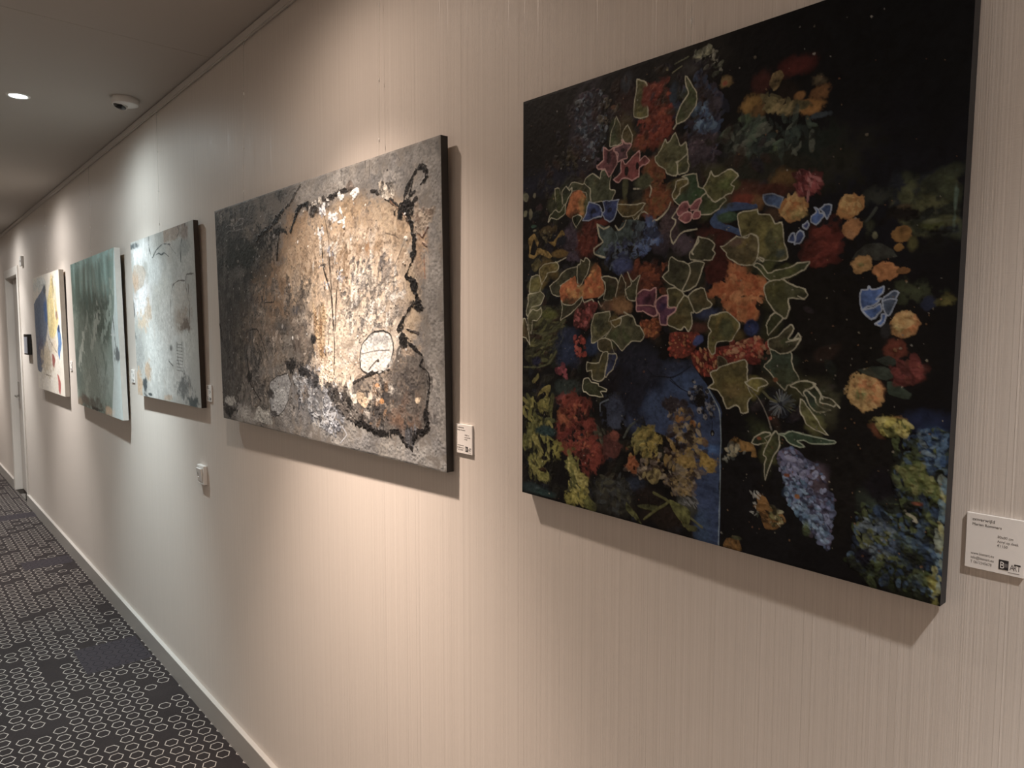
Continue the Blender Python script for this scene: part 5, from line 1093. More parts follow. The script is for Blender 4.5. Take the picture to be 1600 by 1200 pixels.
 ('stroke',([(717,704),(712,720)],(64,72,84),1.7,0.8),{'smooth': False}),
 ('stroke',([(718,706),(719,717)],(104,108,112),1.7,0.8),{'smooth': False}),
 ('stroke',([(714,704),(703,716)],(84,92,96),1.7,0.8),{'smooth': False}),
 ('stroke',([(726,699),(742,697)],(64,72,84),1.7,0.8),{'smooth': False}),
 ('stroke',([(713,702),(701,709)],(104,108,112),1.7,0.8),{'smooth': False}),
 ('stroke',([(717,693),(714,673)],(104,108,112),1.7,0.8),{'smooth': False}),
 ('stroke',([(710,698),(696,696)],(104,108,112),1.7,0.8),{'smooth': False}),
 ('stroke',([(724,703),(739,714)],(70,74,50),1.7,0.8),{'smooth': False}),
 ('stroke',([(715,696),(705,686)],(70,74,50),1.7,0.8),{'smooth': False}),
 ('stroke',([(714,702),(698,713)],(64,72,84),1.7,0.8),{'smooth': False}),
 ('stroke',([(714,695),(704,686)],(64,72,84),1.7,0.8),{'smooth': False}),
 ('stroke',([(724,700),(739,701)],(64,72,84),1.7,0.8),{'smooth': False}),
 ('stroke',([(719,694),(720,680)],(84,92,96),1.7,0.8),{'smooth': False}),
 ('stroke',([(728,701),(743,704)],(70,74,50),1.7,0.8),{'smooth': False}),
 ('stroke',([(726,697),(746,691)],(104,108,112),1.7,0.8),{'smooth': False}),
 ('stroke',([(713,700),(696,702)],(64,72,84),1.7,0.8),{'smooth': False}),
 ('stroke',([(714,706),(704,722)],(84,92,96),1.7,0.8),{'smooth': False}),
 ('stroke',([(721,693),(728,677)],(84,92,96),1.7,0.8),{'smooth': False}),
 ('stroke',([(715,705),(705,719)],(84,92,96),1.7,0.8),{'smooth': False}),
 ('stroke',([(726,697),(737,694)],(64,72,84),1.7,0.8),{'smooth': False}),
 ('stroke',([(718,694),(720,674)],(64,72,84),1.7,0.8),{'smooth': False}),
 ('stroke',([(715,694),(708,681)],(70,74,50),1.7,0.8),{'smooth': False}),
 ('stroke',([(723,697),(735,691)],(64,72,84),1.7,0.8),{'smooth': False}),
 ('stroke',([(728,699),(738,699)],(70,74,50),1.7,0.8),{'smooth': False}),
 ('stroke',([(723,694),(739,680)],(64,72,84),1.7,0.8),{'smooth': False}),
 ('blob',(698,729,5.6,3.6,0,(120,52,32),0.5,0.35,1.0,0.25,0.0)),
 ('blob',(706,655,5.5,4.8,0,(112,62,34),0.6,0.35,1.0,0.25,0.0)),
 ('stroke',([(681,679),(694,690),(709,696)],(78,78,52),5,0.85),{}),
 ('poly',([(733,661),(759,653),(779,659),(770,668),(762,674),(761,682),(746,667)],(48,55,38)),{'var': 0.3,'ew': 2.1,'ea': 0.95}),
 ('dabs',([(741,662),(759,657),(774,661),(767,667),(761,672),(760,677),(749,667)],5,[(55,55,30),(35,40,28)],13),{'asp': 2,'soft': 0.8,'a': 0.6}),
 ('poly',([(733,661),(759,653),(779,659),(770,668),(762,674),(761,682),(746,667)],None),{'edge': (150,147,126),'var': 0.3,'ew': 2.1,'ea': 0.95}),
 ('poly',([(761,676),(766,673),(780,682),(791,697),(804,703),(810,705),(785,707),(771,693)],(46,55,45)),{'var': 0.3,'ew': 2.1,'ea': 0.95}),
 ('dabs',([(768,681),(771,678),(781,685),(789,695),(799,700),(803,701),(785,702),(775,692)],5,[(41,60,40),(34,40,33)],13),{'asp': 2,'soft': 0.8,'a': 0.6}),
 ('poly',([(761,676),(766,673),(780,682),(791,697),(804,703),(810,705),(785,707),(771,693)],None),{'edge': (150,147,126),'var': 0.3,'ew': 2.1,'ea': 0.95}),
 ('poly',([(793,677),(809,682),(821,690),(826,699),(821,692),(816,697),(794,689)],(60,60,43)),{'var': 0.3,'ew': 2.1,'ea': 0.95}),
 ('dabs',([(798,681),(810,684),(818,690),(822,696),(818,691),(814,695),(799,689)],5,[(72,72,47),(44,44,31)],13),{'asp': 2,'soft': 0.8,'a': 0.6}),
 ('poly',([(793,677),(809,682),(821,690),(826,699),(821,692),(816,697),(794,689)],None),{'edge': (150,147,126),'var': 0.3,'ew': 2.1,'ea': 0.95}),
 ('poly',([(754,687),(769,697),(782,713),(798,734),(810,745),(787,741),(769,732),(757,712)],(78,78,43)),{'var': 0.3,'ew': 2.1,'ea': 0.95}),
 ('dabs',([(761,697),(772,703),(781,715),(793,730),(801,738),(784,735),(771,728),(763,714)],5,[(93,93,47),(57,57,31)],13),{'asp': 2,'soft': 0.8,'a': 0.6}),
 ('poly',([(754,687),(769,697),(782,713),(798,734),(810,745),(787,741),(769,732),(757,712)],None),{'edge': (150,147,126),'var': 0.3,'ew': 2.1,'ea': 0.95}),
 ('stroke',([(779,659),(790,672),(796,683)],(150,147,126),3.2,0.85),{}),
 ('stroke',([(650,673),(670,690),(682,707),(693,728),(701,750)],(100,96,88),2.4,0.85),{}),
 ('poly',([(661,775),(675,759),(690,753),(697,758),(688,766),(693,773),(675,780)],(45,53,38)),{'var': 0.3,'ew': 2.1,'ea': 0.95}),
 ('dabs',([(667,773),(677,761),(688,757),(693,760),(687,766),(690,771),(678,776)],5,[(56,63,32),(33,39,28)],13),{'asp': 2,'soft': 0.8,'a': 0.6}),
 ('poly',([(661,775),(675,759),(690,753),(697,758),(688,766),(693,773),(675,780)],None),{'edge': (150,147,126),'var': 0.3,'ew': 2.1,'ea': 0.95}),
 ('blob',(677,769,4.9,3.3,0,(112,62,34),0.6,0.35,1.0,0.25,0.0)),
 ('poly',([(703,750),(714,754),(717,778),(703,809),(693,848),(690,821),(694,802),(688,798),(695,773)],(57,61,42)),{'var': 0.3,'ew': 2.1,'ea': 0.95}),
 ('dabs',([(702,762),(710,765),(712,782),(702,804),(695,832),(693,813),(696,799),(692,797),(696,778)],5,[(71,73,35),(42,45,31)],13),{'asp': 2,'soft': 0.8,'a': 0.6}),
 ('poly',([(703,750),(714,754),(717,778),(703,809),(693,848),(690,821),(694,802),(688,798),(695,773)],None),{'edge': (150,147,126),'var': 0.3,'ew': 2.1,'ea': 0.95}),
 ('poly',([(714,753),(741,750),(773,752),(822,756),(822,761),(780,764),(764,761),(752,764),(767,770),(756,776),(733,771),(725,759)],(46,64,47)),{'var': 0.3,'ew': 2.1,'ea': 0.95}),
 ('poly',([(714,753),(741,750),(773,752),(822,756),(822,761),(780,764),(764,761),(752,764),(767,770),(756,776),(733,771),(725,759)],None),{'edge': (132,142,122),'var': 0.3,'ew': 2.1,'ea': 0.95}),
 ('poly',([(851,502),(854,495),(864,493),(864,487),(871,493),(889,490),(889,499),(879,510),(888,509),(881,516),(872,523),(861,525),(854,530),(852,519)],(60,88,142)),{'var': 0.3,'ew': 2.1,'ea': 0.95}),
 ('poly',([(851,502),(854,495),(864,493),(864,487),(871,493),(889,490),(889,499),(879,510),(888,509),(881,516),(872,523),(861,525),(854,530),(852,519)],None),{'edge': (128,140,160),'var': 0.3,'ew': 2.2,'ea': 0.95}),
 ('poly',([(890,512),(905,498),(914,502),(906,523),(903,532),(894,531)],(60,73,94)),{'var': 0.3,'ew': 2.1,'ea': 0.95}),
 ('poly',([(890,512),(905,498),(914,502),(906,523),(903,532),(894,531)],None),{'edge': (128,140,160),'var': 0.3,'ew': 2.2,'ea': 0.95}),
 ('poly',([(855,530),(871,528),(885,519),(889,530),(879,537),(868,545),(859,541)],(60,88,142)),{'var': 0.3,'ew': 2.1,'ea': 0.95}),
 ('poly',([(855,530),(871,528),(885,519),(889,530),(879,537),(868,545),(859,541)],None),{'edge': (128,140,160),'var': 0.3,'ew': 2.2,'ea': 0.95}),
 ('poly',([(886,537),(895,537),(894,550),(887,555),(875,551),(885,545)],(60,88,142)),{'var': 0.3,'ew': 2.1,'ea': 0.95}),
 ('poly',([(886,537),(895,537),(894,550),(887,555),(875,551),(885,545)],None),{'edge': (128,140,160),'var': 0.3,'ew': 2.2,'ea': 0.95}),
 ('poly',([(891,515),(913,512),(904,537),(895,537)],(60,73,94)),{'var': 0.3,'ew': 2.1,'ea': 0.95}),
 ('poly',([(891,515),(913,512),(904,537),(895,537)],None),{'edge': (128,140,160),'var': 0.3,'ew': 2.2,'ea': 0.95}),
 ('poly',([(763,363),(771,359),(768,350),(775,355),(777,361),(784,362),(785,369),(772,379),(764,373)],(60,88,142)),{'var': 0.3,'ew': 2.1,'ea': 0.95}),
 ('poly',([(763,363),(771,359),(768,350),(775,355),(777,361),(784,362),(785,369),(772,379),(764,373)],None),{'edge': (128,140,160),'var': 0.3,'ew': 2.2,'ea': 0.95}),
 ('poly',([(777,354),(784,347),(797,349),(798,365),(790,372),(784,360)],(50,72,112)),{'var': 0.3,'ew': 2.1,'ea': 0.95}),
 ('poly',([(777,354),(784,347),(797,349),(798,365),(790,372),(784,360)],None),{'edge': (128,140,160),'var': 0.3,'ew': 2.2,'ea': 0.95}),
 ('poly',([(743,376),(754,369),(760,376),(753,384),(745,381)],(48,58,98)),{'var': 0.3,'ew': 2.1,'ea': 0.95}),
 ('poly',([(743,376),(754,369),(760,376),(753,384),(745,381)],None),{'edge': (128,140,160),'var': 0.3,'ew': 2.2,'ea': 0.95}),
 ('poly',([(721,393),(725,387),(731,388),(731,402),(720,401)],(48,64,104)),{'var': 0.3,'ew': 2.1,'ea': 0.95}),
 ('poly',([(721,393),(725,387),(731,388),(731,402),(720,401)],None),{'edge': (128,140,160),'var': 0.3,'ew': 2.2,'ea': 0.95}),
 ('poly',([(732,396),(740,384),(751,396),(742,407),(731,406)],(48,64,104)),{'var': 0.3,'ew': 2.1,'ea': 0.95}),
 ('poly',([(732,396),(740,384),(751,396),(742,407),(731,406)],None),{'edge': (128,140,160),'var': 0.3,'ew': 2.2,'ea': 0.95}),
 ('dabs',([(7,9),(997,9),(997,992),(8,993)],330,[(110,84,54),(90,82,68),(120,116,108),(100,64,38)],1.15),{'asp': 1.3,'soft': 0.2,'rag': 0.2,'z': 0.6}),
 ('dabs',([(657,447),(984,474),(999,949),(633,961)],150,[(120,112,94),(110,78,46),(94,90,82)],1.1),{'asp': 1.3,'soft': 0.2,'rag': 0.2,'z': 0.6}),
]
P2_OPS = [
 ('dabs',([(12,14),(1000,5),(1000,996),(9,998)],300,[(132,120,106),(112,102,92),(148,136,120),(96,88,80),(124,110,94)],22),{'asp': 2,'soft': 0.7,'z': 0.3}),
 ('blob',(60,220,107.0,112.5,0,(84,77,70),0.9,0.35,1.0,0.25,0.0)),
 ('blob',(93,428,120.7,180.7,0,(56,55,50),0.9,0.35,1.0,0.25,0.0)),
 ('blob',(195,321,132.0,107.8,0,(50,50,46),0.9,0.35,1.0,0.25,0.0)),
 ('blob',(149,260,129.4,55.7,0,(34,40,36),0.8,0.35,1.0,0.25,0.0)),
 ('blob',(44,698,94.2,172.8,0,(78,72,66),0.9,0.35,1.0,0.25,0.0)),
 ('blob',(211,632,125.3,111.5,0,(92,78,64),0.9,0.35,1.0,0.25,0.0)),
 ('blob',(312,520,114.9,90.1,0,(112,94,76),0.9,0.35,1.0,0.25,0.0)),
 ('blob',(361,402,115.7,86.8,0,(128,100,72),0.8,0.35,1.0,0.25,0.0)),
 ('blob',(494,204,96.5,68.8,0,(150,118,84),0.8,0.35,1.0,0.25,0.0)),
 ('blob',(697,193,136.0,54.9,0,(170,138,100),0.8,0.35,1.0,0.25,0.0)),
 ('blob',(832,259,81.0,67.3,0,(184,154,118),0.8,0.35,1.0,0.25,0.0)),
 ('blob',(586,382,143.5,104.4,0,(206,172,134),0.9,0.35,1.0,0.25,0.0)),
 ('blob',(727,394,154.1,97.3,0,(214,184,150),0.9,0.35,1.0,0.25,0.0)),
 ('blob',(839,424,81.3,80.3,0,(206,176,142),0.9,0.35,1.0,0.25,0.0)),
 ('blob',(656,618,145.0,104.1,0,(208,178,146),0.9,0.35,1.0,0.25,0.0)),
 ('blob',(813,571,104.1,71.2,0,(190,168,142),0.9,0.35,1.0,0.25,0.0)),
 ('blob',(899,489,35.2,67.1,0,(176,148,114),0.8,0.35,1.0,0.25,0.0)),
 ('blob',(765,292,52.9,17.6,0,(150,112,74),0.7,0.35,1.0,0.25,0.0)),
 ('blob',(944,325,24.0,50.5,0,(166,132,98),0.8,0.35,1.0,0.25,0.0)),
 ('blob',(904,252,33.2,6.9,0,(190,158,120),0.7,0.35,1.0,0.25,0.0)),
 ('blob',(329,792,164.8,92.6,0,(118,108,96),0.9,0.35,1.0,0.25,0.0)),
 ('blob',(506,839,142.1,57.2,0,(116,110,104),0.9,0.35,1.0,0.25,0.0)),
 ('blob',(477,491,40.6,12.4,0,(84,80,80),0.7,0.35,1.0,0.25,0.0)),
 ('blob',(387,553,44.1,19.5,0,(80,74,68),0.8,0.35,1.0,0.25,0.0)),
 ('blob',(484,610,47.2,37.7,0,(112,96,82),0.8,0.35,1.0,0.25,0.0)),
 ('blob',(566,558,31.4,39.1,0,(158,126,88),0.8,0.35,1.0,0.25,0.0)),
 ('blob',(550,641,25.7,18.3,0,(160,128,90),0.8,0.35,1.0,0.25,0.0)),
 ('poly',([(655,865),(692,774),(719,724),(839,697),(863,619),(916,617),(954,699),(950,825),(941,880),(899,949),(851,900),(799,927),(763,914),(701,901)],(86,76,66)),{'var': 0.4,'ew': 2.1,'ea': 0.95}),
 ('blob',(802,802,83.9,34.9,0,(66,58,52),0.8,0.35,1.0,0.25,0.0)),
 ('blob',(879,858,47.3,18.3,0,(110,80,58),0.9,0.35,1.0,0.25,0.0)),
 ('blob',(903,746,45.8,26.8,0,(104,88,72),0.9,0.35,1.0,0.25,0.0)),
 ('blob',(922,808,20.3,35.6,0,(92,80,68),0.9,0.35,1.0,0.25,0.0)),
 ('blob',(691,625,50.6,36.0,0,(156,136,112),0.8,0.35,1.0,0.25,0.0)),
 ('blob',(709,479,37.2,19.0,0,(120,106,90),0.8,0.35,1.0,0.25,0.0)),
 ('blob',(766,431,46.4,18.4,0,(172,150,124),0.8,0.35,1.0,0.25,0.0)),
 ('blob',(866,501,31.6,20.5,0,(150,130,110),0.8,0.35,1.0,0.25,0.0)),
 ('dabs',([(548,283),(734,179),(902,329),(896,652),(806,833),(524,773),(477,523)],150,[(230,204,172),(212,184,152),(192,162,130),(240,220,194),(170,146,118)],17),{'asp': 2.8,'ang': -50,'jit': 60,'z': 0.5,'a': 0.55,'soft': 0.5,'rag': 0.8}),
 ('dabs',([(393,314),(584,127),(905,193),(902,329),(627,362),(413,522)],70,[(176,142,104),(152,120,86),(194,162,126),(132,104,78)],18),{'asp': 2.4,'ang': -60,'jit': 60,'z': 0.4,'a': 0.5,'soft': 0.6,'rag': 0.8}),
 ('dabs',([(230,380),(516,352),(554,770),(454,938),(209,921),(147,692)],150,[(140,120,98),(98,88,76),(160,140,118),(120,102,84),(74,68,62)],16),{'asp': 2.2,'ang': -60,'jit': 70,'z': 0.5,'a': 0.55,'soft': 0.5,'rag': 0.9}),
 ('dabs',([(19,424),(250,354),(286,910),(29,979)],90,[(74,70,66),(56,54,51),(96,88,80),(46,45,42),(84,76,66)],18),{'asp': 3,'ang': -80,'jit': 30,'z': 0.4,'a': 0.6,'soft': 0.6,'rag': 0.8}),
 ('dabs',([(32,41),(379,9),(396,264),(42,425)],70,[(64,64,59),(88,83,77),(106,98,90),(44,48,44),(118,109,100)],18),{'asp': 2.2,'ang': -40,'jit': 50,'z': 0.4,'a': 0.55,'soft': 0.6,'rag': 0.8}),
 ('dabs',([(381,-15),(1000,11),(1001,213),(906,135),(738,74),(500,85)],90,[(148,137,123),(128,119,108),(114,107,100),(164,151,135),(138,124,107)],20),{'asp': 2,'ang': -30,'jit': 60,'z': 0.4,'a': 0.5,'soft': 0.6,'rag': 0.8}),
 ('dabs',([(952,203),(1003,195),(1000,986),(954,935)],70,[(148,137,123),(132,121,108),(160,147,131),(120,111,102)],20),{'asp': 3,'ang': 85,'jit': 20,'z': 0.3,'a': 0.5,'soft': 0.6,'rag': 0.8}),
 ('dabs',([(128,933),(551,820),(848,936),(997,925),(998,996),(37,994)],100,[(164,153,139),(140,131,120),(182,170,154),(120,113,106),(150,139,125)],17),{'asp': 2,'ang': -20,'jit': 70,'z': 0.5,'a': 0.55,'soft': 0.6,'rag': 0.8}),
 ('dabs',([(703,321),(822,326),(884,404),(847,445),(709,432)],120,[(126,117,108),(98,91,86),(234,214,188),(160,144,126),(74,69,64)],6),{'asp': 2.6,'ang': -50,'jit': 50,'z': 0.8,'a': 0.7,'rag': 0.9}),
 ('dabs',([(666,424),(878,417),(865,544),(761,583),(675,536)],150,[(238,220,196),(130,119,107),(100,92,84),(192,170,144),(66,60,55),(212,190,162)],6.5),{'asp': 2.8,'ang': -50,'jit': 50,'z': 0.8,'a': 0.7,'rag': 0.9}),
 ('dabs',([(548,283),(734,179),(902,329),(896,652),(806,833),(524,773)],120,[(242,226,204),(226,202,172),(150,130,110),(196,170,142)],5),{'asp': 3.5,'ang': -55,'jit': 45,'z': 0.9,'a': 0.7,'rag': 0.9}),
 ('dabs',([(230,380),(516,352),(554,770),(454,938),(209,921),(147,692)],190,[(150,130,108),(98,88,78),(184,164,142),(74,68,62),(60,55,51)],5.5),{'asp': 2.6,'ang': -60,'jit': 60,'z': 0.8,'a': 0.65,'rag': 0.9}),
 ('dabs',([(19,424),(250,354),(286,910),(29,979)],90,[(74,70,66),(54,52,49),(110,102,93),(130,119,106),(44,42,40)],5),{'asp': 3.4,'ang': -80,'jit': 30,'z': 0.7,'a': 0.6,'rag': 0.9}),
 ('dabs',([(449,739),(559,707),(637,777),(630,942),(549,934),(455,891)],170,[(150,146,142),(106,104,104),(180,175,169),(78,76,76),(62,60,60),(204,198,190)],7),{'asp': 2.8,'z': 0.9,'a': 0.75,'rag': 0.9}),
 ('dabs',([(582,780),(658,797),(667,919),(603,963),(574,949)],80,[(150,147,145),(106,104,106),(184,179,175),(78,76,78)],6),{'asp': 3,'z': 0.9,'a': 0.75,'rag': 0.9}),
 ('dabs',([(658,803),(780,748),(838,731),(847,830),(776,899),(688,885)],100,[(54,49,46),(116,102,88),(180,156,128),(80,71,64),(36,32,30),(140,104,70)],6),{'asp': 2.4,'z': 0.8,'a': 0.75,'rag': 0.9}),
 ('dabs',([(839,708),(944,700),(941,869),(857,896)],70,[(112,97,82),(78,69,62),(98,86,74),(112,84,64),(62,56,53)],12),{'asp': 2,'z': 0.5,'a': 0.5,'soft': 0.5,'rag': 0.9}),
 ('poly',([(711,796),(736,787),(755,820),(741,843),(716,826)],(206,172,132)),{'var': 0.3,'ew': 2.1,'ea': 0.95}),
 ('poly',([(915,780),(928,778),(925,797),(915,796)],(200,170,132)),{'var': 0.3,'ew': 2.1,'ea': 0.95}),
 ('poly',([(672,789),(692,774),(691,805),(677,813)],(226,206,180)),{'var': 0.3,'ew': 2.1,'ea': 0.95}),
 ('poly',([(684,806),(711,796),(710,827),(697,825)],(216,196,168)),{'var': 0.3,'ew': 2.1,'ea': 0.95}),
 ('poly',([(622,754),(680,733),(658,784)],(214,188,156)),{'var': 0.3,'ew': 2.1,'ea': 0.95}),
 ('blob',(805,808,9.3,5.0,0,(190,130,70),0.5,0.35,1.0,0.25,0.0)),
 ('blob',(789,756,7.1,3.8,0,(200,140,90),0.5,0.35,1.0,0.25,0.0)),
 ('dabs',([(544,487),(595,489),(581,662),(548,675)],40,[(176,138,92),(150,112,72),(206,172,128)],9),{'asp': 3,'ang': 85,'jit': 20,'z': 0.8}),
 ('dabs',([(567,685),(629,681),(620,752),(563,774)],60,[(236,210,178),(214,184,150)],7),{'asp': 2.6,'ang': -60,'jit': 30,'z': 0.9}),
 ('poly',([(773,580),(814,571),(842,587),(847,631),(834,686),(799,717),(766,711),(758,724),(730,705),(726,670),(739,617)],(214,202,184)),{'edge': (38,32,28),'var': 0.18,'ea': 0.95}),
 ('blob',(802,599,34.0,9.2,0,(186,176,162),0.9,0.35,1.0,0.25,0.0)),
 ('blob',(812,660,22.7,18.5,0,(228,216,198),0.9,0.35,1.0,0.25,0.0)),
 ('stroke',([(734,652),(783,639),(832,634)],(90,80,70),2,0.85),{}),
 ('stroke',([(760,706),(776,685),(794,667)],(80,64,50),2.4,0.85),{}),
 ('blob',(794,672,5.8,3.1,0,(70,56,44),0.5,0.35,1.0,0.25,0.0)),
 ('poly',([(310,794),(351,765),(405,751),(425,788),(406,856),(373,916),(332,938),(309,933),(305,863)],(158,152,144)),{'edge': (60,54,48),'ew': 2.6,'ea': 0.95}),
 ('blob',(362,844,30.7,23.9,0,(176,170,160),0.9,0.35,1.0,0.25,0.0)),
 ('blob',(329,923,19.1,4.9,0,(70,64,60),0.7,0.35,1.0,0.25,0.0)),
 ('stroke',([(309,869),(317,931),(356,931)],(40,36,34),3,0.85),{}),
 ('poly',([(204,976),(240,904),(268,920),(302,915),(314,976),(247,978)],(176,166,150)),{'var': 0.3,'ew': 2.1,'ea': 0.95}),
 ('stroke',([(948,74),(930,83),(911,111),(896,149),(889,173)],(24,20,18),6.24,0.95),{'rag': 1.1,'z': 1.0}),
 ('stroke',([(945,73),(962,94),(956,114),(931,137),(906,160),(888,181)],(24,20,18),7.0200000000000005,0.95),{'rag': 1.1,'z': 1.0}),
 ('blob',(945,76,8.7,5.3,0,(24,20,18),0.4,0.4,1.0,0.25,0.0)),
 ('stroke',([(924,86),(917,125),(908,152)],(24,20,18),3.12,0.95),{'rag': 1.1,'z': 1.0}),
 ('blob',(901,188,25.8,11.0,0,(24,20,18),0.4,0.7,1.0,0.25,1)),
 ('blob',(922,207,16.4,5.5,0,(24,20,18),0.5,0.7,1.0,0.25,0.0)),
 ('stroke',([(888,185),(905,214),(915,254),(920,322),(913,351),(895,396),(901,405)],(24,20,18),8.58,0.95),{'rag': 1.1,'z': 1.0}),
 ('stroke',([(897,401),(918,415),(924,429),(921,450)],(24,20,18),7.800000000000001,0.95),{'rag': 1.1,'z': 1.0}),
 ('stroke',([(927,164),(914,178)],(24,20,18),6.24,0.95),{'rag': 1.1,'z': 1.0}),
 ('stroke',([(786,106),(827,131),(858,160),(888,190)],(40,34,30),6.24,0.95),{'rag': 1.1,'z': 1.0}),
 ('blob',(795,109,12.2,3.4,0,(40,34,30),0.6,0.6,1.0,0.25,0.0)),
 ('stroke',([(849,156),(888,202),(904,235)],(120,84,60),2.34,0.95),{'rag': 1.1,'z': 1.0}),
 ('stroke',([(618,90),(646,87),(685,79),(722,81)],(48,42,37),5.46,0.95),{'rag': 1.1,'z': 1.0}),
 ('blob',(669,83,31.9,6.2,0,(60,52,45),0.7,0.8,1.0,0.25,0.0)),
 ('poly',([(691,69),(713,47),(725,73),(719,94)],(120,102,86)),{'var': 0.4,'ew': 2.1,'ea': 0.95}),
 ('stroke',([(451,176),(470,134),(498,96),(533,93)],(24,20,18),8.58,0.95),{'rag': 1.1,'z': 1.0}),
 ('stroke',([(532,111),(578,110),(596,95),(637,89)],(40,35,31),7.800000000000001,0.95),{'rag': 1.1,'z': 1.0}),
 ('stroke',([(447,72),(411,94),(359,130),(312,155),(263,181)],(32,30,27),8.58,0.95),{'rag': 1.1,'z': 1.0}),
 ('blob',(378,166,62.5,7.8,0,(30,28,25),0.6,0.7,1.0,0.25,0.0)),
 ('stroke',([(392,168),(382,216),(376,276)],(24,20,18),4.68,0.95),{'rag': 1.1,'z': 1.0}),
 ('blob',(301,204,66.8,12.4,0,(38,36,32),0.8,0.8,1.0,0.25,0.0)),
 ('blob',(150,242,91.9,19.9,0,(36,42,37),0.8,0.8,1.0,0.25,0.0)),
 ('stroke',([(503,13),(468,50),(439,81)],(78,70,62),5.46,0.95),{'rag': 1.1,'z': 1.0}),
 ('blob',(415,22,33.7,11.5,0,(84,78,70),0.8,0.7,1.0,0.25,0.0)),
 ('dabs',([(530,95),(626,87),(636,118),(553,130)],40,[(230,214,194),(60,52,46),(34,30,27),(206,188,164)],5),{'asp': 2,'z': 1.1}),
 ('stroke',([(909,409),(921,441),(926,487)],(24,20,18),9.36,0.95),{'rag': 1.1,'z': 1.0}),
 ('blob',(928,498,15.8,11.3,0,(24,20,18),0.4,0.7,1.0,0.25,1)),
 ('stroke',([(913,482),(886,525),(867,565)],(24,20,18),7.0200000000000005,0.95),{'rag': 1.1,'z': 1.0}),
 ('stroke',([(878,565),(875,592),(882,613)],(30,26,24),12.48,0.95),{'rag': 1.1,'z': 1.0}),
 ('blob',(879,602,13.7,10.0,0,(34,30,27),0.5,0.7,1.0,0.25,0.0)),
 ('stroke',([(891,565),(926,578)],(60,50,44),3.12,0.95),{'rag': 1.1,'z': 1.0}),
 ('stroke',([(895,607),(920,630),(939,650),(931,677),(954,699),(957,740),(948,804),(945,826)],(24,20,18),4.68,0.95),{'rag': 1.1,'z': 1.0}),
 ('stroke',([(947,689),(952,751),(942,816)],(24,20,18),1.9500000000000002,0.95),{'rag': 1.1,'z': 1.0}),
 ('stroke',([(942,821),(951,852),(939,886),(923,889)],(24,20,18),8.58,0.95),{'rag': 1.1,'z': 1.0}),
 ('blob',(944,837,8.0,11.7,0,(24,20,18),0.5,0.5,1.0,0.25,0.0)),
 ('stroke',([(675,887),(720,894),(751,904),(799,924),(834,907),(854,901),(872,927),(899,949)],(24,20,18),8.58,0.95),{'rag': 1.1,'z': 1.0}),
 ('stroke',([(901,954),(904,926),(915,893)],(24,20,18),7.0200000000000005,0.95),{'rag': 1.1,'z': 1.0}),
 ('blob',(793,920,29.3,6.4,0,(24,20,18),0.5,0.6,1.0,0.25,0.0)),
 ('blob',(727,891,25.1,6.0,0,(24,20,18),0.5,0.6,1.0,0.25,0.0)),
 ('stroke',([(701,895),(707,915)],(24,20,18),3.9000000000000004,0.95),{'rag': 1.1,'z': 1.0}),
 ('stroke',([(702,755),(738,734),(781,713),(833,698)],(44,38,34),3.9000000000000004,0.95),{'rag': 1.1,'z': 1.0}),
 ('blob',(892,901,18.0,15.3,0,(44,40,40),0.7,0.8,1.0,0.25,0.0)),
 ('dabs',([(873,882),(921,873),(904,937),(883,924)],30,[(96,92,90),(60,56,54),(24,20,18)],5),{'asp': 3,'ang': 80,'jit': 20}),
 ('dabs',([(582,767),(639,762),(752,886),(675,887),(621,851)],80,[(40,35,32),(70,62,56),(26,23,21),(110,98,86)],7),{'z': 0.9}),
 ('stroke',([(929,264),(945,284),(961,258)],(96,62,46),2.34,0.95),{'rag': 1.1,'z': 1.0}),
 ('stroke',([(945,304),(957,314)],(96,70,54),2.34,0.95),{'rag': 1.1,'z': 1.0}),
 ('dabs',([(922,196),(970,202),(961,270),(929,277)],50,[(150,128,104),(120,96,76),(176,152,124)],6),{'z': 0.7}),
 ('dabs',([(810,85),(864,108),(854,148),(818,131)],60,[(190,168,140),(110,98,84),(70,62,54),(224,204,176)],5),{'asp': 2.4,'ang': 60,'jit': 50,'z': 0.9}),
 ('stroke',([(668,87),(673,107),(684,100)],(236,220,200),6,0.9),{'rag': 1.0,'z': 1.2}),
 ('stroke',([(669,139),(679,170),(686,204)],(236,220,200),6,0.9),{'rag': 1.0,'z': 1.2}),
 ('stroke',([(659,185),(687,176)],(236,220,200),6,0.9),{'rag': 1.0,'z': 1.2}),
 ('stroke',([(716,94),(739,95),(721,113)],(236,220,200),6,0.9),{'rag': 1.0,'z': 1.2}),
 ('stroke',([(603,142),(619,236),(620,339),(627,478),(630,619),(625,733)],(40,32,27),3.4,0.95),{'rag': 0.6}),
 ('stroke',([(590,225),(593,336),(621,431),(628,572)],(40,32,27),3.4,0.95),{'rag': 0.6}),
 ('stroke',([(662,343),(645,433),(634,572)],(40,32,27),3.4,0.95),{'rag': 0.6}),
 ('stroke',([(605,560),(605,632)],(40,32,27),3.4,0.95),{'rag': 0.6}),
 ('dabs',([(584,111),(611,116),(610,143),(583,138)],7,[(244,234,222),(150,150,160),(60,52,48)],3.2),{'asp': 2,'z': 1.1}),
 ('dabs',([(623,149),(649,154),(648,181),(622,176)],7,[(244,234,222),(150,150,160),(60,52,48)],3.2),{'asp': 2,'z': 1.1}),
 ('dabs',([(574,191),(601,196),(600,223),(572,219)],7,[(244,234,222),(150,150,160),(60,52,48)],3.2),{'asp': 2,'z': 1.1}),
 ('dabs',([(613,264),(639,268),(638,295),(611,292)],7,[(244,234,222),(150,150,160),(60,52,48)],3.2),{'asp': 2,'z': 1.1}),
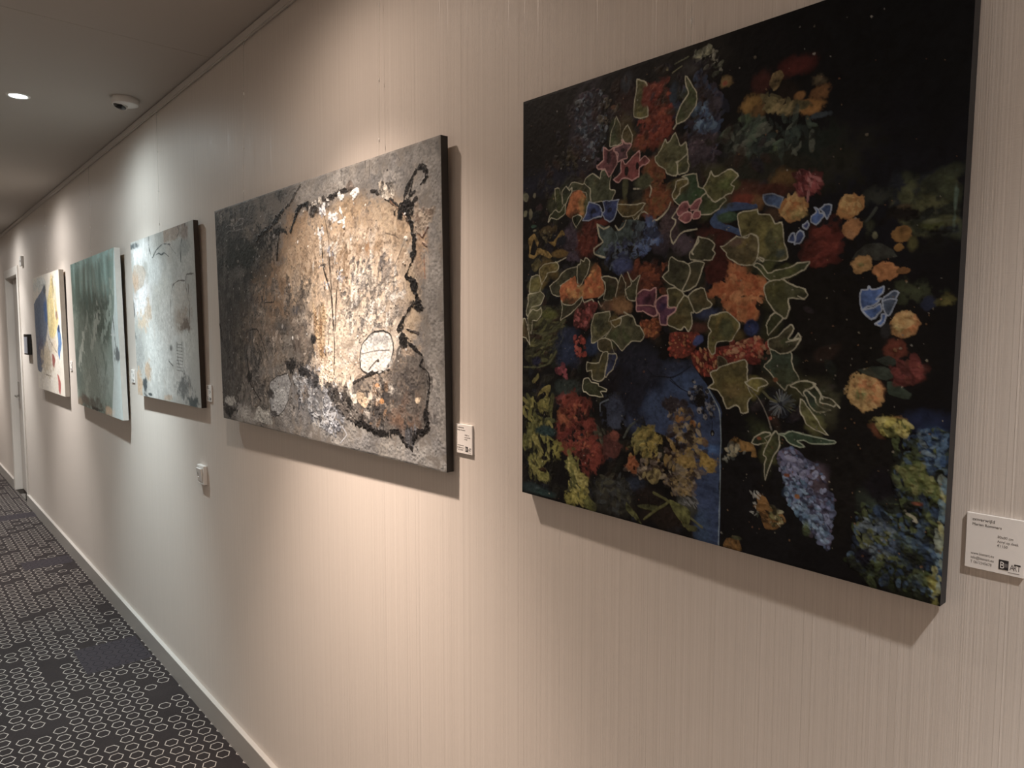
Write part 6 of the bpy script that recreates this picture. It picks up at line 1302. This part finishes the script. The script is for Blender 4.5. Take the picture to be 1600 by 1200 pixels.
 ('dabs',([(572,308),(600,311),(599,339),(571,336)],7,[(244,234,222),(150,150,160),(60,52,48)],3.2),{'asp': 2,'z': 1.1}),
 ('dabs',([(646,341),(672,344),(671,371),(645,369)],7,[(244,234,222),(150,150,160),(60,52,48)],3.2),{'asp': 2,'z': 1.1}),
 ('dabs',([(591,382),(618,385),(617,412),(590,411)],7,[(244,234,222),(150,150,160),(60,52,48)],3.2),{'asp': 2,'z': 1.1}),
 ('dabs',([(653,363),(679,365),(678,392),(652,390)],7,[(244,234,222),(150,150,160),(60,52,48)],3.2),{'asp': 2,'z': 1.1}),
 ('dabs',([(588,630),(616,629),(615,658),(587,659)],7,[(244,234,222),(150,150,160),(60,52,48)],3.2),{'asp': 2,'z': 1.1}),
 ('dabs',([(587,116),(614,121),(612,148),(586,143)],7,[(244,234,222),(150,150,160),(60,52,48)],3.2),{'asp': 2,'z': 1.1}),
 ('dabs',([(585,104),(611,110),(610,143),(583,138)],10,[(246,236,224)],4),{'z': 1.1}),
 ('dabs',([(623,146),(655,152),(654,185),(622,179)],10,[(246,236,224)],4),{'z': 1.1}),
 ('dabs',([(574,191),(601,196),(599,227),(572,222)],9,[(240,230,216)],3.6),{'z': 1.1}),
 ('stroke',([(140,20),(139,71),(136,123)],(34,28,26),4,0.95),{}),
 ('stroke',([(138,89),(172,71),(197,79),(183,97),(140,98)],(150,140,130),2,0.8),{}),
 ('stroke',([(137,98),(92,83),(77,93)],(150,140,130),2,0.8),{}),
 ('stroke',([(136,119),(98,112),(79,121)],(150,140,130),2,0.8),{}),
 ('stroke',([(138,119),(186,118)],(150,140,130),2,0.8),{}),
 ('stroke',([(176,698),(183,643),(185,578),(247,565),(280,627),(304,701)],(36,31,28),3,0.9),{}),
 ('stroke',([(179,695),(185,760),(194,812),(254,883)],(34,30,27),4.5,0.9),{}),
 ('blob',(188,780,17.8,14.5,0,(34,30,27),0.7,0.6,1.0,0.25,0.0)),
 ('stroke',([(294,479),(300,452),(348,451),(353,430)],(36,31,28),3,0.9),{}),
 ('stroke',([(2,538),(14,579),(15,621)],(24,20,18),3.12,0.95),{'rag': 1.1,'z': 1.0}),
 ('stroke',([(3,874),(3,931)],(70,52,40),4.68,0.95),{'rag': 1.1,'z': 1.0}),
 ('blob',(37,955,54.7,15.0,0,(26,22,20),0.5,0.5,1.0,0.25,0.0)),
 ('blob',(60,913,29.6,11.6,0,(190,178,160),0.5,0.7,1.0,0.25,0.0)),
 ('blob',(422,717,26.1,14.4,0,(44,40,37),0.6,0.8,1.0,0.25,0.0)),
 ('blob',(488,738,27.3,12.7,0,(48,45,44),0.6,0.8,1.0,0.25,0.0)),
 ('blob',(538,603,13.0,11.0,0,(50,46,44),0.7,0.35,1.0,0.25,0.0)),
 ('blob',(544,759,15.7,15.5,0,(60,56,54),0.7,0.35,1.0,0.25,0.0)),
 ('blob',(306,844,19.4,10.5,0,(60,54,50),0.8,0.35,1.0,0.25,0.0)),
 ('stroke',([(767,4),(767,26)],(50,44,40),2,0.8),{}),
 ('stroke',([(783,6),(781,56)],(70,62,55),2,0.7),{}),
 ('blob',(841,55,4.0,3.3,0,(44,40,38),0.4,0.35,1.0,0.25,0.0)),
 ('stroke',([(948,346),(949,409)],(150,96,64),3,0.7),{}),
 ('stroke',([(886,300),(858,362)],(90,78,66),3,0.7),{}),
 ('stroke',([(829,252),(860,266),(871,276)],(110,90,70),2,0.8),{}),
 ('dabs',([(407,90),(944,145),(933,814),(357,899)],110,[(244,232,214),(226,208,184),(60,52,46),(40,34,30)],2.2),{'asp': 1.5,'soft': 0.2,'z': 1.2}),
 ('dabs',([(51,74),(407,90),(392,894),(41,946)],110,[(176,166,152),(150,138,124),(40,36,32)],2.4),{'asp': 2,'soft': 0.2,'z': 1}),
 ('stroke',([(651,922),(669,949),(642,985)],(200,196,192),3,0.6),{}),
 ('stroke',([(570,897),(597,870),(576,918),(614,901),(593,949)],(200,194,186),4,0.7),{}),
 ('stroke',([(586,856),(608,841),(591,888),(627,876),(605,917)],(196,190,184),4,0.7),{}),
]
P3_OPS = [
 ('dabs',([(8,11),(963,0),(958,998),(-20,984)],90,[(164,172,170),(178,186,185),(154,160,156),(188,194,194),(170,168,160)],70),{'asp': 2,'soft': 0.9,'ang': 82,'jit': 30,'z': 0.2,'a': 0.6}),
 ('blob',(177,92,158.5,61.4,0,(214,222,228),1.0,0.6,0.85,0.25,0.0)),
 ('blob',(183,382,179.6,125.3,0,(222,226,234),1.0,0.6,0.85,0.25,0.0)),
 ('blob',(413,659,245.9,213.0,0,(198,206,206),1.0,0.6,0.85,0.25,0.0)),
 ('blob',(520,372,173.3,135.9,0,(178,182,176),1.0,0.6,0.85,0.25,0.0)),
 ('blob',(394,212,148.9,70.0,0,(190,200,202),1.0,0.6,0.85,0.25,0.0)),
 ('blob',(847,214,125.6,55.9,0,(168,176,174),1.0,0.6,0.85,0.25,0.0)),
 ('blob',(773,414,122.4,86.5,0,(170,168,160),1.0,0.6,0.85,0.25,0.0)),
 ('blob',(774,522,134.6,53.2,0,(148,134,118),1.0,0.6,0.85,0.25,0.0)),
 ('blob',(857,654,106.7,82.0,0,(176,182,178),1.0,0.6,0.85,0.25,0.0)),
 ('blob',(601,873,178.9,70.9,0,(188,194,192),1.0,0.6,0.85,0.25,0.0)),
 ('blob',(76,727,93.2,118.3,0,(148,154,154),1.0,0.6,0.85,0.25,0.0)),
 ('blob',(559,519,117.3,112.0,0,(190,194,192),1.0,0.6,0.85,0.25,0.0)),
 ('poly',([(44,154),(195,165),(260,214),(202,290),(59,317),(13,256)],(182,168,150)),{'a': 0.8,'var': 0.3,'ew': 2.1,'ea': 0.95}),
 ('blob',(59,270,55.0,56.5,0,(190,160,130),0.8,0.6,1.0,0.25,0.0)),
 ('blob',(143,525,89.0,45.7,0,(196,176,148),0.9,0.9,1.0,0.25,0.0)),
 ('blob',(272,443,52.2,57.2,0,(194,174,150),0.8,0.7,1.0,0.25,0.0)),
 ('blob',(42,921,59.6,67.6,0,(192,160,122),0.7,0.6,1.0,0.25,0.0)),
 ('blob',(209,827,55.8,42.6,0,(184,158,128),0.8,0.7,1.0,0.25,0.0)),
 ('blob',(525,978,63.5,14.6,0,(176,156,134),0.8,0.6,1.0,0.25,0.0)),
 ('poly',([(582,2),(715,-4),(833,-8),(801,45),(666,60),(583,74)],(150,130,112)),{'a': 0.8,'var': 0.3,'ew': 2.1,'ea': 0.95}),
 ('blob',(878,44,58.9,42.1,0,(140,128,118),0.9,0.6,1.0,0.25,0.0)),
 ('blob',(721,56,103.8,13.9,0,(160,148,134),0.9,0.35,1.0,0.25,0.0)),
 ('blob',(80,29,79.2,15.6,0,(76,92,100),0.8,0.7,1.0,0.25,0.0)),
 ('stroke',([(339,6),(334,68),(377,138),(460,96),(566,75),(675,91)],(54,68,74),6,0.85),{'rag': 1.0}),
 ('stroke',([(440,127),(489,120),(533,134),(580,128),(644,156)],(56,70,76),5,0.85),{'rag': 0.9}),
 ('stroke',([(661,94),(711,129),(749,152)],(110,118,118),3.5,0.85),{}),
 ('stroke',([(840,87),(816,143),(812,203)],(86,98,100),12,0.8),{'rag': 1.0}),
 ('blob',(856,127,74.9,30.9,0,(140,150,150),0.9,0.35,1.0,0.25,0.0)),
 ('stroke',([(894,1),(887,26),(902,51)],(66,66,66),9,0.85),{'rag': 1.0}),
 ('stroke',([(793,6),(810,37),(773,61)],(104,100,96),7,0.85),{'rag': 1.0}),
 ('stroke',([(629,565),(644,388),(687,321),(772,302),(853,309)],(90,84,76),5.5,0.85),{'rag': 0.8}),
 ('stroke',([(973,280),(882,278),(866,335),(895,419)],(78,76,72),6,0.85),{'rag': 0.8}),
 ('stroke',([(900,337),(900,481),(877,588)],(110,104,94),9,0.85),{'rag': 1.0}),
 ('blob',(818,555,70.0,26.5,0,(110,96,84),0.8,0.8,1.0,0.25,0.0)),
 ('stroke',([(-5,362),(14,436),(9,485)],(40,50,56),8,0.85),{'rag': 1.0}),
 ('stroke',([(-15,560),(15,624)],(58,70,76),11,0.85),{'rag': 1.0}),
 ('stroke',([(209,177),(243,202),(247,247)],(120,122,118),3.5,0.85),{}),
 ('blob',(142,936,36.3,55.5,0,(66,78,84),0.7,0.7,1.0,0.25,0.0)),
 ('stroke',([(704,644),(706,748),(743,806)],(80,84,82),5,0.85),{'rag': 0.9}),
 ('stroke',([(769,649),(782,735),(758,805)],(96,100,98),4,0.85),{'rag': 0.9}),
 ('stroke',([(700,656),(784,662)],(92,96,94),3.5,0.8),{}),
 ('stroke',([(697,674),(782,680)],(92,96,94),3.5,0.8),{}),
 ('stroke',([(695,693),(780,698)],(92,96,94),3.5,0.8),{}),
 ('stroke',([(693,711),(778,716)],(92,96,94),3.5,0.8),{}),
 ('stroke',([(691,730),(777,735)],(92,96,94),3.5,0.8),{}),
 ('stroke',([(689,749),(775,753)],(92,96,94),3.5,0.8),{}),
 ('stroke',([(686,768),(773,772)],(92,96,94),3.5,0.8),{}),
 ('stroke',([(684,787),(771,791)],(92,96,94),3.5,0.8),{}),
 ('stroke',([(682,806),(769,810)],(92,96,94),3.5,0.8),{}),
 ('blob',(782,899,85.4,55.1,0,(112,120,122),0.9,0.7,1.0,0.25,0.0)),
 ('blob',(888,976,66.5,25.5,0,(78,94,98),0.8,0.8,1.0,0.25,0.0)),
 ('stroke',([(556,753),(628,783)],(66,70,70),7,0.85),{'rag': 0.9}),
 ('blob',(230,979,35.4,8.8,0,(64,78,82),0.6,0.35,1.0,0.25,0.0)),
 ('stroke',([(225,562),(193,624),(208,686)],(150,154,154),4,0.85),{}),
 ('stroke',([(381,288),(329,399),(340,515)],(206,210,208),8,0.5),{}),
 ('blob',(611,680,23.9,15.2,0,(120,124,122),0.8,0.35,1.0,0.25,0.0)),
 ('dabs',([(8,11),(963,0),(958,998),(-20,984)],26,[(212,218,220),(146,152,150),(196,188,176)],18),{'asp': 4,'ang': 84,'jit': 20,'z': 0.4,'a': 0.35,'soft': 0.8}),
]
P4_OPS = [
 ('dabs',([(14,-3),(986,-1),(993,998),(-8,1000)],110,[(100,112,106),(90,102,96),(112,122,116),(82,92,86)],60),{'asp': 3,'soft': 0.9,'ang': 82,'jit': 25,'z': 0.3,'a': 0.7}),
 ('blob',(567,-1,458.3,41.6,0,(128,160,160),1.0,0.7,0.85,0.25,0.0)),
 ('blob',(92,36,154.5,38.8,0,(116,146,146),1.0,0.7,0.85,0.25,0.0)),
 ('blob',(131,199,220.6,129.0,0,(74,90,84),1.0,0.7,0.85,0.25,0.0)),
 ('blob',(419,292,178.2,84.2,0,(62,74,68),1.0,0.7,0.85,0.25,0.0)),
 ('blob',(727,435,140.0,124.4,0,(58,68,62),1.0,0.7,0.85,0.25,0.0)),
 ('blob',(197,561,198.1,122.4,0,(88,98,92),1.0,0.7,0.85,0.25,0.0)),
 ('blob',(686,747,235.2,102.3,0,(118,128,124),1.0,0.7,0.85,0.25,0.0)),
 ('blob',(336,822,276.3,91.5,0,(94,102,96),1.0,0.7,0.85,0.25,0.0)),
 ('blob',(827,130,145.8,66.3,0,(92,112,108),1.0,0.7,0.85,0.25,0.0)),
 ('blob',(353,960,318.1,30.7,0,(64,62,56),1.0,0.7,0.85,0.25,0.0)),
 ('blob',(751,972,79.6,18.6,0,(152,136,118),1.0,0.7,0.85,0.25,0.0)),
 ('blob',(43,971,77.2,21.9,0,(110,100,88),1.0,0.7,0.85,0.25,0.0)),
 ('blob',(605,628,149.5,55.8,0,(104,114,108),1.0,0.7,0.85,0.25,0.0)),
 ('blob',(-11,748,164.8,108.8,0,(80,92,88),1.0,0.7,0.85,0.25,0.0)),
 ('dabs',([(29,3),(977,9),(956,196),(27,178)],46,[(132,160,158),(84,108,104),(112,138,136),(74,96,92)],46),{'asp': 3.2,'ang': 84,'jit': 10,'a': 0.42,'soft': 0.9,'z': 0.3}),
 ('stroke',([(296,468),(174,616),(107,714)],(140,148,142),46.800000000000004,0.45),{'rag': 1.3}),
 ('stroke',([(615,337),(540,481),(440,570)],(130,138,132),57.2,0.45),{'rag': 1.3}),
 ('stroke',([(924,215),(823,390),(637,554)],(120,132,126),41.6,0.45),{'rag': 1.3}),
 ('stroke',([(365,378),(268,481)],(122,132,126),36.4,0.45),{'rag': 1.3}),
 ('stroke',([(675,292),(757,388)],(104,114,108),36.4,0.45),{'rag': 1.3}),
 ('stroke',([(511,657),(534,719)],(56,62,58),26.0,0.45),{'rag': 1.3}),
 ('stroke',([(620,555),(705,649),(706,746)],(84,94,88),31.200000000000003,0.45),{'rag': 1.3}),
 ('stroke',([(192,374),(109,535)],(64,76,70),36.4,0.45),{'rag': 1.3}),
 ('stroke',([(351,755),(241,910)],(120,128,122),36.4,0.45),{'rag': 1.3}),
 ('stroke',([(742,767),(635,899)],(92,98,94),31.200000000000003,0.45),{'rag': 1.3}),
 ('poly',([(992,4),(1032,16),(1033,439),(1007,999),(795,1009),(874,723),(866,482),(947,327)],(166,176,178)),{'a': 0.6,'var': 0.1,'ew': 2.1,'ea': 0.95}),
 ('stroke',([(909,392),(935,550),(962,645)],(66,70,72),9,0.85),{'rag': 1.1}),
 ('blob',(967,616,49.6,28.8,0,(78,84,86),0.8,0.7,1.0,0.25,0.0)),
 ('stroke',([(852,499),(944,499)],(150,158,158),8,0.7),{}),
 ('blob',(463,987,135.4,10.0,0,(40,38,34),0.8,0.6,1.0,0.25,0.0)),
 ('blob',(207,948,82.0,27.4,0,(76,72,66),0.8,0.35,1.0,0.25,0.0)),
]
P5_OPS = [
 ('dabs',([(13,3),(981,3),(989,992),(20,991)],60,[(206,200,186),(198,192,178),(212,206,194)],60),{'asp': 2,'soft': 0.9,'z': 0.2}),
 ('blob',(265,67,273.9,44.6,0,(182,188,182),1.0,0.6,1.0,0.25,0.0)),
 ('poly',([(-20,254),(105,194),(227,167),(324,140),(452,94),(495,131),(505,188),(552,262),(538,384),(444,530),(346,652),(264,764),(155,848),(18,831),(-15,718),(-48,590),(-56,450)],(80,99,126)),{'a': 0.9,'var': 0.3,'ew': 2.1,'ea': 0.95}),
 ('blob',(492,322,70.2,86.4,0,(58,96,150),0.8,0.6,1.0,0.25,0.0)),
 ('blob',(184,383,121.0,105.5,0,(92,108,130),0.9,0.35,1.0,0.25,0.0)),
 ('blob',(220,656,157.5,102.9,0,(92,92,112),0.9,0.6,1.0,0.25,0.0)),
 ('blob',(468,130,47.6,29.0,0,(84,92,98),0.8,0.35,1.0,0.25,0.0)),
 ('dabs',([(3,254),(445,115),(516,384),(188,824),(-44,663)],30,[(112,126,142),(62,84,116),(130,138,146),(70,90,124)],30),{'asp': 5,'ang': 86,'jit': 12,'a': 0.5,'soft': 0.7}),
 ('poly',([(547,233),(638,149),(699,69),(740,11),(776,72),(816,140),(858,267),(912,385),(843,461),(722,542),(584,528),(522,415)],(206,184,104)),{'a': 0.9,'var': 0.3,'ew': 2.1,'ea': 0.95}),
 ('blob',(618,323,41.1,97.8,0,(222,208,140),0.8,0.35,1.0,0.25,0.0)),
 ('blob',(806,266,26.0,81.2,0,(214,208,190),0.8,0.35,1.0,0.25,0.0)),
 ('blob',(775,126,31.7,65.2,0,(150,134,90),0.8,0.7,1.0,0.25,0.0)),
 ('dabs',([(552,262),(705,96),(895,370),(726,526),(547,479)],16,[(226,210,140),(188,164,88),(214,206,180)],24),{'asp': 5,'ang': 86,'jit': 10,'a': 0.5,'soft': 0.7}),
 ('blob',(434,721,197.2,88.2,0,(188,174,146),0.9,0.8,1.0,0.25,0.0)),
 ('blob',(707,609,112.9,54.0,0,(200,186,160),0.9,0.35,1.0,0.25,0.0)),
 ('stroke',([(469,447),(518,529),(621,580),(802,657)],(76,66,56),7,0.85),{'rag': 1.0}),
 ('stroke',([(603,594),(511,718),(538,845)],(160,146,120),6,0.7),{}),
 ('stroke',([(299,857),(534,860)],(110,98,78),7,0.8),{'rag': 1.0}),
 ('poly',([(842,469),(916,430),(950,491),(975,578),(914,653),(875,714),(830,656),(861,572)],(58,110,164)),{'var': 0.3,'ew': 2.1,'ea': 0.95}),
 ('blob',(903,461,26.5,24.6,0,(30,50,80),0.8,0.35,1.0,0.25,0.0)),
 ('poly',([(620,671),(696,686),(724,720),(674,780),(619,761)],(142,66,56)),{'var': 0.3,'ew': 2.1,'ea': 0.95}),
 ('poly',([(767,825),(827,849),(875,901),(836,994),(782,963),(788,897)],(166,66,60)),{'var': 0.3,'ew': 2.1,'ea': 0.95}),
 ('blob',(852,355,32.7,28.4,0,(150,120,100),0.8,0.35,1.0,0.25,0.0)),
]
# ------------------------------------------------------------------ the five paintings
def paint(ops, w, h, W, seed, base, grain=1.0):
    cv = Canvas(w, h, W, seed, base, grain); cv.run(ops); return cv
canvas_thing('flower_painting', 'large dark square canvas of outlined leaves and flowers around a blue vase',
             paint(P1_OPS, .7794, .7805, 720, 3, (9, 8, 10)), (-0.6821, -0.0092, 1.7262, .016, .012, -.0041), .02, (1.6, 1.68, 1.72), (0.012, 0.013, 0.016), spec=0.12, sat=0.78)
canvas_thing('abstract_painting', 'wide grey and cream abstract canvas with black contour line and pale stones',
             paint(P2_OPS, 1.4069, .7714, 760, 5, (124, 112, 98)), (-2.0436, -.0183, 1.7316, .0035, .0168, .0125), .02, (0.94, 1.09, 1.30), (0.022, 0.018, 0.016), relief=0.0014, sat=0.85)
canvas_thing('abstract_painting', 'pale grey and white abstract canvas with dark brown edge, nearest of the three small ones',
             paint(P3_OPS, .9539, .7692, 300, 7, (168, 174, 172), 0.45), (-3.534, -.0101, 1.7405, -.0053, .0117, .0055), .02, (1.12, 1.08, 1.06), (0.03, 0.02, 0.014), sat=0.62, relief=0.0006, spec=0.2)
canvas_thing('abstract_painting', 'misty grey-green abstract canvas with white edge and pale right margin',
             paint(P4_OPS, 1.2441, .9283, 260, 9, (104, 116, 110), 0.3), (-4.9029, -.0142, 1.6576, -.0026, .0122, -.0088), .028, (2.5, 2.4, 2.4), (0.55, 0.53, 0.50), relief=0.0006, spec=0.2)
canvas_thing('abstract_painting', 'off-white canvas with blue and yellow patches, hanging nearest the door',
             paint(P5_OPS, 1.1518, .9084, 220, 11, (206, 200, 184), 0.6), (-6.5334, -.0082, 1.6649, .0001, .0091, .0019), .03, (1.3, 1.3, 1.34), (0.55, 0.50, 0.44), sat=0.75, relief=0.0006, spec=0.2)
# ------------------------------------------------------------------ nylon cords the canvases hang from
def cord(x, z_low, label, y_low):
    e = empty('hanging_cord', (x, -0.008, CEIL - 0.034), label=label, cat='cord', group='picture-hanging cords')
    L = CEIL - 0.034 - z_low
    tube('nylon_line', [(0, 0, 0), (0.0006, (y_low + 0.008) * 0.5, -L * 0.5), (0, y_low + 0.008, -L)], 0.0006, M['cord'], e, n=10)
    tube('rail_hook', [(0, 0, 0.006), (0, 0, -0.012)], 0.0022, M['steel'], e, n=10)
    # pale beads added to stand in for glints of light along the line
    for k, f in enumerate((0.30, 0.62, 0.88)):
        tube('glint_bead', [(0, (y_low + 0.008) * f, -L * f), (0, (y_low + 0.008) * f, -L * f - 0.009)], 0.0012, M['white_plastic'], e, n=10)
cord(-0.693, 2.10, 'clear nylon cord above the middle of the dark flower painting', -0.010)
cord(-2.54, 2.10, 'clear nylon cord near the left end of the wide grey abstract painting', -0.024)
cord(-1.635, 2.10, 'clear nylon cord near the right end of the wide grey abstract painting', -0.018)
cord(-3.60, 2.11, 'clear nylon cord above the pale grey and white canvas', -0.010)
cord(-5.04, 2.10, 'clear nylon cord above the misty grey-green canvas', -0.014)
cord(-6.64, 2.10, 'clear nylon cord above the blue and yellow canvas', -0.009)

# ------------------------------------------------------------------ title cards beside the paintings
def lettering(text, x, z, size, mat, parent, y, bold=0.0, sx=1.0):
    cu = bpy.data.curves.new('lettering', 'FONT')
    cu.body = text; cu.size = size; cu.offset = bold; cu.extrude = 0.00008; cu.resolution_u = 3
    tmp = bpy.data.objects.new('lettering', cu); COL.objects.link(tmp)
    dg = bpy.context.evaluated_depsgraph_get()
    me = bpy.data.meshes.new_from_object(tmp.evaluated_get(dg))
    bpy.data.objects.remove(tmp); bpy.data.curves.remove(cu)
    me.name = 'lettering'
    me.transform(Matrix.Translation((x, y, z)) @ Matrix.Rotation(math.radians(90), 4, 'X') @ Matrix.Diagonal((sx, 1, 1, 1)))
    return obj('lettering', me, mat, parent)

def title_card(x, z, w, h, label, lines, ro=0.0, dark=True):
    """x, z is the top-left corner on the wall; lines = (text, u, v, size, ink) with u, v in fractions of the card"""
    t = 0.004
    e = empty('title_card', (x, -0.0005, z), label=label, cat='title card', group='title cards beside the paintings')
    e.rotation_euler = (0, ro, 0)
    box('card_board', (0, -t, -h), (w, 0, 0), M['card'], e, bevel=0.0004)
    y = -t - 0.0001
    for text, u, v, size, ink, bold, sx in lines:
        lettering(text, u * w, -v * h, size * h, M[ink], e, y, bold, sx)
    # gallery logo: black square with a white B and a grey block, then thin letters
    lg = box('logo_square', (0.585 * w, -t - 0.0004, -0.915 * h), (0.745 * w, -t + 0.0002, -0.745 * h), M['ink'], e)
    lettering('B', 0.60 * w, -0.893 * h, 0.17 * h, M['card'], lg, -t - 0.0005, 0.0, 0.75)
    box('logo_block', (0.67 * w, -t - 0.0006, -0.865 * h), (0.735 * w, -t - 0.0002, -0.80 * h), M['grey_ink'], lg)
    lettering('A', 0.765 * w, -0.90 * h, 0.15 * h, M['grey_ink'], lg, y, 0.0, 0.7)
    lettering('R', 0.825 * w, -0.90 * h, 0.15 * h, M['grey_ink'], lg, y, 0.0, 0.6)
    lettering('T', 0.885 * w, -0.90 * h, 0.15 * h, M['grey_ink'], lg, y, 0.0, 0.6)
    box('logo_bar', (0.84 * w, -t - 0.0003, -0.80 * h), (0.94 * w, -t + 0.0002, -0.782 * h), M['ink'], lg)
    box('logo_line', (0.745 * w, -t - 0.0003, -0.945 * h), (0.93 * w, -t + 0.0002, -0.939 * h), M['grey_ink'], lg)
    return e
def card_lines(title, name, size, price):
    return [(title, 0.10, 0.13, 0.082, 'ink', 0.0, 1.0), (name, 0.10, 0.215, 0.068, 'ink', 0.0, 0.95),
            (size, 0.54, 0.375, 0.066, 'grey_ink', 0, 0.9), ('Acryl op doek', 0.54, 0.455, 0.066, 'grey_ink', 0, 0.82), (price, 0.54, 0.53, 0.066, 'grey_ink', 0, 0.9),
            ('www.bienart.eu', 0.10, 0.745, 0.070, 'grey_ink', 0, 0.80), ('info@bienart.eu', 0.10, 0.825, 0.070, 'grey_ink', 0, 0.78), ('T 0612345678', 0.10, 0.905, 0.070, 'grey_ink', 0, 0.80)]
title_card(-0.280, 1.4495, 0.0615, 0.0685, 'white title card right of the dark flower painting', card_lines('onverwijld', 'Marian Rommers', '80x80 cm', '\u20ac1150'), 0.004)
title_card(-1.330, 1.459, 0.0615, 0.0675, 'white title card right of the wide grey abstract painting', card_lines('onderhuids', 'Marian Rommers', '140x80 cm', '\u20ac1450'))
title_card(-3.045, 1.456, 0.0615, 0.0675, 'small title card right of the pale grey and white canvas', card_lines('vergezicht', 'Marian Rommers', '100x80 cm', '\u20ac950'))
title_card(-4.235, 1.472, 0.0615, 0.0675, 'small title card right of the misty grey-green canvas', card_lines('ochtend', 'Marian Rommers', '120x90 cm', '\u20ac1250'))
title_card(-5.905, 1.468, 0.0615, 0.0675, 'small title card right of the blue and yellow canvas', card_lines('zomer', 'Marian Rommers', '120x90 cm', '\u20ac1250'))

# ------------------------------------------------------------------ wall switch below the pale canvas
sw = empty('wall_switch', (-3.118, 0, 1.070), label='white square wall switch on the wall below the pale canvas', cat='switch')
bm = bmesh.new(); add_box(bm, (-0.041, -0.016, -0.0405), (0.041, 0.0, 0.0405), 0.003, 3)
obj('frame', to_mesh(bm, 'frame'), M['white_plastic'], sw)
bm = bmesh.new()      # rocker pressed in at the bottom: sloping face
pr = [(-0.016, -0.028), (-0.0175, -0.028), (-0.0255, 0.028), (-0.016, 0.028)]
for x in (-0.028, 0.028):
    for y, z in pr: bm.verts.new((x, y, z))
bm.verts.ensure_lookup_table()
for i in range(4): bm.faces.new((bm.verts[i], bm.verts[(i + 1) % 4], bm.verts[4 + (i + 1) % 4], bm.verts[4 + i]))
bm.faces.new(bm.verts[:4]); bm.faces.new(bm.verts[4:])
rk = obj('rocker', to_mesh(bm, 'rocker'), M['white_plastic'], sw)
box('shadow_gap', (-0.030, -0.0164, -0.030), (0.030, -0.0155, 0.030), M['grey_plastic'], sw)
box('symbol_window', (-0.016, -0.0232, 0.000), (-0.008, -0.0205, 0.014), M['grey_plastic'], rk)
lathe('indicator_lens', [(0.0, 0.004), (0.003, 0.003), (0.0042, 0.0)], M['white_plastic'], rk, n=16, axis='Y', loc=(-0.012, -0.0195, -0.012))

# ------------------------------------------------------------------ ceiling camera near the art wall
cm = empty('ceiling_camera', (-3.60, -0.135, CEIL), label='small white round camera with dark eye on the ceiling', cat='camera')
lathe('housing', [(0.0, 0.0), (0.054, 0.0), (0.056, -0.004), (0.056, -0.020), (0.052, -0.028), (0.036, -0.034), (0.0, -0.036)], M['white_plastic'], cm)
eye = lathe('eye_bezel', [(0.031, -0.004), (0.031, 0.008), (0.0285, 0.0095), (0.027, 0.007)], M['white_plastic'], cm, n=32)
gl = lathe('lens_window', [(0.027, 0.007), (0.024, 0.012), (0.015, 0.0165), (0.0, 0.018)], M['black_gloss'], cm, n=32)
for o in (eye, gl):
    d = Vector((0.10, -0.30, -0.85)).normalized()
    o.rotation_mode = 'QUATERNION'; o.rotation_quaternion = d.to_track_quat('Z', 'Y')
    o.location = Vector((-0.006, -0.020, -0.029))

# ------------------------------------------------------------------ room sign and sensor beside the door
sg = empty('room_sign', (-7.745, 0, 1.565), label='black box room sign with pale display beside the door', cat='sign')
bm = bmesh.new(); add_box(bm, (-0.105, -0.032, -0.092), (0.105, 0, 0.092), 0.002)
obj('sign_body', to_mesh(bm, 'sign_body'), M['black_gloss'], sg)
box('display', (-0.094, -0.0335, -0.080), (0.094, -0.0318, 0.068), plain('sign_display', (0.42, 0.44, 0.50), 0.3, 0.05, 12.0), sg)
se = empty('door_sensor', (-7.93, 0, 2.325), label='small white sensor box with dark dot above the door corner', cat='sensor')
bm = bmesh.new(); add_box(bm, (-0.045, -0.022, -0.045), (0.045, 0, 0.045), 0.003)
obj('sensor_case', to_mesh(bm, 'sensor_case'), M['white_plastic'], se)
lathe('sensor_eye', [(0.0, 0.003), (0.008, 0.0025), (0.0105, 0.0)], M['black_gloss'], se, n=20, axis='Y', loc=(0.005, -0.0218, 0.0))
